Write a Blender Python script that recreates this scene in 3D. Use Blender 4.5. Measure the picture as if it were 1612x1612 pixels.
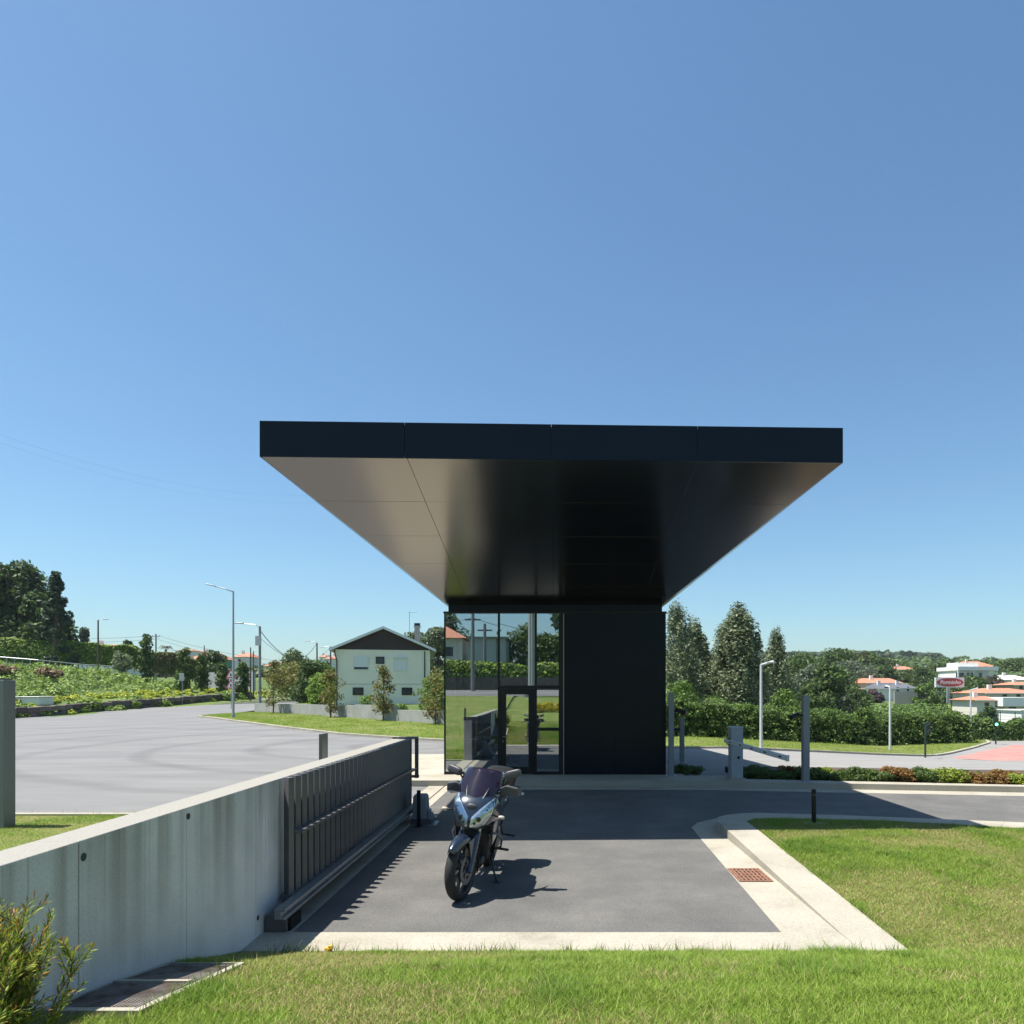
import bpy, bmesh, math, random
import numpy as np
from mathutils import Vector, Matrix, Euler
from mathutils.bvhtree import BVHTree

for o in list(bpy.data.objects):
    bpy.data.objects.remove(o, do_unlink=True)
scene = bpy.context.scene
COL = scene.collection
R = math.radians
random.seed(7)
rng = np.random.default_rng(7)

# ------------------------------------------------------------------ camera, sky, sun, exposure
F = 1142.0            # focal length in photo pixels (1612 wide)
EYE = 2.2             # camera height above the drive
PX, PY = 875.0, 1090.0
cd = bpy.data.cameras.new('camera')
cam = bpy.data.objects.new('camera', cd)
COL.objects.link(cam)
cam.location = (0, 0, EYE)
cam.rotation_euler = (R(90), 0, 0)
cd.sensor_fit = 'HORIZONTAL'
cd.sensor_width = 36.0
cd.lens = 36.0 * F / 1612.0
cd.shift_x = -(PX - 806) / 1612.0
cd.shift_y = (PY - 806) / 1612.0
cd.clip_start = 0.05
cd.clip_end = 6000
scene.camera = cam

SUN = Vector((-0.39, -0.02, 1.0)).normalized()
elev = math.asin(SUN.z)
az = math.atan2(SUN.x, SUN.y)          # clockwise from +Y
world = bpy.data.worlds.new('World')
scene.world = world
world.use_nodes = True
wn = world.node_tree
wn.nodes.clear()
wo = wn.nodes.new('ShaderNodeOutputWorld')
bg = wn.nodes.new('ShaderNodeBackground')
sky = wn.nodes.new('ShaderNodeTexSky')
sky.sky_type = 'NISHITA'
sky.sun_disc = False
sky.sun_elevation = elev
sky.sun_rotation = az % (2 * math.pi)
sky.altitude = 0
sky.air_density = 1.1
sky.dust_density = 0.9
sky.ozone_density = 5.0
bg.inputs['Strength'].default_value = 0.078
tint = wn.nodes.new('ShaderNodeMix')          # white balance of the sky, the same everywhere
tint.data_type = 'RGBA'
tint.blend_type = 'MULTIPLY'
tint.inputs['Factor'].default_value = 1.0
tint.inputs['B'].default_value = (0.84, 1.0, 1.0, 1)
wn.links.new(sky.outputs[0], tint.inputs['A'])
wn.links.new(tint.outputs['Result'], bg.inputs['Color'])
wn.links.new(bg.outputs[0], wo.inputs['Surface'])

sl = bpy.data.lights.new('sun', 'SUN')
sl.energy = 4.8
sl.angle = R(0.53)
sl.color = (1.0, 0.955, 0.88)
so = bpy.data.objects.new('sun', sl)
COL.objects.link(so)
so.rotation_euler = (-SUN).to_track_quat('-Z', 'Y').to_euler()
so.location = (-8, 0, 30)

scene.view_settings.view_transform = 'Standard'
scene.view_settings.look = 'None'
scene.view_settings.exposure = 1.0
scene.view_settings.gamma = 1.0
scene.view_settings.use_curve_mapping = False
scene.render.engine = 'CYCLES'

# ------------------------------------------------------------------ helpers
def px(x, y, d):
    """photo pixel at depth d -> world point"""
    return Vector(((x - PX) * d / F, d, EYE - (y - PY) * d / F))

def gp(x, y, z=0.0):
    """photo pixel on the level z"""
    d = F * (EYE - z) / (y - PY)
    return Vector(((x - PX) * d / F, d, z))

def sm(a, b, t):
    t = np.clip((np.asarray(t, float) - a) / (b - a), 0, 1)
    return t * t * (3 - 2 * t)

MATS = {}
def mat(name, col, rough=0.6, metal=0.0, var=0.0, vscale=3.0, bump=0.0, bscale=60.0, ior=1.5, spec=None, col2=None, stretch=None, detail=6):
    if name in MATS:
        return MATS[name]
    m = bpy.data.materials.new(name)
    m.use_nodes = True
    nt = m.node_tree
    p = nt.nodes['Principled BSDF']
    p.inputs['Base Color'].default_value = (*col, 1)
    p.inputs['Roughness'].default_value = rough
    p.inputs['Metallic'].default_value = metal
    p.inputs['IOR'].default_value = ior
    if spec is not None:
        p.inputs['Specular IOR Level'].default_value = spec
    tc = nt.nodes.new('ShaderNodeTexCoord')
    mp = nt.nodes.new('ShaderNodeMapping')
    nt.links.new(tc.outputs['Object'], mp.inputs['Vector'])
    if stretch:
        mp.inputs['Scale'].default_value = stretch
    if var > 0:
        n = nt.nodes.new('ShaderNodeTexNoise')
        n.inputs['Scale'].default_value = vscale
        n.inputs['Detail'].default_value = detail
        n.inputs['Roughness'].default_value = 0.6
        nt.links.new(mp.outputs[0], n.inputs['Vector'])
        r = nt.nodes.new('ShaderNodeValToRGB')
        c2 = col2 if col2 else tuple(c * (1 + var) for c in col)
        c1 = tuple(c * (1 - var) for c in col)
        r.color_ramp.elements[0].position = 0.32
        r.color_ramp.elements[1].position = 0.68
        r.color_ramp.elements[0].color = (*c1, 1)
        r.color_ramp.elements[1].color = (*c2, 1)
        nt.links.new(n.outputs['Fac'], r.inputs['Fac'])
        nt.links.new(r.outputs[0], p.inputs['Base Color'])
    if bump > 0:
        n2 = nt.nodes.new('ShaderNodeTexNoise')
        n2.inputs['Scale'].default_value = bscale
        n2.inputs['Detail'].default_value = 4
        nt.links.new(mp.outputs[0], n2.inputs['Vector'])
        b = nt.nodes.new('ShaderNodeBump')
        b.inputs['Strength'].default_value = bump
        b.inputs['Distance'].default_value = 0.01
        nt.links.new(n2.outputs['Fac'], b.inputs['Height'])
        nt.links.new(b.outputs[0], p.inputs['Normal'])
    MATS[name] = m
    return m

def leafmat(name, trans=0.3, rough=0.55):
    if name in MATS:
        return MATS[name]
    m = bpy.data.materials.new(name)
    m.use_nodes = True
    nt = m.node_tree
    nt.nodes.clear()
    out = nt.nodes.new('ShaderNodeOutputMaterial')
    at = nt.nodes.new('ShaderNodeAttribute')
    at.attribute_name = 'Col'
    p = nt.nodes.new('ShaderNodeBsdfPrincipled')
    p.inputs['Roughness'].default_value = rough
    p.inputs['Specular IOR Level'].default_value = 0.15 if name == 'blade' else 0.3
    t = nt.nodes.new('ShaderNodeBsdfTranslucent')
    mx = nt.nodes.new('ShaderNodeMixShader')
    mx.inputs[0].default_value = trans
    nt.links.new(at.outputs['Color'], p.inputs['Base Color'])
    nt.links.new(at.outputs['Color'], t.inputs['Color'])
    nt.links.new(p.outputs[0], mx.inputs[1])
    nt.links.new(t.outputs[0], mx.inputs[2])
    nt.links.new(mx.outputs[0], out.inputs['Surface'])
    MATS[name] = m
    return m

ORG = {}
def tag(o, label=None, cat=None, group=None, kind=None):
    if label: o['label'] = label
    if cat: o['category'] = cat
    if group: o['group'] = group
    if kind: o['kind'] = kind
    return o

def empty(name, loc, label=None, cat=None, group=None):
    o = bpy.data.objects.new(name, None)
    o.empty_display_size = 0.2
    COL.objects.link(o)
    o.location = loc
    ORG[o] = Vector(loc)
    return tag(o, label, cat, group)

def link_mesh(name, me, material, parent=None, loc=None):
    if material is not None:
        me.materials.append(material)
    o = bpy.data.objects.new(name, me)
    COL.objects.link(o)
    if parent is not None:
        o.parent = parent
        ORG[o] = ORG[parent]
    elif loc is not None:
        o.location = loc
        ORG[o] = Vector(loc)
    else:
        ORG[o] = Vector((0, 0, 0))
    return o

class MB:
    """collects shapes (world or local coordinates) for ONE mesh object"""
    def __init__(self):
        self.v = []
        self.f = []
    def add(self, vs, fs):
        k = len(self.v)
        self.v += [Vector(p) for p in vs]
        self.f += [tuple(i + k for i in f) for f in fs]
        return self
    def quad(self, a, b, c, d):
        return self.add([a, b, c, d], [(0, 1, 2, 3)])
    def box(self, x0, x1, y0, y1, z0, z1):
        vs = [(x0, y0, z0), (x1, y0, z0), (x1, y1, z0), (x0, y1, z0), (x0, y0, z1), (x1, y0, z1), (x1, y1, z1), (x0, y1, z1)]
        return self.add(vs, [(0, 3, 2, 1), (4, 5, 6, 7), (0, 1, 5, 4), (1, 2, 6, 5), (2, 3, 7, 6), (3, 0, 4, 7)])
    def rbox(self, c, s, bev=0.01, rot=None, seg=2):
        bm = bmesh.new()
        bmesh.ops.create_cube(bm, size=1)
        bmesh.ops.scale(bm, vec=s, verts=bm.verts)
        bmesh.ops.bevel(bm, geom=bm.edges[:] + bm.verts[:], offset=bev, segments=seg, affect='EDGES', profile=0.5)
        M = Matrix.Translation(Vector(c)) @ (Euler(rot).to_matrix().to_4x4() if rot else Matrix())
        vs = [M @ v.co for v in bm.verts]
        bm.verts.index_update()
        fs = [tuple(v.index for v in f.verts) for f in bm.faces]
        bm.free()
        return self.add(vs, fs)
    def cyl(self, p0, p1, r0, r1=None, n=12, cap=True):
        p0, p1 = Vector(p0), Vector(p1)
        r1 = r0 if r1 is None else r1
        ax = (p1 - p0).normalized()
        u = ax.orthogonal().normalized()
        w = ax.cross(u)
        vs = []
        for i in range(n):
            a = 2 * math.pi * i / n
            d = u * math.cos(a) + w * math.sin(a)
            vs.append(p0 + d * r0)
        for i in range(n):
            a = 2 * math.pi * i / n
            d = u * math.cos(a) + w * math.sin(a)
            vs.append(p1 + d * r1)
        fs = [(i, (i + 1) % n, n + (i + 1) % n, n + i) for i in range(n)]
        if cap:
            fs += [tuple(range(n - 1, -1, -1)), tuple(range(n, 2 * n))]
        return self.add(vs, fs)
    def tube(self, pts, r, n=8):
        pts = [Vector(p) for p in pts]
        rr = r if isinstance(r, (list, tuple)) else [r] * len(pts)
        vs, fs = [], []
        u = None
        for i, p in enumerate(pts):
            t = (pts[min(i + 1, len(pts) - 1)] - pts[max(i - 1, 0)]).normalized()
            if u is None:
                u = t.orthogonal().normalized()
            u = (u - t * u.dot(t)).normalized()
            w = t.cross(u)
            for k in range(n):
                a = 2 * math.pi * k / n
                vs.append(p + (u * math.cos(a) + w * math.sin(a)) * rr[i])
        for i in range(len(pts) - 1):
            for k in range(n):
                a, b = i * n + k, i * n + (k + 1) % n
                fs.append((a, b, b + n, a + n))
        fs += [tuple(range(n - 1, -1, -1)), tuple(range((len(pts) - 1) * n, len(pts) * n))]
        return self.add(vs, fs)
    def prism(self, poly, z0, z1):
        n = len(poly)
        vs = [(p[0], p[1], z0) for p in poly] + [(p[0], p[1], z1) for p in poly]
        fs = [tuple(range(n - 1, -1, -1)), tuple(range(n, 2 * n))]
        fs += [(i, (i + 1) % n, n + (i + 1) % n, n + i) for i in range(n)]
        return self.add(vs, fs)
    def extr(self, poly, vec):
        """poly of 3-d points extruded by vec"""
        n = len(poly)
        vec = Vector(vec)
        vs = [Vector(p) for p in poly] + [Vector(p) + vec for p in poly]
        fs = [tuple(range(n - 1, -1, -1)), tuple(range(n, 2 * n))]
        fs += [(i, (i + 1) % n, n + (i + 1) % n, n + i) for i in range(n)]
        return self.add(vs, fs)
    def lathe_x(self, prof, n=32, c=(0, 0, 0), closed=True):
        """prof: (x, r) pairs revolved about the x axis through c"""
        vs, fs = [], []
        m = len(prof)
        for i in range(n):
            a = 2 * math.pi * i / n
            for x, r in prof:
                vs.append((c[0] + x, c[1] + r * math.cos(a), c[2] + r * math.sin(a)))
        for i in range(n):
            j = (i + 1) % n
            for k in range(m if closed else m - 1):
                l = (k + 1) % m
                fs.append((i * m + k, i * m + l, j * m + l, j * m + k))
        return self.add(vs, fs)
    def sell(self, c, rad, e=0.6, rot=None, nu=20, nv=12):
        """superellipsoid: e=1 ellipsoid, e->0 box"""
        def sp(t, e):
            return math.copysign(abs(t) ** e, t)
        M = Matrix.Translation(Vector(c)) @ (Euler(rot).to_matrix().to_4x4() if rot else Matrix())
        vs, fs = [], []
        for j in range(1, nv):
            ph = -math.pi / 2 + math.pi * j / nv
            for i in range(nu):
                th = 2 * math.pi * i / nu
                vs.append(M @ Vector((rad[0] * sp(math.cos(ph), e) * sp(math.cos(th), e),
                                      rad[1] * sp(math.cos(ph), e) * sp(math.sin(th), e),
                                      rad[2] * sp(math.sin(ph), e))))
        vs.append(M @ Vector((0, 0, -rad[2])))
        vs.append(M @ Vector((0, 0, rad[2])))
        b, t = len(vs) - 2, len(vs) - 1
        for j in range(nv - 2):
            for i in range(nu):
                a, d = j * nu + i, j * nu + (i + 1) % nu
                fs.append((a, d, d + nu, a + nu))
        for i in range(nu):
            fs.append((b, (i + 1) % nu, i))
            fs.append((t, (nv - 2) * nu + i, (nv - 2) * nu + (i + 1) % nu))
        return self.add(vs, fs)
    def xform(self, M):
        self.v = [M @ p for p in self.v]
        return self
    def build(self, name, material, parent=None, loc=None, smooth=False, local=False, bevel=0.0):
        if parent is not None:
            off = Vector((0, 0, 0)) if local else ORG[parent]
        else:
            if loc is None:
                xs = [p.x for p in self.v]; ys = [p.y for p in self.v]; zs = [p.z for p in self.v]
                loc = ((min(xs) + max(xs)) / 2, (min(ys) + max(ys)) / 2, min(zs))
            off = Vector((0, 0, 0)) if local else Vector(loc)
        me = bpy.data.meshes.new(name)
        me.from_pydata([p - off for p in self.v], [], self.f)
        me.validate()
        bm = bmesh.new()
        bm.from_mesh(me)
        bmesh.ops.recalc_face_normals(bm, faces=bm.faces)
        bm.to_mesh(me)
        bm.free()
        if smooth:
            me.polygons.foreach_set('use_smooth', [True] * len(me.polygons))
            if smooth == 'auto':
                me.set_sharp_from_angle(angle=R(35))
        o = link_mesh(name, me, material, parent, None if parent is not None else loc)
        if bevel:
            b = o.modifiers.new('bevel', 'BEVEL')
            b.width = bevel
            b.segments = 2
            b.limit_method = 'ANGLE'
        return o

def copy_tree(o, parent=None):
    c = o.copy()
    COL.objects.link(c)
    c.parent = parent
    for ch in list(o.children):
        copy_tree(ch, c)
    return c

def place(o, loc, rz=0.0, s=1.0, label=None):
    o.location = loc
    o.rotation_euler.z = rz
    o.scale = (s, s, s) if not isinstance(s, tuple) else s
    if label:
        o['label'] = label
    return o

def np_mesh(name, V, faces_n, nper, cols=None, material=None, parent=None, loc=(0, 0, 0)):
    """V (N*nper,3): every consecutive nper vertices are one face"""
    me = bpy.data.meshes.new(name)
    nv = len(V)
    me.vertices.add(nv)
    me.vertices.foreach_set('co', np.asarray(V, np.float32).ravel())
    me.loops.add(nv)
    me.loops.foreach_set('vertex_index', np.arange(nv, dtype=np.int32))
    me.polygons.add(faces_n)
    me.polygons.foreach_set('loop_start', np.arange(0, nv, nper, dtype=np.int32))
    me.polygons.foreach_set('loop_total', np.full(faces_n, nper, dtype=np.int32))
    me.update()
    if cols is not None:
        a = me.color_attributes.new('Col', 'FLOAT_COLOR', 'POINT')
        c4 = np.ones((nv, 4), np.float32)
        c4[:, :3] = np.repeat(cols, nper, axis=0)
        a.data.foreach_set('color', c4.ravel())
    return link_mesh(name, me, material, parent, None if parent is not None else loc)

def leaf_quads(C, size, N, aspect, rg):
    """rhombic leaves at C with normals N"""
    n = len(C)
    N = N / (np.linalg.norm(N, axis=1, keepdims=True) + 1e-9)
    T = rg.normal(size=(n, 3))
    T -= N * np.sum(T * N, axis=1, keepdims=True)
    T /= np.linalg.norm(T, axis=1, keepdims=True) + 1e-9
    B = np.cross(N, T)
    s = np.asarray(size).reshape(-1, 1)
    V = np.empty((n, 4, 3))
    V[:, 0] = C - T * s
    V[:, 1] = C + B * s * aspect
    V[:, 2] = C + T * s
    V[:, 3] = C - B * s * aspect
    return V.reshape(-1, 3)

def mixcol(n, cols, rg, jit=0.18):
    """random mix of the given colours with brightness jitter"""
    cols = np.asarray(cols, float)
    w = rg.random((n, 1))
    i = rg.integers(0, len(cols), n)
    j = rg.integers(0, len(cols), n)
    c = cols[i] * w + cols[j] * (1 - w)
    return np.clip(c * 1.3 * (1 + rg.normal(size=(n, 1)) * jit), 0.002, 1)

def prof_r(prof, t):
    return np.interp(t, [p[0] for p in prof], [p[1] for p in prof])

def crown(h0, h1, prof, nclump, cr, nleaf, rg, flat=0.8, tw=None):
    """leaf centres and normals: clumps spread through an envelope of revolution"""
    t = rg.random(nclump) if tw is None else rg.beta(*tw, nclump)
    r = prof_r(prof, t)
    rr = r * np.sqrt(rg.uniform(0.05, 1.0, nclump)) * rg.uniform(0.75, 1.22, nclump)
    a = rg.uniform(0, 2 * np.pi, nclump)
    z = h0 + t * (h1 - h0)
    cc = np.stack([rr * np.cos(a), rr * np.sin(a), z], 1)
    cs = cr * rg.uniform(0.55, 1.35, nclump)
    per = rg.choice(nclump, nleaf, p=(cs ** 2) / np.sum(cs ** 2))
    d = rg.normal(size=(nleaf, 3))
    d /= np.linalg.norm(d, axis=1, keepdims=True)
    d[:, 2] *= flat
    rad = cs[per] * rg.uniform(0.45, 1.0, nleaf) ** 0.5
    C = cc[per] + d * rad[:, None]
    N = d + rg.normal(size=(nleaf, 3)) * 0.7 + np.array([0, 0, 0.35])
    return C, N, cc

def make_tree(name, label, cat, loc, H, trunk_r, prof, cols, nleaf, leaf, nclump, cr, h0=0.25, group=None, seed=1, limbs=7, bark=(0.11, 0.085, 0.065), flat=0.8, aspect=0.5, lean=0.0, tw=None, trans=0.3):
    rg = np.random.default_rng(seed)
    root = empty(name, loc, label, cat, group)
    C, N, cc = crown(h0 * H, H * 0.97, prof, nclump, cr, nleaf, rg, flat, tw)
    V = leaf_quads(C, leaf * rg.uniform(0.4, 1.6, nleaf), N, aspect * rg.uniform(0.6, 1.3), rg)
    np_mesh('crown', V, nleaf, 4, mixcol(nleaf, cols, rg), leafmat('leaf', trans), root)
    m = MB()
    top = 0.9 * H
    pts = [Vector((lean * (k / 6) ** 2 + rg.normal() * 0.02 * H * 0.2, rg.normal() * 0.02 * H * 0.2, -0.1 + (top + 0.1) * k / 6)) for k in range(7)]
    pts[0] = Vector((0, 0, -0.15))
    m.tube(pts, [trunk_r * (1 - 0.85 * k / 6) + 0.004 for k in range(7)], 8)
    for i in range(limbs):
        c = Vector(cc[rg.integers(0, nclump)])
        k = max(0.5, min(5.5, (c.z * 0.75) / top * 6))
        b = pts[int(k)]
        mid = (b + c) / 2 + Vector((0, 0, -0.03 * H))
        m.tube([b, mid, c], [trunk_r * 0.4, trunk_r * 0.25, trunk_r * 0.08], 5)
    m.build('trunk', mat('bark_%g' % round(bark[0], 3), bark, 0.9, var=0.3, vscale=8, bump=0.4, bscale=25), root, local=True)
    return root

def vnoise(x, y, scale, seed=0):
    """value noise 0..1"""
    rg = np.random.default_rng(seed)
    g = rg.random((64, 64))
    u, v = np.asarray(x) / scale, np.asarray(y) / scale
    i, j = np.floor(u).astype(int), np.floor(v).astype(int)
    fu, fv = u - i, v - j
    fu, fv = fu * fu * (3 - 2 * fu), fv * fv * (3 - 2 * fv)
    a = g[i % 64, j % 64]; b = g[(i + 1) % 64, j % 64]; c = g[i % 64, (j + 1) % 64]; d = g[(i + 1) % 64, (j + 1) % 64]
    return (a * (1 - fu) + b * fu) * (1 - fv) + (c * (1 - fu) + d * fu) * fv

# ------------------------------------------------------------------ the lie of the land
FRONT_Y = [-400, -60, -30, -16, -12, -6, 0, 3.0, 4.06, 4.82, 5.77, 6.13, 6.6]
FRONT_Z = [16.0, 5.5, 3.2, 2.05, 1.85, 1.25, 0.78, 0.62, 0.51, 0.37, 0.10, 0.0, 0.0]
RY = [19, 26, 35, 60, 80, 110, 130, 160, 185, 215, 300, 500, 700, 900, 1300, 3000]
RZ = [0, -0.2, -0.48, -0.64, -2.2, -2.8, -2.2, -0.4, 1.2, 4.2, 12.5, 23, 33, 37, 30, 20]
LY = [22, 35, 47, 60, 90, 130, 180, 300, 500, 800, 1300, 3000]
LZ = [0, 0.26, 0.52, 0.72, 1.75, 3.2, 5.0, 9.0, 19, 28, 25, 20]
def ground(x, y):
    x = np.asarray(x, float); y = np.asarray(y, float)
    front = np.interp(y, FRONT_Y, FRONT_Z)
    zr = np.interp(y, RY, RZ) - np.clip(0.07 * (x - 8), 0, 1.0) * sm(20, 40, y) * (1 - sm(90, 150, y))
    zl = np.interp(y, LY, LZ) - 0.03 * np.clip(-x - 22, 0, 40) * sm(30, 60, y) * (1 - sm(100, 200, y))
    r = sm(-4, 6, x)
    z = zl * (1 - r) + zr * r
    # bank above the stone wall on the far left
    wx = np.interp(y, [30, 57, 91, 130], [-62, -43, -37.5, -42])
    back = np.clip(wx - x, 0, 80)
    bank = (np.clip(back * 0.17, 0, 1.2) + 3.3 * sm(6, 26, back)) * sm(38, 60, y) * (1 - 0.75 * sm(85, 125, y))
    z = z + bank * (1 - sm(160, 260, y))
    # raised lawn inside the kerb on the right of the drive
    ye = np.interp(x, [3, 3.6, 5.31, 7.1, 14, 40], [11.9, 12.1, 11.85, 11.2, 9.2, 2.0])
    kt = 0.125 * np.clip((y - 6.2) / 4.6, 0, 1)
    rise = np.interp(y, [4.82, 5.5, 6.5, 8.0, 10.8], [0.37, 0.22, 0.145, 0.125, 0.125])
    front = front + (rise - kt - front) * sm(3.05, 4.3, x) * (y > 4.82) * (y < 10.8)
    kerb = kt * sm(2.9, 3.05, x) * (1 - sm(0, 0.15, y - ye))
    return z + front + kerb

def gz(x, y):
    return float(ground(x, y))

def gpx(x, d):
    """point on the ground at photo column x and depth d"""
    X = (x - PX) * d / F
    return Vector((X, d, gz(X, d)))

def drape(name, poly, material, off=0.0, step=2.0, zf=None, thick=0.0):
    """flat polygon cut into a grid and laid on the land"""
    bm = bmesh.new()
    vs = [bm.verts.new((p[0], p[1], 0)) for p in poly]
    bm.faces.new(vs)
    xs = [p[0] for p in poly]; ys = [p[1] for p in poly]
    for k in range(1, int((max(xs) - min(xs)) / step) + 1):
        g = bm.verts[:] + bm.edges[:] + bm.faces[:]
        bmesh.ops.bisect_plane(bm, geom=g, plane_co=(min(xs) + k * step, 0, 0), plane_no=(1, 0, 0))
    for k in range(1, int((max(ys) - min(ys)) / step) + 1):
        g = bm.verts[:] + bm.edges[:] + bm.faces[:]
        bmesh.ops.bisect_plane(bm, geom=g, plane_co=(0, min(ys) + k * step, 0), plane_no=(0, 1, 0))
    for v in bm.verts:
        v.co.z = (gz(v.co.x, v.co.y) if zf is None else zf(v.co.x, v.co.y)) + off
    bmesh.ops.recalc_face_normals(bm, faces=bm.faces)
    for f in bm.faces:
        if f.normal.z < 0:
            f.normal_flip()
    if thick:
        r = bmesh.ops.extrude_face_region(bm, geom=bm.faces[:])
        for v in [g for g in r['geom'] if isinstance(g, bmesh.types.BMVert)]:
            v.co.z -= thick
        bmesh.ops.recalc_face_normals(bm, faces=bm.faces)
    me = bpy.data.meshes.new(name)
    bm.to_mesh(me)
    bm.free()
    o = link_mesh(name, me, material)
    o['kind'] = 'structure'
    return o

# ------------------------------------------------------------------ ground surfaces
def inpoly(x, y, poly):
    c = np.zeros(len(x), bool)
    n = len(poly)
    for i in range(n):
        x0, y0 = poly[i][:2]
        x1, y1 = poly[(i + 1) % n][:2]
        k = (y0 > y) != (y1 > y)
        c ^= k & (x < (x1 - x0) * (y - y0) / (y1 - y0 + 1e-12) + x0)
    return c

def surf_mat(name, stops, scale=2.0, fine=90.0, fine_amt=0.25, rough=0.85, bump=0.3, bscale=150.0, stretch=None, cracks=None):
    """mottled outdoor surface: big blotches times fine grain"""
    m = bpy.data.materials.new(name)
    m.use_nodes = True
    nt = m.node_tree
    p = nt.nodes['Principled BSDF']
    p.inputs['Roughness'].default_value = rough
    p.inputs['Specular IOR Level'].default_value = 0.25
    tc = nt.nodes.new('ShaderNodeTexCoord')
    mp = nt.nodes.new('ShaderNodeMapping')
    nt.links.new(tc.outputs['Object'], mp.inputs['Vector'])
    if stretch:
        mp.inputs['Scale'].default_value = stretch
    n1 = nt.nodes.new('ShaderNodeTexNoise')
    n1.inputs['Scale'].default_value = scale
    n1.inputs['Detail'].default_value = 9
    n1.inputs['Roughness'].default_value = 0.62
    nt.links.new(mp.outputs[0], n1.inputs['Vector'])
    r1 = nt.nodes.new('ShaderNodeValToRGB')
    while len(r1.color_ramp.elements) < len(stops):
        r1.color_ramp.elements.new(0.5)
    for e, (t, c) in zip(r1.color_ramp.elements, stops):
        e.position = t
        e.color = (*c, 1)
    nt.links.new(n1.outputs['Fac'], r1.inputs['Fac'])
    n2 = nt.nodes.new('ShaderNodeTexNoise')
    n2.inputs['Scale'].default_value = fine
    n2.inputs['Detail'].default_value = 5
    nt.links.new(tc.outputs['Object'], n2.inputs['Vector'])
    r2 = nt.nodes.new('ShaderNodeMapRange')
    r2.inputs['From Min'].default_value = 0.3
    r2.inputs['From Max'].default_value = 0.7
    r2.inputs['To Min'].default_value = 1 - fine_amt
    r2.inputs['To Max'].default_value = 1 + fine_amt
    nt.links.new(n2.outputs['Fac'], r2.inputs['Value'])
    mul = nt.nodes.new('ShaderNodeVectorMath')
    mul.operation = 'SCALE'
    nt.links.new(r1.outputs[0], mul.inputs[0])
    nt.links.new(r2.outputs[0], mul.inputs['Scale'])
    if cracks:
        # faint tyre arcs worn into the surface
        wv = nt.nodes.new('ShaderNodeTexWave'); wv.wave_type = 'RINGS'; wv.rings_direction = 'Z'
        wv.inputs['Scale'].default_value = cracks; wv.inputs['Distortion'].default_value = 3.5; wv.inputs['Detail'].default_value = 3; wv.inputs['Detail Scale'].default_value = 0.6
        m2 = nt.nodes.new('ShaderNodeMapping'); m2.inputs['Location'].default_value = (6, -28, 0)
        nt.links.new(tc.outputs['Object'], m2.inputs['Vector']); nt.links.new(m2.outputs[0], wv.inputs['Vector'])
        r3 = nt.nodes.new('ShaderNodeMapRange'); r3.inputs['From Min'].default_value = 0.86; r3.inputs['From Max'].default_value = 1.0; r3.inputs['To Min'].default_value = 1.0; r3.inputs['To Max'].default_value = 0.84
        nt.links.new(wv.outputs['Fac'], r3.inputs['Value'])
        mu2 = nt.nodes.new('ShaderNodeVectorMath'); mu2.operation = 'SCALE'
        nt.links.new(mul.outputs[0], mu2.inputs[0]); nt.links.new(r3.outputs[0], mu2.inputs['Scale'])
        mul = mu2
    nt.links.new(mul.outputs[0], p.inputs['Base Color'])
    n3 = nt.nodes.new('ShaderNodeTexNoise')
    n3.inputs['Scale'].default_value = bscale
    n3.inputs['Detail'].default_value = 4
    nt.links.new(tc.outputs['Object'], n3.inputs['Vector'])
    b = nt.nodes.new('ShaderNodeBump')
    b.inputs['Strength'].default_value = bump
    b.inputs['Distance'].default_value = 0.006
    nt.links.new(n3.outputs['Fac'], b.inputs['Height'])
    nt.links.new(b.outputs[0], p.inputs['Normal'])
    MATS[name] = m
    return m

M_ASPH = surf_mat('asphalt', [(0.25, (0.085, 0.083, 0.080)), (0.5, (0.112, 0.109, 0.103)), (0.72, (0.145, 0.138, 0.128))], 1.1, 130, 0.38, 0.85, 0.5, 170)
M_YARD = surf_mat('worn_asphalt', [(0.3, (0.140, 0.139, 0.139)), (0.5, (0.170, 0.168, 0.166)), (0.7, (0.198, 0.195, 0.190))], 0.35, 60, 0.14, 0.85, 0.2, 120, stretch=(0.5, 2.2, 1), cracks=0.09)
M_CONC = surf_mat('pale_concrete', [(0.22, (0.22, 0.195, 0.15)), (0.42, (0.315, 0.29, 0.235)), (0.75, (0.37, 0.345, 0.285))], 1.3, 55, 0.16, 0.85, 0.35, 120)
M_ROADR = surf_mat('concrete_road', [(0.3, (0.19, 0.185, 0.177)), (0.7, (0.255, 0.247, 0.235))], 0.5, 40, 0.08, 0.85, 0.15, 80, stretch=(0.4, 2.5, 1))
M_RED = surf_mat('red_paving', [(0.3, (0.30, 0.15, 0.13)), (0.7, (0.40, 0.21, 0.18))], 0.8, 30, 0.2)
M_LAWN = surf_mat('lawn_soil', [(0.3, (0.085, 0.13, 0.022)), (0.5, (0.13, 0.17, 0.035)), (0.75, (0.24, 0.20, 0.09))], 1.3, 80, 0.4, 0.95, 0.8, 90)
M_TERR = surf_mat('meadow', [(0.3, (0.050, 0.085, 0.022)), (0.5, (0.085, 0.125, 0.030)), (0.62, (0.11, 0.15, 0.035)), (0.8, (0.19, 0.17, 0.08))], 0.035, 1.2, 0.35, 0.95, 0.3, 3)
M_SOIL = surf_mat('bed_soil', [(0.3, (0.05, 0.035, 0.025)), (0.7, (0.11, 0.08, 0.055))], 6, 60, 0.3)

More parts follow.
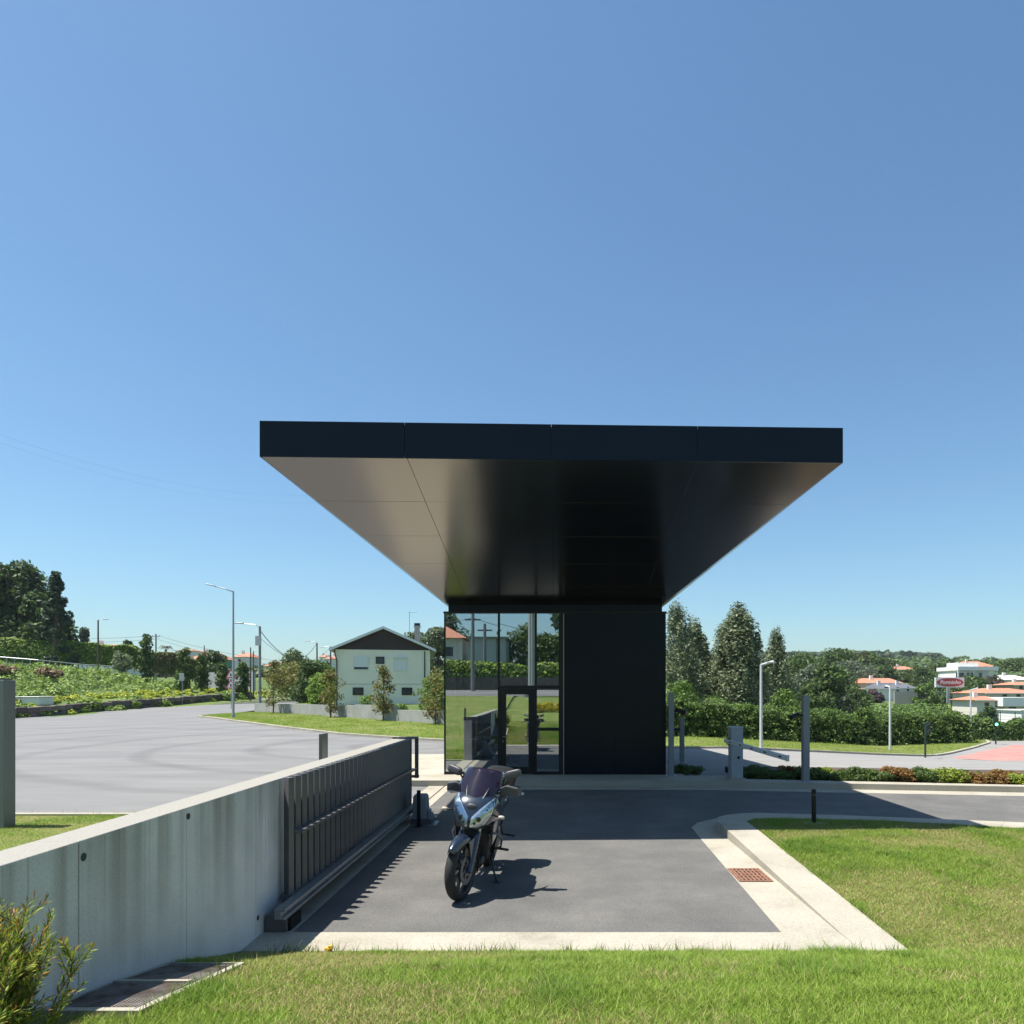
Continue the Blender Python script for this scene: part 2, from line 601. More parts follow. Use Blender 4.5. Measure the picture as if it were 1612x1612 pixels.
# terrain sheet, graded grid out to the horizon
def graded(a, b, lim, near, n):
    t = np.linspace(-1, 1, n)
    return np.sign(t) * (near * np.abs(t) + (lim - near) * np.abs(t) ** 3.2)
gx = graded(0, 0, 1500, 110, 190)
gyy = np.concatenate([-np.linspace(0, 1, 26)[::-1][:-1] ** 2 * 300, np.linspace(0, 1, 190) ** 2.3 * 2600])
XX, YY = np.meshgrid(gx, gyy)
ZZ = ground(XX, YY) - 0.10 * (1 - sm(58, 75, YY)) + (vnoise(XX, YY, 60, 3) - 0.5) * 6 * sm(250, 600, YY)
nyy, nxx = XX.shape
tm = bpy.data.meshes.new('terrain')
V = np.stack([XX, YY, ZZ], 2).reshape(-1, 3)
idx = np.arange(nyy * nxx).reshape(nyy, nxx)
q = np.stack([idx[:-1, :-1], idx[:-1, 1:], idx[1:, 1:], idx[1:, :-1]], 2).reshape(-1, 4)
tm.from_pydata(V.tolist(), [], q.tolist())
tm.polygons.foreach_set('use_smooth', [True] * len(tm.polygons))
terrain = link_mesh('terrain', tm, M_TERR)
terrain['kind'] = 'structure'

LAWN_F = [(-2.67, -14), (45, -14), (45, 0.2), (14, 9.0), (7.1, 11.0), (5.31, 11.67), (3.6, 11.9), (3.25, 11.85), (3.05, 11.6), (3.03, 10.8), (3.0, 6.13), (-2.67, 6.13)]
LAWN_L = [(-60, -14), (-2.90, -14), (-2.90, 13.2), (-60, 13.2)]
drape('front_lawn', LAWN_F, M_LAWN, -0.025, 0.5)
drape('left_lawn', LAWN_L, M_LAWN, 0.0, 1.5)
FK = [(-4.6, 30), (-7.2, 31.5), (-10.1, 33.6), (-15.1, 38.8), (-20, 44.2), (-24.0, 48.9), (-25.0, 50.6), (-25.0, 52.4)]       # kerb of the lawn beyond the yard
YARD = [(-60, 13.2), (-2.90, 13.2), (-2.90, 16.95), (-5.2, 17.0), (-5.2, 24.3), (-3.2, 24.3), (-3.2, 30)] + FK + [(-26.5, 75), (-30.5, 91), (-38, 130), (-43.2, 130), (-38.2, 91), (-43.6, 57), (-62, 30)]
drape('yard_road', YARD, M_YARD, 0.0, 2.0)
LAWN_Y = FK + [(-24.3, 56), (-21.2, 54.6), (-6.4, 40.2), (-1, 36), (3, 34), (-3, 30)]
drape('yard_lawn', LAWN_Y, M_LAWN, 0.06, 2.0)
RK = [(-3.2, 31), (0, 33.2), (5, 34.0), (8, 34.5), (13.8, 37), (17, 38.5), (20.9, 41), (24, 44), (28, 48.6), (32.5, 54.2), (34, 57)]
ROADR = [(3.2, 17.9), (4.76, 17.5), (4.78, 20.5), (6, 20.5), (16, 18.9), (45, 14.9), (70, 20), (70, 60)] + RK[::-1] + [(-3.2, 28), (3.2, 28)]
drape('service_road', ROADR, M_ROADR, 0.0, 2.0)
LAWN_R = RK + [(33.5, 59), (6.5, 46), (-2, 43), (-3, 36)]
drape('service_lawn', LAWN_R, M_LAWN, 0.06, 2.0)
drape('red_paving', [(21.9, 40.7), (25.2, 44), (29.2, 48.4), (33, 52.4), (38, 50), (33, 43.5), (27, 39.5), (24, 39.2)], M_RED, 0.006, 2.0)
drape('upper_road', [(-60, -20), (60, -20), (60, -14), (-60, -14)], M_YARD, 0.005, 3.0)

def strip(path, w):
    """polygon w metres to the right of a path (going along it)"""
    L, Rr = [], []
    for i, p in enumerate(path):
        a = Vector(path[max(i - 1, 0)]); b = Vector(path[min(i + 1, len(path) - 1)])
        t = (b - a).normalized()
        n = Vector((t.y, -t.x))
        L.append(tuple(p))
        Rr.append((p[0] + n.x * w, p[1] + n.y * w))
    return L + Rr[::-1]
def add_kerb(path, w, off):
    return drape('kerb', strip(path, w), M_CONC, off, 1.5, thick=0.3)
add_kerb(FK, 0.22, 0.10)
add_kerb(RK, -0.25, 0.10)
drape('kerb', strip([(-60, 13.1), (-2.92, 13.1)], 0.16), M_CONC, 0.03, 1.5, thick=0.2)

# the drive with its concrete margins
DRIVE = [(-2.42, 6.61), (2.08, 6.61), (2.18, 10.83), (2.22, 11.8), (2.39, 12.2), (2.8, 12.62), (3.49, 12.43), (4.79, 12.18), (6.28, 11.8), (7.42, 11.5), (18, 8.5), (18, 14.0), (10.2, 15.3), (3.3, 16.35), (-2.42, 16.42)]
Z = lambda c: (lambda x, y: c)
drape('driveway', DRIVE, M_ASPH, 0, 1.0, zf=Z(0.004))
drape('gutter', [(2.06, 6.61), (2.62, 6.61), (2.62, 11.6), (2.9, 12.25), (3.2, 12.42), (2.8, 12.64), (2.38, 12.21), (2.21, 11.8), (2.17, 10.83)], M_CONC, 0, 1.0, zf=Z(0.008), thick=0.1)
kz = lambda x, y: 0.010 + 0.13 * min(1.0, max(0.0, (y - 6.2) / 4.6))
drape('kerb', [(2.60, 6.13), (2.58, 6.6), (2.57, 10.8), (2.58, 11.6), (2.68, 12.0), (2.87, 12.2), (3.15, 12.38), (3.49, 12.42), (4.79, 12.18), (6.28, 11.8), (7.42, 11.5), (18, 8.5), (18, 7.9), (14, 9.0), (7.1, 11.0), (5.31, 11.67), (3.6, 11.9), (3.25, 11.85), (3.05, 11.6), (3.03, 10.8), (3.0, 6.15)], M_CONC, 0, 0.5, zf=kz, thick=0.25)
drape('concrete_band', [(-2.67, 6.13), (2.605, 6.13), (2.605, 6.62), (-2.67, 6.62)], M_CONC, 0, 1.0, zf=Z(0.012), thick=0.15)
drape('gate_channel', [(-2.66, 6.62), (-2.41, 6.62), (-2.41, 12.7), (-2.66, 12.7)], M_CONC, 0, 1.0, zf=Z(0.010), thick=0.1)
for x0, x1 in ((-2.97, -2.615), (-2.585, -2.41)):
    drape('gate_channel', [(x0, 12.7), (x1, 12.7), (x1, 16.97), (x0, 16.97)], M_CONC, 0, 1.0, zf=Z(0.010), thick=0.1)
mb = MB().box(-2.615, -2.585, 12.7, 16.97, -0.06, -0.03)
tag(mb.build('gate_channel_slot', mat('slot_dark', (0.03, 0.03, 0.03), 0.8)), kind='structure')
drape('gutter', [(-2.42, 16.40), (3.3, 16.34), (10.2, 15.28), (18, 13.95), (18, 14.6), (10.2, 15.87), (3.3, 16.91), (-2.42, 17.01)], M_CONC, 0, 1.5, zf=Z(0.009), thick=0.1)
drape('pavement', [(-5.2, 17), (3.3, 16.9), (10.2, 15.86), (18, 14.55), (18, 14.9), (10.2, 16.2), (4.4, 17.3), (4.1, 17.95), (3.2, 18.0), (3.2, 28), (-3.2, 28), (-3.2, 24.3), (-5.2, 24.3)], M_CONC, 0, 1.5, zf=Z(0.14), thick=0.35)
drape('planting_bed', [(4.78, 17.23), (10.2, 16.2), (18, 14.9), (45, 10), (45, 15), (16, 19.0), (6, 20.6), (4.8, 20.6)], M_SOIL, 0, 2.0, zf=Z(0.10), thick=0.4)

# ------------------------------------------------------------------ grass
def blades(name, polys, boxes, label, seed, hh=(0.012, 0.038), w=0.0026, cols=None, zoff=0.0, clip=None):
    rg = np.random.default_rng(seed)
    PX_, PY_, S = [], [], []
    for (x0, x1, y0, y1, n, sc) in boxes:
        x = rg.uniform(x0, x1, n); y = rg.uniform(y0, y1, n)
        k = np.zeros(n, bool)
        for p in polys:
            k |= inpoly(x, y, p)
        if clip is not None:
            k &= ~clip(x, y)
        # tufts: pull points together a little
        PX_.append(x[k]); PY_.append(y[k]); S.append(np.full(k.sum(), sc))
    x = np.concatenate(PX_); y = np.concatenate(PY_); s = np.concatenate(S)
    n = len(x)
    z = ground(x, y) + zoff
    n1 = vnoise(x + 40, y + 40, 0.55, seed + 1); n2 = vnoise(x + 40, y + 40, 0.13, seed + 2); n3 = vnoise(x + 40, y + 40, 1.7, seed + 3)
    dry = np.clip((0.42 * n1 + 0.2 * n2 + 0.38 * n3 - 0.42) * 4.5, 0, 1)
    lush = np.clip((vnoise(x + 40, y + 40, 0.4, seed + 4) * 0.7 + n2 * 0.3 - 0.58) * 6, 0, 1) * (1 - dry)
    h = rg.uniform(hh[0], hh[1], n) * s * (1.15 - 0.55 * dry + 0.75 * lush) * (0.7 + 0.6 * n2)
    h = np.where(rg.random(n) < 0.006, h * 2.4, h)
    a = rg.uniform(0, 2 * np.pi, n)
    lean = rg.normal(size=(n, 2)) * 0.85
    ww = w * s * rg.uniform(0.6, 1.5, n)
    V = np.empty((n, 3, 3))
    V[:, 0] = np.stack([x - np.cos(a) * ww, y - np.sin(a) * ww, z - 0.004], 1)
    V[:, 1] = np.stack([x + np.cos(a) * ww, y + np.sin(a) * ww, z - 0.004], 1)
    V[:, 2] = np.stack([x + lean[:, 0] * h, y + lean[:, 1] * h, z + h], 1)
    g = np.array([0.165, 0.262, 0.036]); g2 = np.array([0.275, 0.365, 0.066]); d = np.array([0.43, 0.36, 0.17])
    if cols is not None:
        g, g2, d = [np.array(c) for c in cols]
    u = rg.random((n, 1))
    c = g * u + g2 * (1 - u)
    c = c * (1 - 0.30 * lush[:, None] * np.array([1.0, 0.62, 0.9]))
    isd = (rg.random(n) < 0.05 + 0.55 * dry)[:, None]
    c = np.where(isd, d * rg.uniform(0.7, 1.15, (n, 1)), c)
    o = np_mesh(name, V.reshape(-1, 3), n, 3, c, leafmat('blade', 0.3, 0.6))
    tag(o, label, 'grass', kind='stuff')
    return o
grate_clip = lambda x, y: (x > -2.7) & (x < -2.1) & (y > 3.68) & (y < 5.02)
blades('grass', [LAWN_F], [(-2.67, 2.0, 3.2, 6.13, 260000, 1.0), (2.0, 5.5, 3.2, 7.0, 180000, 1.0), (3.0, 8.2, 7.0, 12.0, 260000, 1.15), (5.5, 9.5, 4.0, 7.0, 80000, 1.15), (8.2, 14, 6.0, 10.0, 60000, 1.3), (-2.67, 8, 0.3, 3.2, 60000, 1.2)],
       'short mown grass, partly dry, on the lawn around the drive', 11, clip=grate_clip)
blades('grass', [LAWN_L], [(-13, -2.9, 8.5, 13.1, 130000, 1.25), (-13, -2.9, 3, 8.5, 20000, 1.4)], 'bright green mown grass behind the long concrete wall', 12)
blades('grass', [LAWN_Y], [(-26, 3, 29.5, 57, 260000, 2.2)], 'mown grass strip below the low concrete wall and young trees', 13, zoff=0.06, cols=((0.16, 0.26, 0.026), (0.27, 0.36, 0.042), (0.38, 0.36, 0.14)))
blades('grass', [LAWN_R], [(-3, 34, 33, 60, 240000, 2.2)], 'mown grass strip in front of the conifer hedge', 14, zoff=0.06, cols=((0.16, 0.24, 0.034), (0.27, 0.34, 0.06), (0.38, 0.35, 0.15)))
# taller weeds along the concrete band and stray stalks
def stalks(name, pts, label, h=(0.08, 0.16)):
    V = []; C = []
    rg = np.random.default_rng(5)
    for (x, y, n, r) in pts:
        for k in range(n):
            a = rg.uniform(0, 6.28); rr = r * rg.random() ** 0.5
            X, Y = x + rr * math.cos(a), y + rr * math.sin(a)
            z = gz(X, Y); hh = rg.uniform(*h); w = 0.004
            b = rg.uniform(0, 6.28); le = rg.normal(size=2) * 0.4 * hh
            V += [(X - w * math.cos(b), Y - w * math.sin(b), z - 0.01), (X + w * math.cos(b), Y + w * math.sin(b), z - 0.01), (X + le[0], Y + le[1], z + hh)]
            C.append((0.11, 0.20, 0.025) if rg.random() < 0.8 else (0.3, 0.27, 0.1))
    o = np_mesh(name, np.array(V), len(C), 3, np.array(C), leafmat('blade'))
    tag(o, label, 'grass', kind='stuff')
stalks('grass', [(random.uniform(-2.5, 2.9), 6.11 - abs(random.gauss(0, 0.02)), random.randint(3, 14), 0.06) for _ in range(60)] + [(-2.08, random.uniform(3.4, 5.0), 8, 0.06) for _ in range(14)] + [(random.uniform(-12, -5), 13.12, 6, 0.08) for _ in range(30)],
       'taller unmown grass along the edge of the pale concrete band', (0.05, 0.12))

# ------------------------------------------------------------------ gatehouse
def glass_mat(name, tint=(0.55, 0.68, 0.72), refl=0.5, rough=0.0):
    m = bpy.data.materials.new(name)
    m.use_nodes = True
    nt = m.node_tree
    nt.nodes.clear()
    out = nt.nodes.new('ShaderNodeOutputMaterial')
    g = nt.nodes.new('ShaderNodeBsdfGlossy')
    g.inputs['Roughness'].default_value = rough
    g.inputs['Color'].default_value = (0.86, 0.93, 0.95, 1)
    t = nt.nodes.new('ShaderNodeBsdfTransparent')
    t.inputs['Color'].default_value = (*tint, 1)
    lw = nt.nodes.new('ShaderNodeFresnel')
    lw.inputs['IOR'].default_value = 1.5
    mr = nt.nodes.new('ShaderNodeMapRange')
    mr.inputs['To Min'].default_value = refl
    mr.inputs['To Max'].default_value = 1.0
    nt.links.new(lw.outputs[0], mr.inputs['Value'])
    mx = nt.nodes.new('ShaderNodeMixShader')
    nt.links.new(mr.outputs[0], mx.inputs[0])
    nt.links.new(t.outputs[0], mx.inputs[1])
    nt.links.new(g.outputs[0], mx.inputs[2])
    nt.links.new(mx.outputs[0], out.inputs['Surface'])
    MATS[name] = m
    return m
M_GLASS = glass_mat('coated_glass')
M_BLACK = mat('black_panel_paint', (0.003, 0.007, 0.015), 0.28, ior=1.30, bump=0.02, bscale=3, var=0.15, vscale=1.5)
M_SOFF = mat('black_soffit_metal', (0.004, 0.005, 0.006), 0.19, ior=2.8, bump=0.008, bscale=2.0, var=0.12, vscale=1.2)
M_FRAME = mat('black_frame', (0.007, 0.008, 0.010), 0.4, ior=1.4)
M_DARK = mat('joint_dark', (0.006, 0.006, 0.007), 0.8)
M_TRIM = mat('steel_trim', (0.32, 0.32, 0.31), 0.35, metal=0.7)

BX0, BX1, BY0, BY1, BZ0, BZ1 = -2.80, 2.76, 18.2, 27.3, 0.14, 4.22
gh = empty('gatehouse', (0, 20, 0.14), 'black gatehouse with mirrored glass corner under a huge flaring black canopy', 'building')
# roof edge line and neck
MB().box(BX0 - 0.02, BX1 + 0.02, BY0 - 0.02, BY1 + 0.02, BZ1 - 0.035, BZ1 + 0.01).build('roof_lip', M_FRAME, gh)
MB().box(-2.71, 2.68, BY0 + 0.10, BY1 - 0.10, BZ1 + 0.005, 4.46).build('neck', M_BLACK, gh)
# black panels of the front right half
x_mid = px(888, 1100, BY0).x
xj = px(966, 1100, BY0).x
for a, b in ((x_mid, xj - 0.0012), (xj + 0.0012, BX1)):
    MB().box(a, b, BY0, BY0 + 0.12, BZ0, BZ1 - 0.04).build('wall_panel', M_BLACK, gh, bevel=0.001)
MB().box(xj - 0.005, xj + 0.005, BY0 + 0.02, BY0 + 0.1, BZ0, BZ1 - 0.04).build('panel_joint', M_DARK, gh)
MB().box(x_mid - 0.022, x_mid - 0.004, BY0 - 0.012, BY0 + 0.1, BZ0, BZ1 - 0.04).build('metal_edge', M_TRIM, gh)
for k in range(4):     # right side and rear panels
    a, b = BY0 + 0.124 + k * 2.24, BY0 + 0.124 + (k + 1) * 2.24 - 0.008
    MB().box(BX1 - 0.12, BX1 - 0.003, a, b, BZ0, BZ1 - 0.04).build('wall_panel', M_BLACK, gh)
for k in range(3):
    a = BX0 + 0.003 + k * (BX1 - BX0 - 0.13) / 3
    MB().box(a, a + (BX1 - BX0 - 0.13) / 3 - 0.008, BY1 - 0.12, BY1, BZ0, BZ1 - 0.04).build('wall_panel', M_BLACK, gh)
# glazing: columns at photo x
def fx(x): return px(x, 1100, BY0).x
def fz(y): return EYE - (y - PY) * BY0 / F
ZT, ZM, ZL = fz(1081), fz(1082), fz(1148)
fr = MB()
for x0, x1 in ((699, 701.3), (783.6, 787.0), (841.6, 845.2), (879.5, 887.2)):
    fr.box(fx(x0), fx(x1), BY0 - 0.004, BY0 + 0.10, BZ0, BZ1 - 0.04)
fr.box(fx(701.3), fx(783.6), BY0 + 0.001, BY0 + 0.09, BZ0, BZ0 + 0.07)
fr.box(fx(787), fx(841.6), BY0 + 0.001, BY0 + 0.09, ZT - 0.05, ZT + 0.03)
fr.box(fx(845.2), fx(879.5), BY0 + 0.001, BY0 + 0.09, ZT - 0.05, ZT + 0.03)
fr.box(fx(845.2), fx(879.5), BY0 + 0.001, BY0 + 0.09, ZL - 0.04, ZL + 0.04)
fr.box(fx(845.2), fx(879.5), BY0 + 0.001, BY0 + 0.09, BZ0, BZ0 + 0.08)
fr.build('window_frame', M_FRAME, gh)
def pane(x0, x1, z0, z1, tilt=0.0):
    a, b = fx(x0), fx(x1)
    m = MB()
    m.add([(a, BY0 + 0.03, z0), (b, BY0 + 0.03 + tilt, z0), (b, BY0 + 0.03 + tilt, z1), (a, BY0 + 0.03, z1)], [(0, 1, 2, 3)])
    return m.build('glass_pane', M_GLASS, gh)
pane(701.3, 783.6, BZ0 + 0.07, BZ1 - 0.04, 0.006)
pane(787, 841.6, ZT + 0.03, BZ1 - 0.04, -0.004)
pane(845.2, 879.5, ZT + 0.03, BZ1 - 0.04, 0.003)
pane(845.2, 879.5, ZL + 0.04, ZT - 0.05, 0.002)
pane(845.2, 879.5, BZ0 + 0.08, ZL - 0.04, 0.0)
# left side glazing
for k in range(4):
    a = BY0 + 0.10 + k * 2.26
    MB().add([(BX0 + 0.03, a, BZ0 + 0.07), (BX0 + 0.03, a + 2.2, BZ0 + 0.07), (BX0 + 0.03, a + 2.2, BZ1 - 0.04), (BX0 + 0.03, a, BZ1 - 0.04)], [(0, 1, 2, 3)]).build('glass_pane', M_GLASS, gh)
    MB().box(BX0 + 0.001, BX0 + 0.09, a + 2.2, a + 2.26, BZ0, BZ1 - 0.04).build('mullion', M_FRAME, gh)
MB().box(BX0 + 0.002, BX0 + 0.088, BY0 + 0.1, BY1 - 0.13, BZ0, BZ0 + 0.069).build('window_sill', M_FRAME, gh)
# door leaf
d0, d1 = fx(787.3), fx(841.3)
dm = MB()
dz1 = ZT - 0.055
dm.box(d0, d0 + 0.15, BY0 + 0.012, BY0 + 0.075, BZ0 + 0.02, dz1).box(d1 - 0.15, d1, BY0 + 0.012, BY0 + 0.075, BZ0 + 0.02, dz1)
dm.box(d0 + 0.15, d1 - 0.15, BY0 + 0.012, BY0 + 0.075, dz1 - 0.14, dz1).box(d0 + 0.15, d1 - 0.15, BY0 + 0.012, BY0 + 0.075, BZ0 + 0.02, BZ0 + 0.20)
door = dm.build('door', M_FRAME, gh)
MB().add([(d0 + 0.15, BY0 + 0.04, BZ0 + 0.2), (d1 - 0.15, BY0 + 0.04, BZ0 + 0.2), (d1 - 0.15, BY0 + 0.04, dz1 - 0.14), (d0 + 0.15, BY0 + 0.04, dz1 - 0.14)], [(0, 1, 2, 3)]).build('door_glass', M_GLASS, door)
MB().tube([(d0 + 0.07, BY0 + 0.012, BZ0 + 0.95), (d0 + 0.07, BY0 - 0.03, BZ0 + 0.95), (d0 + 0.18, BY0 - 0.03, BZ0 + 0.95)], 0.012, 8).build('door_handle', M_TRIM, door)
MB().cyl((d0 + 0.07, BY0 - 0.004, BZ0 + 0.83), (d0 + 0.07, BY0 + 0.013, BZ0 + 0.83), 0.018).build('door_lock', M_TRIM, door)
# inside: floor, ceiling, partition
MB().box(BX0 + 0.1, BX1 - 0.13, BY0 + 0.12, BY1 - 0.13, BZ0 + 0.0, BZ0 + 0.02).build('room_floor', mat('grey_vinyl', (0.22, 0.22, 0.22), 0.4), gh)
MB().box(BX0 + 0.1, BX1 - 0.13, BY0 + 0.12, BY1 - 0.13, BZ1 - 0.12, BZ1 - 0.05).build('room_ceiling', mat('off_white', (0.6, 0.6, 0.58), 0.8), gh)
MB().box(BX0 + 0.1, BX1 - 0.13, BY0 + 3.6, BY0 + 3.7, BZ0 + 0.02, BZ1 - 0.12).build('room_partition', mat('grey_wall', (0.30, 0.32, 0.33), 0.8), gh)
MB().box(x_mid + 0.02, x_mid + 0.10, BY0 + 0.13, BY0 + 3.6, BZ0 + 0.02, BZ1 - 0.12).build('room_partition', mat('grey_wall', (0.3, 0.32, 0.33), 0.8), gh)

# canopy: inverted hopper, flat rim band, soffit facets clad in panels
RZ0, RZ1 = 5.654, 6.155
RYB = 35.0
FL, FR = Vector((-4.324, 10.59, RZ0)), Vector((4.304, 10.88, RZ0))
BL, BR = Vector((-4.32, RYB, RZ0)), Vector((4.30, RYB, RZ0))
NL, NR = Vector((-2.71, BY0 + 0.10, 4.41)), Vector((2.68, BY0 + 0.10, 4.41))
NBL, NBR = Vector((-2.71, BY1 - 0.10, 4.41)), Vector((2.68, BY1 - 0.10, 4.41))
core = MB()
e = Vector((0, 0, 0.05))
ins = 0.03
def inn(p, s=ins):
    c = Vector((0, 23, p.z))
    d = (c - p); d.z = 0
    return p + Vector((math.copysign(s, d.x), math.copysign(s, d.y), 0))
vsn = [inn(FL) + e, inn(FR) + e, inn(BR) + e, inn(BL) + e, NL + e, NR + e, NBR + e, NBL + e]
tops = [Vector((p.x, p.y, RZ1 - 0.02)) for p in vsn[:4]]
core.add(vsn + tops, [(0, 1, 5, 4), (1, 2, 6, 5), (2, 3, 7, 6), (3, 0, 4, 7), (4, 5, 6, 7), (0, 1, 9, 8), (1, 2, 10, 9), (2, 3, 11, 10), (3, 0, 8, 11), (8, 9, 10, 11)])
canopy = core.build('canopy', M_DARK, gh)
def cladding(name, pts, th, material, up):
    """thin panel: quad pts thickened along up, edges chamfered by bevel"""
    m = MB()
    u = Vector(up) * th
    m.extr(pts, u)
    return m.build(name, material, canopy, bevel=0.0012)
def lerp(a, b, t): return a + (b - a) * t
g = 0.003
prs = random.Random(3)
def facet(Ao, Bo, Ai, Bi, rows, splits, material, wob=0.0025):
    """Ao-Bo outer edge, Ai-Bi inner edge; splits given along x or y as absolute coordinates"""
    ax = 0 if abs(Bo.x - Ao.x) > abs(Bo.y - Ao.y) else 1
    nrm = (Bo - Ao).cross(Ai - Ao).normalized()
    if nrm.z > 0: nrm = -nrm
    L = (Ai - Ao).length
    for r in range(rows):
        t0, t1 = r / rows + g / L * (r > 0), (r + 1) / rows - g / L
        l0, r0, l1, r1 = lerp(Ao, Ai, t0), lerp(Bo, Bi, t0), lerp(Ao, Ai, t1), lerp(Bo, Bi, t1)
        for k in range(len(splits) + 1):
            def at(p, q, s, sgn):
                f = (s + sgn * g - p[ax]) / (q[ax] - p[ax])
                return f
            def pt(p, q, left):
                s = (splits[k - 1] if left else splits[k]) if (k > 0 if left else k < len(splits)) else None
                if s is None:
                    return p if left else q
                sg = math.copysign(1, q[ax] - p[ax]) * (1 if left else -1)
                f = at(p, q, s, sg)
                if f < -0.001 or f > 1.001: return None
                return lerp(p, q, f)
            ps = [pt(l0, r0, True), pt(l0, r0, False), pt(l1, r1, False), pt(l1, r1, True)]
            if any(p is None for p in ps):
                # triangle-ish end panels: clamp to the hip
                ps = [p for p in ps if p is not None]
                if len(ps) < 3: continue
            w = [p + nrm * prs.uniform(0, wob) for p in ps]
            cladding('soffit_panel', w, 0.02, material, -nrm)
cs = [-2.19, -0.05, 2.12]
facet(FL, FR, NL, NR, 5, cs, M_SOFF)
facet(BL, BR, NBL, NBR, 5, cs, M_SOFF)
ys = [18.4 + k * 1.8 for k in range(6)]
facet(FL, BL, NL, NBL, 1, ys, M_SOFF)
facet(FR, BR, NR, NBR, 1, ys, M_SOFF)
def fascia(p, q, splits, out):
    ax = 0 if abs(q.x - p.x) > abs(q.y - p.y) else 1
    cuts = [p[ax]] + splits + [q[ax]]
    for i in range(len(cuts) - 1):
        a = lerp(p, q, (cuts[i] - p[ax]) / (q[ax] - p[ax])); b = lerp(p, q, (cuts[i + 1] - p[ax]) / (q[ax] - p[ax]))
        dd = (q - p).normalized() * g
        if i > 0: a = a + dd
        if i < len(cuts) - 2: b = b - dd
        o = Vector(out) * prs.uniform(0, 0.003)
        up = Vector((0, 0, RZ1 - RZ0 + 0.012))
        dn = Vector((0, 0, -0.012))
        cladding('fascia_panel', [a + o + dn, b + o + dn, b + o + up, a + o + up], 0.022, M_BLACK, -Vector(out))
fs_ = [px(637, 700, 10.66).x, px(868, 700, 10.73).x, px(1098.5, 700, 10.8).x]
fascia(FL, FR, fs_, (0, -1, 0))
fascia(BL, BR, cs, (0, 1, 0))
yk = [13 + 2.4 * k for k in range(9)]
fascia(FL, BL, yk, (-1, 0, 0))
fascia(FR, BR, yk, (1, 0, 0))
MB().box(-4.28, 4.26, 10.95, RYB - 0.06, RZ1 - 0.02, RZ1 + 0.004).build('roof_membrane', mat('grey_membrane', (0.25, 0.25, 0.25), 0.8), canopy)

# guard room furniture seen through the glass
wd = mat('desk_laminate', (0.33, 0.32, 0.30), 0.5)
ds = empty('desk', (-1.55, 19.7, BZ0 + 0.02), 'grey office desk standing behind the left glass pane', 'desk')
MB().box(-2.55, -0.95, 19.35, 20.05, 0.86, 0.90).build('desk_top', wd, ds)
for xx in (-2.52, -1.01):
    MB().box(xx, xx + 0.04, 19.4, 20.0, BZ0 + 0.02, 0.86).build('leg', M_FRAME, ds)
mo = empty('monitor', (-2.0, 19.7, 0.90), 'black computer screen on the office desk', 'monitor')
MB().box(-2.27, -1.73, 19.7, 19.73, 1.02, 1.36).build('screen', M_FRAME, mo)
MB().box(-2.12, -1.88, 19.64, 19.8, 0.90, 0.915).cyl((-2, 19.74, 0.915), (-2, 19.74, 1.1), 0.02).build('stand', M_FRAME, mo)
oc = empty('office_chair', (-1.35, 20.6, BZ0 + 0.02), 'black office chair behind the desk in the glass room', 'chair')
blk = mat('black_fabric', (0.015, 0.015, 0.016), 0.8)
MB().rbox((-1.35, 20.6, 0.65), (0.5, 0.48, 0.09), 0.03).build('seat', blk, oc, smooth=True)
MB().rbox((-1.35, 20.85, 1.05), (0.46, 0.08, 0.62), 0.035).build('backrest', blk, oc, smooth=True)
sb = MB().cyl((-1.35, 20.6, 0.2), (-1.35, 20.6, 0.62), 0.025)
for k in range(5):
    a = k * 1.2566
    sb.cyl((-1.35, 20.6, 0.24), (-1.35 + 0.28 * math.cos(a), 20.6 + 0.28 * math.sin(a), 0.2), 0.018)
sb.build('base', M_FRAME, oc)

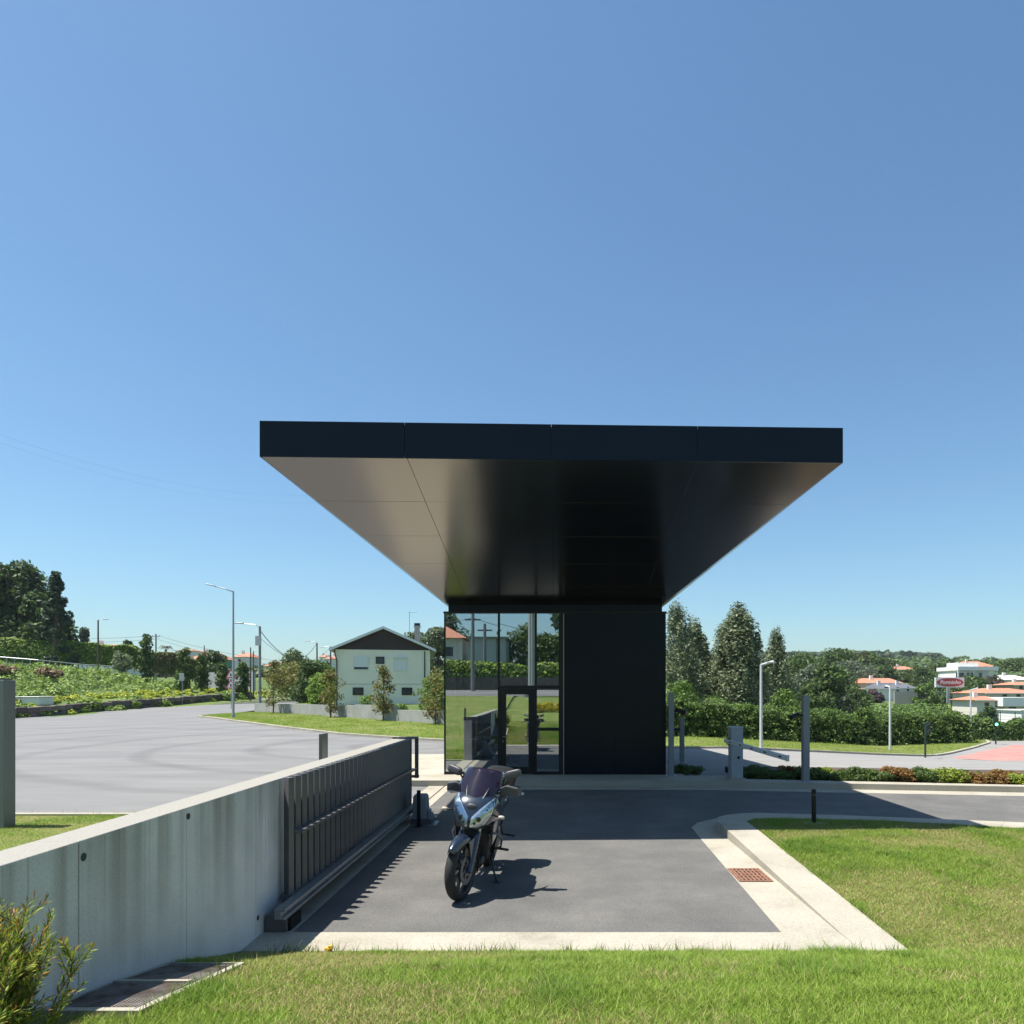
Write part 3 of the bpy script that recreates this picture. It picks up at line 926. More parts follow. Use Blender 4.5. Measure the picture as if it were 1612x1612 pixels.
# ------------------------------------------------------------------ long board-marked concrete wall
def wall_material():
    m = bpy.data.materials.new('stained_concrete')
    m.use_nodes = True
    nt = m.node_tree
    p = nt.nodes['Principled BSDF']
    p.inputs['Roughness'].default_value = 0.85
    p.inputs['Specular IOR Level'].default_value = 0.25
    geo = nt.nodes.new('ShaderNodeNewGeometry')
    def noise(scale_v, sc, det, lo, hi):
        mp = nt.nodes.new('ShaderNodeMapping')
        mp.inputs['Scale'].default_value = scale_v
        nt.links.new(geo.outputs['Position'], mp.inputs['Vector'])
        n = nt.nodes.new('ShaderNodeTexNoise')
        n.inputs['Scale'].default_value = sc
        n.inputs['Detail'].default_value = det
        nt.links.new(mp.outputs[0], n.inputs['Vector'])
        r = nt.nodes.new('ShaderNodeMapRange')
        r.inputs['From Min'].default_value = lo
        r.inputs['From Max'].default_value = hi
        nt.links.new(n.outputs['Fac'], r.inputs['Value'])
        return r.outputs[0]
    streak = noise((5, 5, 0.16), 1.0, 6, 0.46, 0.66)
    blotch = noise((1, 1, 1), 1.7, 8, 0.38, 0.72)
    grain = noise((1, 1, 1), 70, 5, 0.25, 0.75)
    sx = nt.nodes.new('ShaderNodeSeparateXYZ')
    nt.links.new(geo.outputs['Position'], sx.inputs[0])
    # rain streaks run down from the coping and thin out
    fade = nt.nodes.new('ShaderNodeMapRange')
    fade.inputs['From Min'].default_value = 0.25
    fade.inputs['From Max'].default_value = 1.4
    nt.links.new(sx.outputs['Z'], fade.inputs['Value'])
    drip = noise((26, 26, 0.10), 1.0, 4, 0.58, 0.72)
    ad = nt.nodes.new('ShaderNodeMath'); ad.operation = 'MULTIPLY_ADD'; ad.inputs[1].default_value = 0.55; ad.use_clamp = True
    nt.links.new(drip, ad.inputs[0]); sc_ = nt.nodes.new('ShaderNodeMath'); sc_.operation = 'MULTIPLY'; sc_.inputs[1].default_value = 0.8
    nt.links.new(streak, sc_.inputs[0]); nt.links.new(sc_.outputs[0], ad.inputs[2]); streak = ad.outputs[0]
    mm = nt.nodes.new('ShaderNodeMath'); mm.operation = 'MULTIPLY'
    nt.links.new(streak, mm.inputs[0]); nt.links.new(fade.outputs[0], mm.inputs[1])
    sn = nt.nodes.new('ShaderNodeSeparateXYZ'); nt.links.new(geo.outputs['Normal'], sn.inputs[0])
    up = nt.nodes.new('ShaderNodeMath'); up.operation = 'LESS_THAN'; up.inputs[1].default_value = 0.5
    nt.links.new(sn.outputs['Z'], up.inputs[0])
    mv = nt.nodes.new('ShaderNodeMath'); mv.operation = 'MULTIPLY'
    nt.links.new(mm.outputs[0], mv.inputs[0]); nt.links.new(up.outputs[0], mv.inputs[1]); mm = mv
    m1 = nt.nodes.new('ShaderNodeMix'); m1.data_type = 'RGBA'
    m1.inputs['A'].default_value = (0.70, 0.675, 0.64, 1)
    m1.inputs['B'].default_value = (0.50, 0.49, 0.46, 1)
    nt.links.new(blotch, m1.inputs['Factor'])
    m2 = nt.nodes.new('ShaderNodeMix'); m2.data_type = 'RGBA'
    m2.inputs['B'].default_value = (0.27, 0.245, 0.205, 1)
    nt.links.new(m1.outputs['Result'], m2.inputs['A'])
    nt.links.new(mm.outputs[0], m2.inputs['Factor'])
    m3 = nt.nodes.new('ShaderNodeMix'); m3.data_type = 'RGBA'; m3.blend_type = 'MULTIPLY'
    m3.inputs['Factor'].default_value = 0.22
    m4 = nt.nodes.new('ShaderNodeMix'); m4.data_type = 'RGBA'      # weathered coping, also painted darker than the faces to offset the overhead sun
    m4.inputs['A'].default_value = (0.305, 0.29, 0.255, 1)
    nt.links.new(up.outputs[0], m4.inputs['Factor']); nt.links.new(m2.outputs['Result'], m4.inputs['B'])
    nt.links.new(m4.outputs['Result'], m3.inputs['A'])
    nt.links.new(grain, m3.inputs['B'])
    nt.links.new(m3.outputs['Result'], p.inputs['Base Color'])
    b = nt.nodes.new('ShaderNodeBump'); b.inputs['Strength'].default_value = 0.25; b.inputs['Distance'].default_value = 0.004
    nt.links.new(grain, b.inputs['Height']); nt.links.new(b.outputs[0], p.inputs['Normal'])
    return m
M_WALL = wall_material()
WX0, WX1, WZ = -2.925, -2.67, 1.367
cw = empty('concrete_wall', (-2.8, 6, 0), 'long grey board-smooth concrete wall with rain streaks beside the drive', 'wall')
yj = [0.45, 1.66, 2.86, 4.06, 5.25, 6.46, 7.65, 8.85, 10.05, 11.25, 12.45, 13.0]
for a, b in zip(yj[:-1], yj[1:]):
    zb = min(gz(-2.6, a), gz(-2.6, b)) - 0.25
    m = MB().box(WX0, WX1, a + 0.003, b - 0.003, zb, WZ)
    m.build('wall_panel', M_WALL, cw, bevel=0.006)
MB().box(WX0 + 0.02, WX1 - 0.012, yj[0] + 0.02, yj[-1] - 0.02, -0.2, WZ - 0.012).build('wall_core', mat('joint_concrete', (0.12, 0.115, 0.105), 0.9), cw)
for y, z in ((4.10, 1.27), (5.27, 1.30), (6.5, 0.18), (2.9, 1.26)):
    MB().cyl((WX1 - 0.004, y, z), (WX1 + 0.003, y, z), 0.024, n=12).build('tie_hole', mat('hole_dark', (0.05, 0.05, 0.048), 0.9), cw)

# ------------------------------------------------------------------ sliding gate
M_GATE = mat('graphite_gate', (0.105, 0.10, 0.098), 0.42, var=0.12, vscale=6)
M_RAIL = mat('galvanised_rail', (0.30, 0.31, 0.32), 0.42, metal=0.6, var=0.15, vscale=9)
sg = empty('sliding_gate', (-2.55, 9.8, 0.0), 'graphite steel sliding gate of vertical slats along the concrete wall', 'gate')
y0, n = 7.02, 31
dy = (12.62 - y0) / (n - 1)
sl_me = None
for k in range(n):
    if sl_me is None:
        o = MB().box(-0.05, 0.05, -0.028, 0.028, 0, 1.13).xform(Matrix.Rotation(R(-42), 4, 'Z')).build('slat', M_GATE, sg, local=True, bevel=0.004)
        sl_me = o
    else:
        o = sl_me.copy(); COL.objects.link(o); o.parent = sg
    o.location = (-2.583 - sg.location.x, y0 + k * dy - sg.location.y, 0.25)
MB().box(-2.535, -2.445, y0 - 0.02, 12.75, 0.84, 0.868).build('middle_rail', M_GATE, sg, bevel=0.003)
rm = MB()
rm.box(-2.515, -2.455, 6.48, 12.8, 0.17, 0.262).box(-2.455, -2.42, 6.48, 12.8, 0.235, 0.262).box(-2.455, -2.42, 6.48, 12.8, 0.165, 0.19)
rm.build('bottom_rail', M_RAIL, sg, bevel=0.003)
MB().box(-2.64, -2.52, 6.98, 12.72, 0.17, 0.256).build('base_beam', M_GATE, sg, bevel=0.003)
MB().box(-2.63, -2.54, 12.73, 12.80, 0.25, 1.38).build('end_post', M_GATE, sg, bevel=0.003)
gc = empty('gate_roller', (-2.55, 6.75, 0.0), 'dark steel roller carriage under the near end of the sliding gate rail', 'gate roller')
MB().box(-2.655, -2.46, 6.62, 6.98, 0.012, 0.165).build('housing', M_GATE, gc, bevel=0.01)
MB().box(-2.46, -2.435, 6.66, 6.94, 0.012, 0.12).build('flange', M_FRAME, gc)
# guide frame at the far end of the wall
gf = empty('gate_guide_frame', (-2.68, 13.05, 0.0), 'dark hooked steel guide frame at the far end of the gate', 'gate guide')
MB().box(-2.80, -2.475, 12.9, 13.02, 1.372, 1.41).build('top_arm', M_GATE, gf, bevel=0.004)
MB().box(-2.535, -2.475, 13.03, 13.09, 0.66, 1.40).build('upright', M_GATE, gf, bevel=0.004)
MB().box(-2.64, -2.475, 13.09, 13.14, 0.66, 0.71).build('foot_hook', M_GATE, gf, bevel=0.004)
MB().box(-2.93, -2.6, 13.01, 13.05, 1.30, 1.40).build('wall_bracket', M_GATE, gf)
for yy in (12.93, 12.97):
    pass
# gate motor and photocell post
gm = empty('gate_motor', (-2.25, 12.15, 0.004), 'grey gate motor housing bolted beside the end of the sliding gate', 'gate motor')
M_MOT = mat('grey_plastic', (0.20, 0.22, 0.24), 0.5)
mm_ = MB()
mm_.add([(-2.38, 12.0, 0.10), (-2.13, 12.0, 0.10), (-2.13, 12.3, 0.10), (-2.38, 12.3, 0.10), (-2.37, 12.02, 0.46), (-2.15, 12.02, 0.46), (-2.15, 12.28, 0.46), (-2.37, 12.28, 0.46), (-2.35, 12.05, 0.50), (-2.17, 12.05, 0.50), (-2.17, 12.25, 0.50), (-2.35, 12.25, 0.50)],
        [(0, 1, 5, 4), (1, 2, 6, 5), (2, 3, 7, 6), (3, 0, 4, 7), (4, 5, 9, 8), (5, 6, 10, 9), (6, 7, 11, 10), (7, 4, 8, 11), (8, 9, 10, 11), (0, 3, 2, 1)])
mm_.build('cover', M_MOT, gm, bevel=0.012)
MB().box(-2.41, -2.06, 11.98, 12.33, 0.012, 0.10).build('gearbox', mat('dark_casting', (0.10, 0.10, 0.11), 0.5, 0.4), gm, bevel=0.006)
MB().box(-2.44, -1.98, 11.94, 12.36, 0.004, 0.014).build('base_plate', M_RAIL, gm)
for q in range(3):
    MB().box(-2.12, -2.09 + 0.03 * (2 - q), 12.0, 12.2, 0.104 + 0.05 * q, 0.15 + 0.05 * q).build('bracket_step', M_MOT, gm)
pp = empty('photocell_post', (-2.24, 11.86, 0.004), 'short thin black photocell post in front of the gate motor', 'post')
MB().box(-2.268, -2.213, 11.83, 11.885, 0.012, 0.60).build('post', M_FRAME, pp, bevel=0.003)
MB().box(-2.29, -2.19, 11.80, 11.915, 0.004, 0.014).build('base_plate', M_FRAME, pp)
# flat post on the yard side of the wall
bp = empty('blade_post', (-3.22, 10.05, 0.0), 'flat dark steel post rising behind the concrete wall', 'post')
MB().box(-3.245, -3.20, 9.93, 10.19, 0.0, 1.63).build('post', M_GATE, bp, bevel=0.004)
MB().box(-3.32, -3.12, 9.87, 10.25, 0.0, 0.012).build('base_plate', M_GATE, bp)
# grey totem on the left lawn
tt = empty('totem_sign', (-9.5, 11.9, 0.0), 'tall plain grey metal totem standing on the lawn behind the wall', 'totem')
MB().box(-10.1, -8.92, 11.72, 11.98, -0.02, 2.40).build('body', mat('totem_grey', (0.15, 0.16, 0.17), 0.45, var=0.06), tt, bevel=0.008)
MB().box(-10.06, -8.96, 11.76, 11.94, 2.40, 2.425).build('cap', mat('totem_dark', (0.08, 0.085, 0.09), 0.5), tt)

# ------------------------------------------------------------------ steel gratings by the wall, drain, small things
M_RUST = mat('rusty_grating', (0.26, 0.17, 0.125), 0.75, metal=0.1, var=0.45, vscale=7, col2=(0.33, 0.30, 0.28))
def slope(x, y, o): return (x, y, gz(-2.3, y) + o - 0.022)
sf = MB()
def sbar(m, x0, x1, y0, y1, z0, z1):
    vs = [slope(x0, y0, z0), slope(x1, y0, z0), slope(x1, y1, z0), slope(x0, y1, z0), slope(x0, y0, z1), slope(x1, y0, z1), slope(x1, y1, z1), slope(x0, y1, z1)]
    m.add(vs, [(0, 3, 2, 1), (4, 5, 6, 7), (0, 1, 5, 4), (1, 2, 6, 5), (2, 3, 7, 6), (3, 0, 4, 7)])
ga, gb, gmid = 3.72, 4.98, 4.33
for (x0, x1, a, b) in ((-2.665, -2.63, ga, gb), (-2.18, -2.135, ga, gb), (-2.63, -2.18, ga, ga + 0.05), (-2.63, -2.18, gmid - 0.025, gmid + 0.025), (-2.63, -2.18, gb - 0.035, gb)):
    sbar(sf, x0, x1, a, b, -0.1, 0.045)
tag(sf.build('grating_frame', M_CONC), 'pale concrete frame around two gratings at the foot of the wall', 'drain frame')
for lab, a, b in (('rusty steel grating set in the lawn, the one next to the concrete band', gmid + 0.027, gb - 0.037), ('rusty steel grating set in the lawn, the one beside the leafy shrub', ga + 0.052, gmid - 0.027)):
    root = empty('steel_grating', (-2.4, (a + b) / 2, gz(-2.4, (a + b) / 2)), lab, 'grating', 'gratings at the foot of the wall')
    m = MB()
    nb = 26
    for k in range(nb):
        y = a + (b - a - 0.004) * k / (nb - 1)
        sbar(m, -2.628, -2.182, y, y + 0.004, 0.0, 0.03)
    o = m.build('cross_bars', M_RUST, root); o['kind'] = 'stuff'
    m = MB()
    for k in range(21):
        x = -2.628 + (0.446 - 0.005) * k / 20
        sbar(m, x, x + 0.005, a, b, 0.002, 0.034)
    o = m.build('bearing_bars', M_RUST, root); o['kind'] = 'stuff'
    m = MB()
    sbar(m, -2.63, -2.18, a, b, -0.08, -0.03)
    m.build('pit_bottom', mat('pit_dark', (0.03, 0.025, 0.02), 0.95), root)
# cast iron drain in the gutter
dg = empty('drain_grate', (2.33, 8.7, 0.008), 'rusty cast iron drain grate set in the pale gutter', 'drain grate')
M_IRON = mat('rusty_iron', (0.22, 0.105, 0.065), 0.8, metal=0.1, var=0.35, vscale=20, bump=0.3)
X0, X1, Y0, Y1 = 2.125, 2.515, 8.39, 8.99
m = MB().box(X0, X1, Y0, Y0 + 0.03, 0.009, 0.022).box(X0, X1, Y1 - 0.03, Y1, 0.009, 0.022).box(X0, X0 + 0.025, Y0 + 0.03, Y1 - 0.03, 0.009, 0.022).box(X1 - 0.025, X1, Y0 + 0.03, Y1 - 0.03, 0.009, 0.022)
m.build('rim', M_IRON, dg)
for k in range(1, 8):
    x = X0 + 0.0 + (X1 - X0) * k / 8
    MB().box(x - 0.012, x + 0.012, Y0 + 0.03, Y1 - 0.03, 0.0095, 0.021).build('bar', M_IRON, dg)
for k in range(1, 5):
    y = Y0 + (Y1 - Y0) * k / 5
    MB().box(X0 + 0.025, X1 - 0.025, y - 0.014, y + 0.014, 0.0092, 0.0205).build('cross_bar', M_IRON, dg)
MB().box(X0 + 0.01, X1 - 0.01, Y0 + 0.01, Y1 - 0.01, 0.0082, 0.0088).build('pit', mat('pit_dark', (0.03, 0.025, 0.02), 0.95), dg)
# bollard on the right lawn
bo = empty('bollard', (4.09, 11.5, 0.12), 'slim black bollard on a pale plate at the lawn corner', 'bollard')
MB().cyl((4.09, 11.5, 0.13), (4.09, 11.5, 0.655), 0.036, n=20).cyl((4.09, 11.5, 0.655), (4.09, 11.5, 0.67), 0.036, 0.026, n=20).build('post', M_FRAME, bo, smooth='auto')
MB().cyl((4.09, 11.5, 0.575), (4.09, 11.5, 0.585), 0.038, n=20).build('ring', mat('ring_grey', (0.08, 0.08, 0.085), 0.3), bo)
MB().box(3.92, 4.26, 11.4, 11.62, 0.10, 0.135).build('base_plate', M_CONC, bo)
# yellow scrap at the lawn edge
yo = empty('yellow_sprinkler', px(518, 1499, 6.1), 'small yellow plastic sprinkler head at the grass edge', 'sprinkler')
YM = mat('yellow_plastic', (0.65, 0.36, 0.02), 0.5)
c = Vector((px(518, 1497, 6.1).x, 6.1, gz(-1.9, 6.1)))
MB().cyl(c + Vector((0, 0, -0.01)), c + Vector((0, 0, 0.04)), 0.022, n=10).cyl(c + Vector((-0.035, 0, 0.035)), c + Vector((0.03, -0.005, 0.045)), 0.014, n=8).build('nozzle', YM, yo)
MB().rbox(c + Vector((0.012, 0, 0.055)), (0.035, 0.03, 0.02), 0.006).build('cap', YM, yo)

for _m in (M_SOFF,):
    _m.node_tree.nodes['Principled BSDF'].inputs['Specular Tint'].default_value = (1.0, 0.92, 0.82, 1)

# ------------------------------------------------------------------ motorcycle (local: x to its left, y to the rear, z up)
def build_motorcycle():
    root = empty('motorcycle', (0, 0, 0), 'dark blue touring motorcycle leaning on its side stand in the drive', 'motorcycle')
    paint = mat('navy_paint', (0.012, 0.020, 0.036), 0.22, metal=0.0, ior=1.6, var=0.1, vscale=20)
    paint.node_tree.nodes['Principled BSDF'].inputs['Coat Weight'].default_value = 0.6
    blackp = mat('black_plastic', (0.018, 0.018, 0.019), 0.45)
    greyp = mat('matte_grey_plastic', (0.06, 0.06, 0.063), 0.45, var=0.15, vscale=30)
    rub = mat('tyre_rubber', (0.018, 0.018, 0.018), 0.8, var=0.2, vscale=30, bump=0.3, bscale=80)
    alu = mat('bare_aluminium', (0.55, 0.55, 0.54), 0.35, metal=0.9)
    rimm = mat('black_rim', (0.02, 0.02, 0.021), 0.35)
    disc = mat('brake_steel', (0.28, 0.27, 0.26), 0.4, metal=0.8)
    chrome = mat('fork_metal', (0.16, 0.16, 0.17), 0.3, metal=0.8)
    leather = mat('black_vinyl', (0.02, 0.02, 0.022), 0.36, bump=0.1, bscale=90)
    rake = math.radians(26)
    axis_o = Vector((0, 0.36, 0.98)); axis_d = Vector((0, math.sin(rake), math.cos(rake)))
    ST = Matrix.Translation(axis_o) @ Matrix.Rotation(R(STEER), 4, axis_d) @ Matrix.Translation(-axis_o)
    def wheel(name, c, rad, w, steer, spokes):
        tr = rad - w * 0.62
        prof = []
        for k in range(13):
            a = -math.pi * 0.5 + math.pi * k / 12
            prof.append((w / 2 * math.sin(a) * 1.0, tr + (rad - tr) * math.cos(a) ** 0.75 if k not in (0, 12) else tr))
        prof += [(w * 0.36, tr - 0.012), (-w * 0.36, tr - 0.012)]
        m = MB().lathe_x(prof, 48, c)
        if steer: m.xform(ST)
        ty = m.build(name, rub, root, local=True, smooth='auto')
        m = MB().lathe_x([(-w * 0.40, tr + 0.004), (-w * 0.42, tr - 0.014), (-w * 0.2, tr - 0.03), (w * 0.2, tr - 0.03), (w * 0.42, tr - 0.014), (w * 0.40, tr + 0.004)], 48, c)
        m.lathe_x([(-0.05, 0.012), (-0.05, 0.045), (0.05, 0.045), (0.05, 0.012)], 20, c)
        for k in range(spokes):
            a = 2 * math.pi * (k + 0.2) / spokes
            d = Vector((0, math.cos(a), math.sin(a)))
            t = Vector((0, -math.sin(a), math.cos(a)))
            p0, p1 = Vector(c) + d * 0.035, Vector(c) + d * (tr - 0.015)
            for (sx_) in (1,):
                A = [p0 - t * 0.02 - Vector((0.018, 0, 0)), p0 + t * 0.02 - Vector((0.018, 0, 0)), p0 + t * 0.02 + Vector((0.018, 0, 0)), p0 - t * 0.02 + Vector((0.018, 0, 0))]
                B = [p1 - t * 0.012 - Vector((0.014, 0, 0)), p1 + t * 0.012 - Vector((0.014, 0, 0)), p1 + t * 0.012 + Vector((0.014, 0, 0)), p1 - t * 0.012 + Vector((0.014, 0, 0))]
                m.add(A + B, [(0, 1, 5, 4), (1, 2, 6, 5), (2, 3, 7, 6), (3, 0, 4, 7)])
        if steer: m.xform(ST)
        m.build('rim', rimm, ty, local=True, smooth='auto')
        # thin bright stripe on the rim edge
        m = MB().lathe_x([(w * 0.425, tr - 0.002), (w * 0.425, tr - 0.008), (w * 0.43, tr - 0.005)], 48, c)
        if steer: m.xform(ST)
        m.build('rim_stripe', alu, ty, local=True)
        sides = (-1, 1) if steer else (-1,)
        for s in sides:
            m = MB().lathe_x([(s * 0.062, 0.098), (s * 0.062, 0.155), (s * 0.067, 0.155), (s * 0.067, 0.098)], 40, c)
            for k in range(6):
                a = k * math.pi / 3
                m.cyl(Vector(c) + Vector((s * 0.064, 0.04 * math.cos(a), 0.04 * math.sin(a))), Vector(c) + Vector((s * 0.064, 0.11 * math.cos(a + .3), 0.11 * math.sin(a + .3))), 0.006, n=5)
            if steer: m.xform(ST)
            m.build('brake_disc', disc, ty, local=True, smooth='auto')
        return ty
    FWc, RWc = (0, 0, 0.325), (0, 1.54, 0.315)
    wheel('front_wheel', FWc, 0.325, 0.112, True, 6)
    wheel('rear_wheel', RWc, 0.315, 0.15, False, 6)
    # fork
    for s in (-1, 1):
        b = Vector((s * 0.098, 0.0, 0.325)); t = b + axis_d * 0.80 + Vector((0, 0.03, 0))
        mid = b + (t - b) * 0.52
        MB().cyl(b - axis_d * 0.02, mid, 0.034, 0.030, n=14).xform(ST).build('fork_slider', MATS['navy_paint'], root, local=True, smooth='auto')
        MB().cyl(mid, t, 0.0215, n=14).xform(ST).build('fork_tube', alu, root, local=True, smooth='auto')
        MB().rbox(b + Vector((-s * 0.02, 0.12, 0.09)), (0.045, 0.07, 0.11), 0.012, (0.4, 0, 0)).xform(ST).build('brake_caliper', blackp, root, local=True, smooth=True)
    MB().cyl((-0.11, 0, 0.325), (0.11, 0, 0.325), 0.014, n=12).xform(ST).build('front_axle', alu, root, local=True)
    MB().rbox((0, 0.26, 0.80), (0.24, 0.07, 0.05), 0.015, (-rake, 0, 0)).xform(ST).build('triple_clamp', blackp, root, local=True, smooth=True)
    # front fender hugging the tyre
    vs, fs = [], []
    nA, nB = 22, 9
    for i in range(nA):
        a = R(-52 + 160 * i / (nA - 1))
        # angle measured from straight up, positive to the rear
        for j in range(nB):
            u = -1 + 2 * j / (nB - 1)
            wd = 0.088 - 0.022 * max(0, (a - R(60)) / R(60)) - 0.045 * max(0, -a / R(52)) ** 1.5
            rr = 0.352 + 0.022 * (1 - u * u) - 0.05 * abs(u) ** 3 + 0.015 * max(0, -a / R(52))
            vs.append((u * wd, math.sin(a) * rr + FWc[1], math.cos(a) * rr + FWc[2]))
    for i in range(nA - 1):
        for j in range(nB - 1):
            k = i * nB + j
            fs.append((k, k + 1, k + nB + 1, k + nB))
    fd = MB().add(vs, fs).xform(ST).build('front_fender', paint, root, local=True, smooth=True)
    so_ = fd.modifiers.new('thick', 'SOLIDIFY'); so_.thickness = 0.005
    for s in (-1, 1):
        MB().extr([(s * 0.082, -0.02, 0.62), (s * 0.082, 0.10, 0.66), (s * 0.090, 0.19, 0.60), (s * 0.097, 0.06, 0.40), (s * 0.097, 0.015, 0.40)], (s * 0.014, 0, 0)).xform(ST).build('fender_brace', paint, root, local=True, bevel=0.004)
    # nose fairing: rings lofted along y
    rings = [(0.02, 0.035, 0.775, 0.83), (0.035, 0.085, 0.755, 0.90), (0.07, 0.145, 0.74, 0.985), (0.12, 0.195, 0.73, 1.055), (0.19, 0.225, 0.725, 1.10), (0.28, 0.245, 0.72, 1.13), (0.40, 0.255, 0.70, 1.12), (0.55, 0.25, 0.66, 1.07), (0.70, 0.235, 0.66, 1.02), (0.80, 0.215, 0.70, 0.98)]
    vs, fs = [], []
    nr = 28
    for (y, w, z0, z1) in rings:
        zc, zr = (z0 + z1) / 2, (z1 - z0) / 2
        for k in range(nr):
            a = 2 * math.pi * k / nr
            c, s = math.cos(a), math.sin(a)
            ww = w * (1 + 0.10 * s)       # wider at the shoulders
            vs.append((ww * math.copysign(abs(c) ** 0.75, c), y + 0.25 * max(0, -s) * 0.35 * (zr), zc + zr * math.copysign(abs(s) ** 0.8, s)))
    for i in range(len(rings) - 1):
        for k in range(nr):
            a, b = i * nr + k, i * nr + (k + 1) % nr
            fs.append((a, b, b + nr, a + nr))
    fs.append(tuple(range(nr)))
    fm = MB().add(vs, fs)
    # the belly between the fairing flanks stays open for radiator and fork
    fair = fm.build('fairing', paint, root, local=True, smooth=True)
    bvh = BVHTree.FromPolygons([tuple(v) for v in vs], fs)
    def on_nose(x, z, off=0.004):
        h = bvh.ray_cast(Vector((x, -1, z)), Vector((0, 1, 0)))
        if h[0] is None: return Vector((x, 0.3, z))
        return Vector((x, h[0].y - off, z))
    # headlights: V shaped lenses
    lens = glass_mat('headlight_lens', (0.85, 0.88, 0.9), 0.16)
    refl = mat('headlight_reflector', (0.74, 0.78, 0.82), 0.22, metal=0.6, bump=0.5, bscale=28)
    bulb = mat('bulb_dark', (0.02, 0.02, 0.025), 0.15)
    def patch(outline, off, nsub=10):
        """polygon fan of (x,z) points projected on the nose"""
        cx = sum(p[0] for p in outline) / len(outline); cz = sum(p[1] for p in outline) / len(outline)
        n = len(outline)
        m = MB(); vs = []; fs = []
        pts = []
        for i in range(n):
            a, b = outline[i], outline[(i + 1) % n]
            for k in range(4):
                pts.append((a[0] + (b[0] - a[0]) * k / 4, a[1] + (b[1] - a[1]) * k / 4))
        N = len(pts)
        for r in range(6):
            t = 1 - r / 6
            for p in pts:
                vs.append(on_nose(cx + (p[0] - cx) * t, cz + (p[1] - cz) * t, off))
        vs.append(on_nose(cx, cz, off))
        for r in range(5):
            for k in range(N):
                fs.append((r * N + k, r * N + (k + 1) % N, (r + 1) * N + (k + 1) % N, (r + 1) * N + k))
        for k in range(N):
            fs.append((5 * N + k, 5 * N + (k + 1) % N, 6 * N))
        return m.add(vs, fs)
    for s in (-1, 1):
        ol = [(s * 0.014, 0.775), (s * 0.020, 0.885), (s * 0.085, 0.965), (s * 0.150, 1.035), (s * 0.205, 1.085), (s * 0.222, 1.01), (s * 0.205, 0.90), (s * 0.150, 0.805), (s * 0.095, 0.770)]
        hl = patch(ol, 0.004).build('headlight', refl, root, local=True, smooth=True)
        patch(ol, 0.012).build('lens', lens, hl, local=True, smooth=True)
        for (bx, bz, br) in ((0.095, 0.868, 0.030), (0.060, 0.822, 0.016), (0.165, 0.97, 0.012)):
            c = on_nose(s * bx, bz, 0.006)
            MB().sell(c, (br, 0.008, br), 1.0, nu=14, nv=8).build('bulb', bulb, hl, local=True, smooth=True)
        # dark surround under and beside the lamp
        sr = [(s * 0.010, 0.765), (s * 0.10, 0.755), (s * 0.165, 0.795), (s * 0.152, 0.812), (s * 0.095, 0.778), (s * 0.018, 0.780)]
        patch(sr, 0.006).build('lamp_surround', blackp, root, local=True, smooth=True)
    # air scoop between the lamps
    MB().sell(on_nose(0, 0.985, -0.005), (0.055, 0.02, 0.035), 0.8, nu=16, nv=8).build('nose_vent', greyp, root, local=True, smooth=True)
    # windshield
    tintm = bpy.data.materials.new('violet_screen')
    tintm.use_nodes = True
    nt = tintm.node_tree; nt.nodes.clear()
    out = nt.nodes.new('ShaderNodeOutputMaterial'); gl = nt.nodes.new('ShaderNodeBsdfGlossy'); gl.inputs['Roughness'].default_value = 0.04
    tr = nt.nodes.new('ShaderNodeBsdfTransparent'); tr.inputs['Color'].default_value = (0.26, 0.22, 0.31, 1)
    di = nt.nodes.new('ShaderNodeBsdfDiffuse'); di.inputs['Color'].default_value = (0.055, 0.04, 0.075, 1)
    m0 = nt.nodes.new('ShaderNodeMixShader'); m0.inputs[0].default_value = 0.28
    fr_ = nt.nodes.new('ShaderNodeFresnel'); fr_.inputs['IOR'].default_value = 1.55
    m1 = nt.nodes.new('ShaderNodeMixShader')
    nt.links.new(tr.outputs[0], m0.inputs[1]); nt.links.new(di.outputs[0], m0.inputs[2])
    nt.links.new(fr_.outputs[0], m1.inputs[0]); nt.links.new(m0.outputs[0], m1.inputs[1]); nt.links.new(gl.outputs[0], m1.inputs[2])
    nt.links.new(m1.outputs[0], out.inputs['Surface'])
    def screen_pt(u, v):
        w = 0.12 + 0.20 * math.sin(min(v * 1.5, 1) * math.pi * 0.5) * (1 - 0.42 * max(0, v - 0.45)) * 0.62
        edge = 1 - 0.10 * u * u * v
        z = 1.00 + 0.37 * v * edge
        y = 0.085 + 0.33 * v + 0.18 * (u * u) * (0.5 + 0.5 * v)
        return Vector((u * w, y, z))
    vs, fs = [], []
    nu, nv = 17, 14
    for j in range(nv):
        for i in range(nu):
            vs.append(screen_pt(-1 + 2 * i / (nu - 1), j / (nv - 1)))
    for j in range(nv - 1):
        for i in range(nu - 1):
            k = j * nu + i
            fs.append((k, k + 1, k + nu + 1, k + nu))
    ws = MB().add(vs, fs).build('windshield', tintm, root, local=True, smooth=True)
    sd = ws.modifiers.new('thick', 'SOLIDIFY'); sd.thickness = 0.004
    for s in (-1, 1):
        pts = [screen_pt(s * 0.52, v) + Vector((0, -0.008, 0)) for v in (0.06, 0.2, 0.34, 0.48)]
        MB().tube(pts, [0.007, 0.011, 0.010, 0.004], 8).build('screen_rib', greyp, ws, local=True, smooth=True)
    # dash hood behind the screen
    MB().sell((0, 0.36, 1.08), (0.15, 0.16, 0.06), 0.7).build('instrument_panel', blackp, root, local=True, smooth=True)
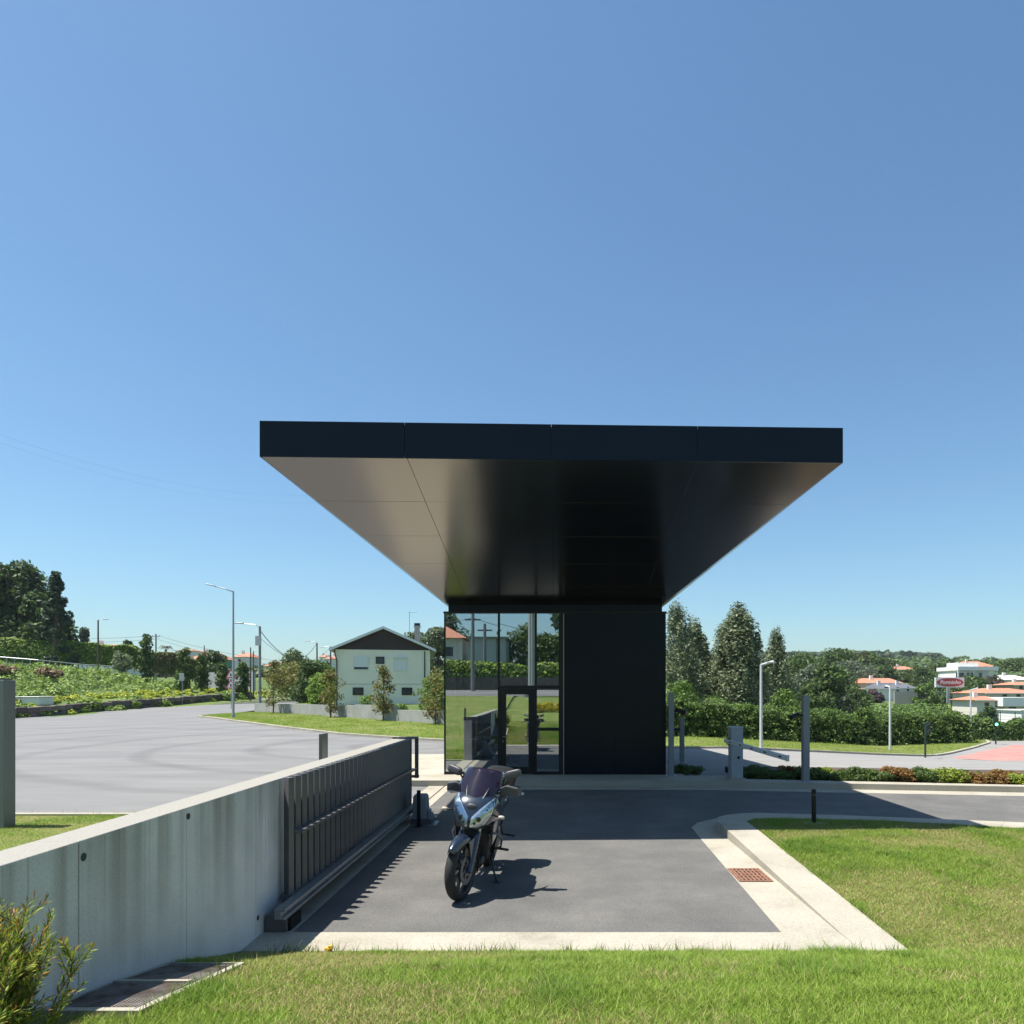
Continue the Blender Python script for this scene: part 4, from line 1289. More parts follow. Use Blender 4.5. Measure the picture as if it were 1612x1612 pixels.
    # handlebar, guards, levers, mirrors
    MB().tube([(-0.43, 0.56, 1.10), (-0.30, 0.52, 1.12), (-0.12, 0.44, 1.07), (0.12, 0.44, 1.07), (0.30, 0.52, 1.12), (0.43, 0.56, 1.10)], 0.0125, 10).xform(ST).build('handlebar', chrome, root, local=True, smooth=True)
    for s in (-1, 1):
        MB().tube([(s * 0.27, 0.52, 1.12), (s * 0.42, 0.56, 1.10)], 0.018, 10).xform(ST).build('grip', blackp, root, local=True, smooth=True)
        # hand guard: wedge-shaped shell
        gv = [(0.225, 0.44, 1.075), (0.225, 0.43, 1.155), (0.30, 0.415, 1.185), (0.425, 0.45, 1.165), (0.437, 0.47, 1.075), (0.37, 0.44, 1.05)]
        MB().extr([(s * p[0], p[1], p[2]) for p in gv], (s * 0.012, 0.10, 0.014)).xform(ST).build('hand_guard', greyp, root, local=True, bevel=0.012)
        MB().tube([(s * 0.25, 0.47, 1.12), (s * 0.44, 0.50, 1.095)], 0.006, 6).xform(ST).build('lever', alu, root, local=True)
        MB().cyl((s * 0.425, 0.555, 1.10), (s * 0.465, 0.57, 1.095), 0.017, n=12).xform(ST).build('bar_end', alu, root, local=True, smooth='auto')
        mr = MB().sell((s * 0.355, 0.50, 1.315), (0.092, 0.034, 0.046), 0.5, (0, s * R(-16), s * R(10))).xform(ST).build('mirror', greyp, root, local=True, smooth=True)
        MB().tube([(s * 0.215, 0.52, 1.12), (s * 0.25, 0.52, 1.20), (s * 0.30, 0.51, 1.285)], [0.008, 0.008, 0.012], 8).xform(ST).build('stem', blackp, mr, local=True, smooth=True)
        vsm = MB().sell((s * 0.355, 0.535, 1.315), (0.080, 0.008, 0.038), 0.5, (0, s * R(-16), s * R(10))).xform(ST).build('mirror_glass', mat('mirror_silver', (0.8, 0.8, 0.8), 0.02, metal=1.0), mr, local=True, smooth=True)
        # indicators
        ind = MB().sell((s * 0.315, 0.18, 0.90), (0.036, 0.03, 0.022), 0.85, nu=14, nv=8).build('turn_signal', mat('indicator_lens', (0.42, 0.36, 0.30), 0.15), root, local=True, smooth=True)
        MB().tube([(s * 0.225, 0.22, 0.90), (s * 0.30, 0.19, 0.90)], 0.009, 8).build('stalk', blackp, ind, local=True, smooth=True)
        # flank panels
        MB().extr([(s * 0.205, 0.30, 0.78), (s * 0.235, 0.50, 0.98), (s * 0.225, 0.80, 0.98), (s * 0.20, 0.88, 0.80), (s * 0.185, 0.66, 0.56), (s * 0.19, 0.44, 0.52)], (s * 0.02, 0, 0)).build('side_fairing', paint, root, local=True, bevel=0.008)
        # frame spars, crash bars, pegs
        MB().tube([(s * 0.09, 0.38, 0.86), (s * 0.17, 0.62, 0.80), (s * 0.17, 0.95, 0.62), (s * 0.15, 1.08, 0.42)], [0.026, 0.03, 0.03, 0.026], 8).build('frame_spar', mat('frame_alu', (0.30, 0.30, 0.31), 0.4, metal=0.7), root, local=True, smooth=True)
        MB().tube([(s * 0.10, 0.40, 0.62), (s * 0.24, 0.46, 0.66), (s * 0.29, 0.60, 0.58), (s * 0.27, 0.72, 0.46), (s * 0.12, 0.74, 0.38)], 0.0125, 8).build('crash_bar', chrome, root, local=True, smooth=True)
        pg = MB().tube([(s * 0.15, 1.02, 0.36), (s * 0.205, 1.02, 0.36)], 0.012, 8).build('foot_peg_bracket', blackp, root, local=True)
        MB().rbox((s * 0.265, 1.02, 0.365), (0.12, 0.045, 0.025), 0.008).build('foot_peg', blackp, pg, local=True, smooth=True)
        pg = MB().tube([(s * 0.15, 1.22, 0.62), (s * 0.18, 1.34, 0.47), (s * 0.22, 1.34, 0.47)], 0.013, 8).build('passenger_peg_bracket', blackp, root, local=True)
        MB().rbox((s * 0.28, 1.34, 0.475), (0.12, 0.04, 0.025), 0.008).build('foot_peg', blackp, pg, local=True, smooth=True)
    # radiator, engine, exhaust
    MB().rbox((0, 0.40, 0.66), (0.30, 0.04, 0.26), 0.01, (-0.15, 0, 0)).build('radiator', mat('radiator_black', (0.012, 0.012, 0.013), 0.6, bump=0.6, bscale=120), root, local=True, smooth=True)
    MB().rbox((0, 0.86, 0.44), (0.30, 0.46, 0.32), 0.05).cyl((-0.19, 0.92, 0.42), (0.19, 0.92, 0.42), 0.115, n=24).cyl((0, 0.72, 0.5), (0, 0.50, 0.70), 0.10, 0.095, n=18).cyl((0, 0.94, 0.55), (0, 1.05, 0.80), 0.10, 0.095, n=18).build('engine', mat('engine_dark', (0.035, 0.035, 0.037), 0.45, metal=0.5), root, local=True, smooth='auto')
    MB().rbox((0, 0.62, 0.31), (0.24, 0.30, 0.12), 0.04, (0.25, 0, 0)).build('skid_plate', blackp, root, local=True, smooth=True)
    ex = MB().tube([(-0.03, 0.50, 0.60), (-0.06, 0.44, 0.42), (-0.10, 0.58, 0.26), (-0.15, 1.0, 0.26), (-0.19, 1.25, 0.36)], 0.024, 10).build('exhaust_pipe', mat('exhaust_steel', (0.22, 0.19, 0.17), 0.35, metal=0.9), root, local=True, smooth=True)
    MB().cyl((-0.20, 1.24, 0.36), (-0.23, 1.78, 0.56), 0.055, 0.065, n=18).build('silencer', chrome, ex, local=True, smooth='auto')
    # tank, seats, tail, swing arm
    MB().sell((0, 0.82, 0.98), (0.185, 0.28, 0.16), 0.75, (0.06, 0, 0), nu=28, nv=16).build('fuel_tank', paint, root, local=True, smooth=True)
    MB().sell((0, 1.20, 0.865), (0.155, 0.24, 0.065), 0.6, (-0.03, 0, 0), nu=24, nv=12).sell((0, 1.55, 0.93), (0.145, 0.22, 0.065), 0.6, (0.08, 0, 0), nu=24, nv=12).build('seat', leather, root, local=True, smooth=True)
    MB().sell((0, 1.50, 0.82), (0.15, 0.42, 0.085), 0.6, (0.12, 0, 0), nu=24, nv=12).build('tail_unit', paint, root, local=True, smooth=True)
    for s in (-1, 1):
        MB().rbox((s * 0.115, 1.28, 0.335), (0.04, 0.56, 0.085), 0.015, (-0.03, 0, 0)).build('swing_arm', mat('frame_alu', (0.3, 0.3, 0.31), 0.4, metal=0.7), root, local=True, smooth=True)
    MB().rbox((0, 1.76, 0.62), (0.18, 0.03, 0.30), 0.012, (0.35, 0, 0)).build('rear_fender', blackp, root, local=True, smooth=True)
    MB().tube([(-0.17, 1.34, 0.92), (-0.19, 1.6, 0.97), (-0.14, 1.86, 0.99), (0.14, 1.86, 0.99), (0.19, 1.6, 0.97), (0.17, 1.34, 0.92)], 0.012, 8).build('luggage_rack', blackp, root, local=True, smooth=True)
    # side stand (bike leans towards +x)
    st = MB().tube([(0.13, 0.90, 0.30), (0.20, 0.82, 0.17), (0.275, 0.74, SFZ + 0.012)], [0.014, 0.013, 0.011], 8).build('side_stand', blackp, root, local=True, smooth=True)
    MB().rbox((0.285, 0.73, SFZ + 0.006), (0.07, 0.06, 0.012), 0.004, (0, -R(LEAN), 0)).build('stand_foot', blackp, st, local=True)
    # top case strapped on the rack
    return root
STEER, LEAN, YAW = -13.0, 8.0, 6.0
SFZ = -math.tan(R(LEAN)) * (-0.285) * -1 * -1   # foot height in bike space so it meets the ground
SFZ = 0.285 * math.tan(R(LEAN)) - 0.001
bike = build_motorcycle()
tc_ = empty('top_case', (0, 1.62, 1.0), 'rounded black top case on the rack of the motorcycle', 'top case')
leather = MATS['black_vinyl']
MB().sell((0, 1.66, 1.135), (0.20, 0.235, 0.115), 0.66, (0.05, 0, 0), nu=30, nv=16).build('lid', leather, tc_, smooth=True)
MB().sell((0, 1.66, 1.06), (0.185, 0.22, 0.07), 0.5, nu=26, nv=10).build('base', MATS['black_plastic'], tc_, smooth=True)
MB().sell((0, 1.42, 1.12), (0.15, 0.03, 0.06), 0.7).build('back_pad', leather, tc_, smooth=True)
MBK = Matrix.Translation(Vector((-1.04, 7.68, 0.004))) @ Matrix.Rotation(R(-YAW), 4, 'Z') @ Matrix.Rotation(R(LEAN), 4, 'Y')
bike.matrix_world = MBK
tc_.matrix_world = MBK @ Matrix.Translation(Vector((0, 1.62, 1.0)))

# ------------------------------------------------------------------ barrier, camera posts
M_GREY = mat('grey_paint', (0.30, 0.33, 0.36), 0.45, var=0.05)
M_ARM = mat('arm_white', (0.62, 0.63, 0.63), 0.4)
bx, by = px(1158, 1226, 17.3).x, 17.3
ba = empty('barrier', (bx, by, 0.14), 'grey barrier cabinet with a long white boom across the lane', 'barrier')
MB().box(bx - 0.14, bx + 0.14, by - 0.16, by + 0.16, 0.17, 1.36).build('cabinet', M_GREY, ba, bevel=0.012)
MB().box(bx - 0.15, bx + 0.15, by - 0.17, by + 0.17, 1.36, 1.385).build('lid', mat('grey_lid', (0.38, 0.40, 0.42), 0.4), ba, bevel=0.006)
MB().box(bx - 0.19, bx + 0.19, by - 0.2, by + 0.2, 0.14, 0.17).build('base_plate', M_CONC, ba)
MB().cyl((bx + 0.03, by - 0.165, 0.66), (bx + 0.03, by - 0.158, 0.66), 0.035, n=16).build('lock', M_FRAME, ba)
axx = bx - 0.05
MB().cyl((bx - 0.20, by + 0.0, 1.03), (bx - 0.13, by + 0.0, 1.03), 0.08, n=18).build('pivot', M_FRAME, ba, smooth='auto')
arm = MB().box(bx - 0.215, bx - 0.165, 12.85, by + 0.28, 0.985, 1.085).build('boom', M_ARM, ba, bevel=0.012)
for k in range(5):
    yy = 13.1 + k * 0.95
    MB().box(bx - 0.2165, bx - 0.1635, yy, yy + 0.16, 1.02, 1.05).build('reflector', mat('reflector_dark', (0.05, 0.05, 0.06), 0.2), arm)
MB().box(bx - 0.22, bx - 0.16, 12.82, 12.85, 0.98, 1.09).build('end_cap', mat('cap_grey', (0.45, 0.45, 0.46), 0.5), arm)
def camera_post(x, ybase, d, top, w, label, side, hz, zb):
    X = px(x, 1100, d).x
    zt = EYE - (top - PY) * d / F
    r = empty('camera_post', (X, d, zb), label, 'camera post')
    MB().box(X - w / 2, X + w / 2, d - w / 2, d + w / 2, zb + 0.012, zt).build('post', mat('post_grey', (0.20, 0.215, 0.23), 0.45, var=0.05), r, bevel=0.006)
    MB().box(X - w, X + w, d - w, d + w, zb, zb + 0.014).build('base_plate', M_GREY, r)
    if hz:
        z = EYE - (hz - PY) * d / F
        s = side
        br = MB().cyl((X + s * w / 2, d, z), (X + s * (w / 2 + 0.10), d, z), 0.028, n=12).build('bracket', M_FRAME, r)
        MB().cyl((X + s * (w / 2 + 0.08), d + 0.05, z + 0.02), (X + s * (w / 2 + 0.30), d - 0.10, z - 0.05), 0.05, 0.055, n=16).build('camera', M_FRAME, r, smooth='auto')
    return r
camera_post(1056.5, 1220, 17.85, 1090, 0.125, 'grey square camera post beside the black gatehouse wall', 1, 1119, 0.14)
camera_post(1268, 1229, 16.75, 1095, 0.15, 'grey square camera post at the shrub bed beyond the barrier', -1, 1126, 0.14)
camera_post(1073.5, 1203, 24.0, 1130, 0.14, 'short grey camera post down by the service road', -1, 1148, gz(px(1073, 1100, 24.0).x, 24.0))

# ------------------------------------------------------------------ low shrubs along the kerb
def shrub_proto(name, seed, cols, rx, h, n, leaf=0.022):
    rg = np.random.default_rng(seed)
    root = empty(name, (0, 0, 0))
    C, N, cc = crown(0.05, h, [(0, rx * 0.75), (0.4, rx), (0.8, rx * 0.8), (1, rx * 0.35)], 60, 0.09, n, rg, 0.9)
    V = leaf_quads(C, leaf * rg.uniform(0.6, 1.5, n), N, 0.45, rg)
    np_mesh('foliage', V, n, 4, mixcol(n, cols, rg, 0.22), leafmat('leaf', 0.3), root)
    m = MB()
    for k in range(10):
        c = Vector(cc[k])
        m.tube([(rg.normal() * 0.03, rg.normal() * 0.03, -0.03), c * 0.5, c], [0.008, 0.006, 0.003], 5)
    m.build('stem', mat('twig', (0.12, 0.08, 0.05), 0.9), root, local=True)
    return root
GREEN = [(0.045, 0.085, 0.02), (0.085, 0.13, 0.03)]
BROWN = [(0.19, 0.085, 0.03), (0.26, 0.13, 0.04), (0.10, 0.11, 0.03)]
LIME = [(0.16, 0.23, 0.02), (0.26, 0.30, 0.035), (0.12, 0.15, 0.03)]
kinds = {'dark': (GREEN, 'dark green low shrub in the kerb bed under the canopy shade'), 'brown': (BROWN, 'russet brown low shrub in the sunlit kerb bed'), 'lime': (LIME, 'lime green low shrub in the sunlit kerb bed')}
protos = {}
seq = []
x = 4.9
rs = random.Random(5)
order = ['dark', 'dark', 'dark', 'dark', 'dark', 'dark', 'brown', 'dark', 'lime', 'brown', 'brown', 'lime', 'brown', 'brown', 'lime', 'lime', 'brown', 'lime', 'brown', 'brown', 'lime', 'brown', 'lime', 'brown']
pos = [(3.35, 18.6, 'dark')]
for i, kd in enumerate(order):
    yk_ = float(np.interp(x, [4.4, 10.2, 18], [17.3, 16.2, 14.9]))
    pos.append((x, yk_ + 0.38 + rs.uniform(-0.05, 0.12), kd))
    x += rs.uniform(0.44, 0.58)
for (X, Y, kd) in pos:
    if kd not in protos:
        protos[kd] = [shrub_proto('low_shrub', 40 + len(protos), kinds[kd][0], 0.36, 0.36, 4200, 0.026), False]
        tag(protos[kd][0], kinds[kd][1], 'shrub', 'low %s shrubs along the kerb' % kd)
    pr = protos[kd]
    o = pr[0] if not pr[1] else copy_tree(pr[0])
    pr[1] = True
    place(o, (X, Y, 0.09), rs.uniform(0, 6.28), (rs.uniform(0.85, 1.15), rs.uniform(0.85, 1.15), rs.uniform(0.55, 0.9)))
for i in range(9):   # second row behind
    pr = protos[['dark', 'brown', 'lime'][i % 3]]
    X = 5.0 + i * 0.8
    Y = float(np.interp(X, [4.4, 10.2, 18], [17.3, 16.2, 14.9])) + 1.05
    place(copy_tree(pr[0]), (X, Y, 0.09), rs.uniform(0, 6.28), (0.9, 0.9, rs.uniform(0.5, 0.75)))

# ------------------------------------------------------------------ foreground bottlebrush shrub by the wall
def bottlebrush():
    rg = np.random.default_rng(77)
    base = Vector((-2.40, 2.98, gz(-2.4, 2.98)))
    root = empty('bottlebrush_shrub', base, 'leafy green and orange tipped shrub growing against the concrete wall', 'shrub')
    m = MB(); LC = []; LN = []; LD = []; LS = []; CL = []
    for k in range(110):
        a = rg.uniform(0, 6.28); sp = rg.uniform(0.05, 0.5)
        L = rg.uniform(0.34, 0.68)
        d = Vector((math.cos(a) * sp, math.sin(a) * sp, 1)).normalized()
        b0 = Vector((rg.normal() * 0.09, rg.normal() * 0.12, -0.03))
        pts = [b0]
        dd = d.copy()
        for q in range(6):
            dd = (dd + Vector((rg.normal() * 0.08, rg.normal() * 0.08, 0.05))).normalized()
            nx = pts[-1] + dd * L / 6; nx.x = max(nx.x, -0.235); pts.append(nx)
        m.tube(pts, [0.005 * (1 - 0.8 * q / 6) + 0.0008 for q in range(7)], 4)
        subs = [pts]
        for q in range(5):
            i0 = rg.integers(2, 6)
            d2 = (dd + Vector((rg.normal() * 0.5, rg.normal() * 0.5, 0.2))).normalized()
            L2 = rg.uniform(0.10, 0.24)
            d2.x = max(d2.x, -0.05) if pts[i0].x < -0.1 else d2.x
            p2 = [pts[i0] + d2 * L2 * t / 3 for t in range(4)]
            m.tube(p2, [0.0025, 0.002, 0.0016, 0.001], 4)
            subs.append(p2)
        for si, sp_ in enumerate(subs):
            n = 46 if si == 0 else 34
            for q in range(n):
                t = (0.25 if si == 0 else 0.05) + (0.75 if si == 0 else 0.95) * q / n
                f = t * (len(sp_) - 1); i0 = min(int(f), len(sp_) - 2)
                p = sp_[i0] + (sp_[i0 + 1] - sp_[i0]) * (f - i0)
                ax = (sp_[i0 + 1] - sp_[i0]).normalized()
                o = Vector(rg.normal(size=3)); o = (o - ax * o.dot(ax)).normalized()
                ld = (ax * 0.9 + o * 0.75).normalized()
                LC.append(p); LD.append(ld); LN.append(ld.cross(o).normalized()); LS.append(rg.uniform(0.026, 0.052))
                tip = max(0, t - 0.72) / 0.28
                g = np.array([0.13, 0.20, 0.025]) if rg.random() < 0.5 else np.array([0.28, 0.32, 0.035])
                if tip > 0 and rg.random() < 0.35 * tip + 0.08:
                    g = np.array([0.36, 0.17, 0.035])
                CL.append(g * rg.uniform(0.7, 1.25))
    C = np.array(LC); D = np.array(LD); B = np.array(LN); S = np.array(LS)[:, None]
    n = len(C)
    V = np.empty((n, 4, 3))
    V[:, 0] = C; V[:, 1] = C + D * S * 0.55 + B * 0.0034; V[:, 2] = C + D * S; V[:, 3] = C + D * S * 0.55 - B * 0.0034
    np_mesh('foliage', V.reshape(-1, 3), n, 4, np.array(CL), leafmat('leaf', 0.3), root)
    m.build('stem', mat('shrub_stem', (0.14, 0.10, 0.06), 0.85), root, local=True)
    return root
bottlebrush()

# ------------------------------------------------------------------ background, yard side (left)
M_LOWW = mat('low_wall_concrete', (0.30, 0.30, 0.285), 0.85, var=0.15, vscale=1.2)
M_POLE = mat('galvanised_pole', (0.34, 0.36, 0.38), 0.45, metal=0.3)
M_WOOD = mat('pole_brown', (0.11, 0.075, 0.055), 0.9, var=0.2, vscale=4)
M_CPOLE = mat('pole_concrete', (0.22, 0.23, 0.23), 0.85)
M_TILE = mat('roof_tile', (0.42, 0.17, 0.10), 0.8, var=0.25, vscale=1.4, stretch=(1, 6, 1))
M_WHITE = mat('white_render', (0.74, 0.73, 0.70), 0.8, var=0.04, vscale=0.8)
M_CREAM = mat('cream_render', (0.80, 0.75, 0.63), 0.8, var=0.05, vscale=0.6)
M_WIN = mat('window_glass_dark', (0.03, 0.04, 0.05), 0.1)
M_WFR = mat('window_frame_white', (0.7, 0.7, 0.7), 0.5)

def low_wall(name, label, path, tops, th, material, zb=-0.3, seg=None):
    root = empty(name, (path[0][0], path[0][1], gz(*path[0])), label, 'wall')
    for i in range(len(path) - 1):
        a, b = Vector(path[i]), Vector(path[i + 1])
        n = max(1, int((b - a).length / seg)) if seg else 1
        for k in range(n):
            p, q = a.lerp(b, k / n), a.lerp(b, (k + 1) / n)
            t = (q - p).normalized(); nn = Vector((-t.y, t.x)) * th
            g_ = t * 0.01
            p2, q2 = p + g_, q - g_
            zt = tops[i]
            if callable(zt): zt0, zt1 = zt(p.x, p.y), zt(q.x, q.y)
            else: zt0 = zt1 = zt
            z0, z1 = gz(p.x, p.y) + zb, gz(q.x, q.y) + zb
            m = MB().add([(p2.x, p2.y, z0), (q2.x, q2.y, z1), (q2.x + nn.x, q2.y + nn.y, z1), (p2.x + nn.x, p2.y + nn.y, z0),
                          (p2.x, p2.y, zt0), (q2.x, q2.y, zt1), (q2.x + nn.x, q2.y + nn.y, zt1), (p2.x + nn.x, p2.y + nn.y, zt0)],
                         [(0, 3, 2, 1), (4, 5, 6, 7), (0, 1, 5, 4), (1, 2, 6, 5), (2, 3, 7, 6), (3, 0, 4, 7)])
            m.build('wall_segment', material, root)
    return root
low_wall('retaining_wall', 'low grey concrete wall behind the row of young trees', [(-23.6, 56.8), (-12.9, 46.4), (-9.6, 43.3), (-6.3, 40.1), (-1, 35.5)], [1.36, 1.42, 1.16, 1.16], 0.25, M_LOWW, seg=3.2)

# young magnolias
MAG = [(0.085, 0.115, 0.022), (0.15, 0.17, 0.035), (0.19, 0.14, 0.04), (0.11, 0.075, 0.03)]
for i, (bx_, bt, bb, d, w, lab) in enumerate([(430, 1040, 1124, 53.0, 0.95, 'bushy young magnolia tree next to the lamp post lawn end'), (520.5, 1056, 1131, 47.3, 0.80, 'slim young magnolia tree left of the pale house corner'),
                                           (603.5, 1053, 1138, 43.6, 0.72, 'thin young magnolia tree before the pale house'), (686, 1060, 1146, 40.2, 0.78, 'young magnolia tree beside the glass corner of the gatehouse')]):
    P = gpx(bx_, d)
    H = (bb - bt) * d / F
    make_tree('young_tree', lab, 'tree', P, H, 0.05, [(0, w * 0.55), (0.25, w), (0.6, w * 0.85), (1, w * 0.18)], MAG, 1500, 0.075, 46, 0.30, h0=0.16, group='young trees on the lawn strip', seed=100 + i, limbs=12, aspect=0.45)

# pale two-storey house
def gable_house():
    d = 70.0
    xl, xr = px(531, 1000, d).x, px(676, 1000, d).x
    zb = gz((xl + xr) / 2, d) - 0.6
    ze = EYE + (1090 - 1023) * d / F
    za = EYE + (1090 - 990) * d / F
    xa = px(603.5, 1000, d).x
    root = empty('gable_house', ((xl + xr) / 2, d, gz((xl + xr) / 2, d)), 'pale green two-storey house with a dark brown gable', 'house')
    MB().box(xl, xr, d, d + 12, zb, ze).build('wall', M_CREAM, root)
    MB().add([(xl - 0.3, d - 0.02, ze), (xr + 0.3, d - 0.02, ze), (xa, d - 0.02, za - 0.1), (xl - 0.3, d + 0.2, ze), (xr + 0.3, d + 0.2, ze), (xa, d + 0.2, za - 0.1)], [(0, 1, 2), (3, 5, 4), (0, 3, 4, 1), (1, 4, 5, 2), (2, 5, 3, 0)]).build('gable', mat('brown_cladding', (0.045, 0.028, 0.026), 0.8, var=0.15, vscale=3, stretch=(8, 1, 1)), root)
    ov = 0.55
    rf = None
    for s, xe in ((-1, xl - ov), (1, xr + ov)):
        zz = ze - 0.15
        m = MB().add([(xa, d - 0.45, za), (xe, d - 0.45, zz), (xe, d + 12.4, zz), (xa, d + 12.4, za), (xa, d - 0.45, za + 0.2), (xe, d - 0.45, zz + 0.2), (xe, d + 12.4, zz + 0.2), (xa, d + 12.4, za + 0.2)],
                     [(0, 1, 2, 3), (4, 7, 6, 5), (0, 4, 5, 1), (1, 5, 6, 2), (2, 6, 7, 3), (3, 7, 4, 0)])
        r_ = m.build('roof', mat('grey_roof', (0.30, 0.30, 0.30), 0.8), root)
        m = MB().add([(xa, d - 0.50, za - 0.02), (xe, d - 0.50, zz - 0.02), (xe, d - 0.452, zz - 0.02), (xa, d - 0.452, za - 0.02), (xa, d - 0.50, za + 0.23), (xe, d - 0.50, zz + 0.23), (xe, d - 0.452, zz + 0.23), (xa, d - 0.452, za + 0.23)],
                     [(0, 1, 2, 3), (4, 7, 6, 5), (0, 4, 5, 1), (1, 5, 6, 2), (2, 6, 7, 3), (3, 7, 4, 0)])
        m.build('barge_board', M_WFR, r_)
        rf = rf or r_
    # chimney, antenna
    ch = px(670, 985, d + 5)
    MB().box(ch.x - 0.28, ch.x + 0.28, d + 5, d + 5.6, ze - 0.5, ch.z - 0.1).box(ch.x - 0.36, ch.x + 0.36, d + 4.92, d + 5.68, ch.z - 0.1, ch.z + 0.05).build('chimney', M_LOWW, rf)
    MB().box(ch.x - 0.3, ch.x + 0.3, d + 4.98, d + 5.62, ch.z + 0.05, ch.z + 0.32).build('chimney_cap', M_FRAME, rf)
    an = px(660.5, 962, d + 6)
    m = MB().cyl((an.x, d + 6, ze), (an.x, d + 6, an.z), 0.03, n=6).cyl((an.x - 0.1, d + 6, an.z - 0.1), (an.x + 0.85, d + 6, an.z - 0.1), 0.02, n=5)
    for k in range(6):
        m.cyl((an.x + k * 0.15, d + 5.8, an.z - 0.1), (an.x + k * 0.15, d + 6.2, an.z - 0.1), 0.012, n=4)
    m.build('antenna', M_POLE, rf)
    # windows: (x0, x1, y0, y1, shutter)
    for (x0, x1, y0, y1, sh) in ((559, 580, 1035, 1054, 0.8), (593, 604, 1035, 1044, 0), (621, 639, 1037, 1055, 1.0), (558, 572, 1083.5, 1093, 0), (633, 647, 1083.5, 1093, 0)):
        a, b = px(x0, y1, d), px(x1, y0, d)
        w = MB().box(a.x, b.x, d - 0.03, d - 0.005, a.z, b.z).build('window', M_WIN, root)
        fr = MB()
        t = 0.07
        fr.box(a.x - t, a.x, d - 0.06, d - 0.01, a.z - t, b.z + t).box(b.x, b.x + t, d - 0.06, d - 0.01, a.z - t, b.z + t).box(a.x, b.x, d - 0.06, d - 0.01, b.z, b.z + t).box(a.x, b.x, d - 0.08, d - 0.01, a.z - t, a.z)
        fr.build('frame', M_WFR if sh else M_FRAME, w)
        if sh:
            MB().box(a.x + 0.01, b.x - 0.01, d - 0.055, d - 0.032, b.z - (b.z - a.z) * sh, b.z).build('shutter', mat('shutter_white', (0.68, 0.70, 0.70), 0.6, var=0.04, vscale=30, stretch=(0.1, 0.1, 20)), w)
        if sh == 1.0:
            MB().box(a.x - 0.12, b.x + 0.12, d - 0.25, d - 0.008, b.z + 0.08, b.z + 0.2).build('hood', M_WFR, w)
    # downpipes and storey line
    for x0 in (533, 667.5):
        p = px(x0, 1035, d)
        MB().tube([(p.x + (0.0 if x0 > 600 else -0.2), d - 0.4, ze - 0.1), (p.x, d - 0.08, ze - 1.1), (p.x, d - 0.08, zb + 0.3)], 0.055, 6).build('downpipe', M_FRAME, root)
    root.rotation_euler.z = R(10.5)
    zl = EYE - (1077 - PY) * d / F
    MB().box(xl, xr, d - 0.015, d - 0.002, zl - 0.03, zl + 0.03).build('storey_line', mat('line_grey', (0.38, 0.4, 0.36), 0.8), root)
gable_house()

def lamp_post(x, ytop, ybase, d, arm_px, arm_py, label, r=0.09, material=None, zb=None):
    P = gpx(x, d)
    if zb is not None: P.z = zb
    zt = EYE - (ytop - PY) * d / F
    root = empty('street_lamp', P, label, 'street lamp')
    material = material or M_POLE
    MB().cyl((P.x, d, P.z - 0.15), (P.x, d, zt), r, r * 0.62, n=12).build('pole', material, root, smooth='auto')
    a = px(arm_px, arm_py, d)
    e = Vector((P.x, d, zt))
    k = e.lerp(a, 0.62)
    MB().tube([e - Vector((0, 0, 0.05)), e.lerp(a, 0.3), k], 0.035, 6).build('arm', material, root, smooth=True)
    dv = (a - k)
    MB().rbox((k + a) / 2, (dv.length, 0.22, 0.07), 0.02, (0, -math.atan2(dv.z, dv.x), 0)).build('lamp_head', M_POLE, root, smooth=True)
    MB().cyl((P.x, d, P.z - 0.02), (P.x, d, P.z + 0.25), r * 1.5, n=12).build('base', material, root)
    return root
lamp_post(367.2, 930.5, 1130, 47.0, 324, 919, 'tall grey street lamp at the corner of the yard lawn', 0.085)

M_WIRE = mat('cable', (0.025, 0.025, 0.027), 0.6)
def cable(p, q, sag, label, r=0.014, n=16):
    pts = []
    for k in range(n + 1):
        t = k / n
        v = Vector(p).lerp(Vector(q), t); v.z -= sag * 4 * t * (1 - t)
        pts.append(v)
    tag(MB().tube(pts, r, 5).build('power_cable', M_WIRE), label, 'cable')
def utility_pole(x, ytop, d, label, r=0.13, material=None, box=None, lamp=None, xarm=False):
    P = gpx(x, d)
    zt = EYE - (ytop - PY) * d / F
    root = empty('utility_pole', P, label, 'utility pole')
    MB().cyl((P.x, d, P.z - 0.3), (P.x, d, zt), r, r * 0.7, n=10).build('pole', material or M_CPOLE, root, smooth='auto')
    if box:
        b = px(x, box, d)
        MB().box(b.x - 0.24, b.x + 0.16, d - 0.3, d - 0.1, b.z - 0.42, b.z + 0.32).build('meter_box', mat('box_grey', (0.45, 0.46, 0.47), 0.6), root)
    if lamp:
        a = px(lamp[0], lamp[1], d)
        e = Vector((P.x, d, zt - 0.1))
        MB().tube([e, e.lerp(a, 0.2) + Vector((0, 0, 0.15)), a], 0.03, 6).build('lamp_arm', M_POLE, root)
        MB().rbox(a, (0.7, 0.2, 0.09), 0.03).build('lamp_head', M_POLE, root, smooth=True)
    if xarm:
        MB().box(P.x - 0.8, P.x + 0.8, d - 0.05, d + 0.05, zt - 0.55, zt - 0.43).build('cross_arm', M_CPOLE, root)
        for s in (-0.7, 0, 0.7):
            MB().cyl((P.x + s, d, zt - 0.43), (P.x + s, d, zt - 0.2), 0.05, n=8).build('insulator', mat('insulator', (0.25, 0.2, 0.18), 0.3), root)
    return Vector((P.x, d, zt))
U1 = utility_pole(409, 986, 57, 'concrete utility pole with meter box and lamp arm by the retaining wall', 0.13, box=1008, lamp=(377, 981))
U2 = utility_pole(499, 1012, 98, 'dark utility pole left of the pale house gable', 0.13, M_WOOD, lamp=(484, 1009))
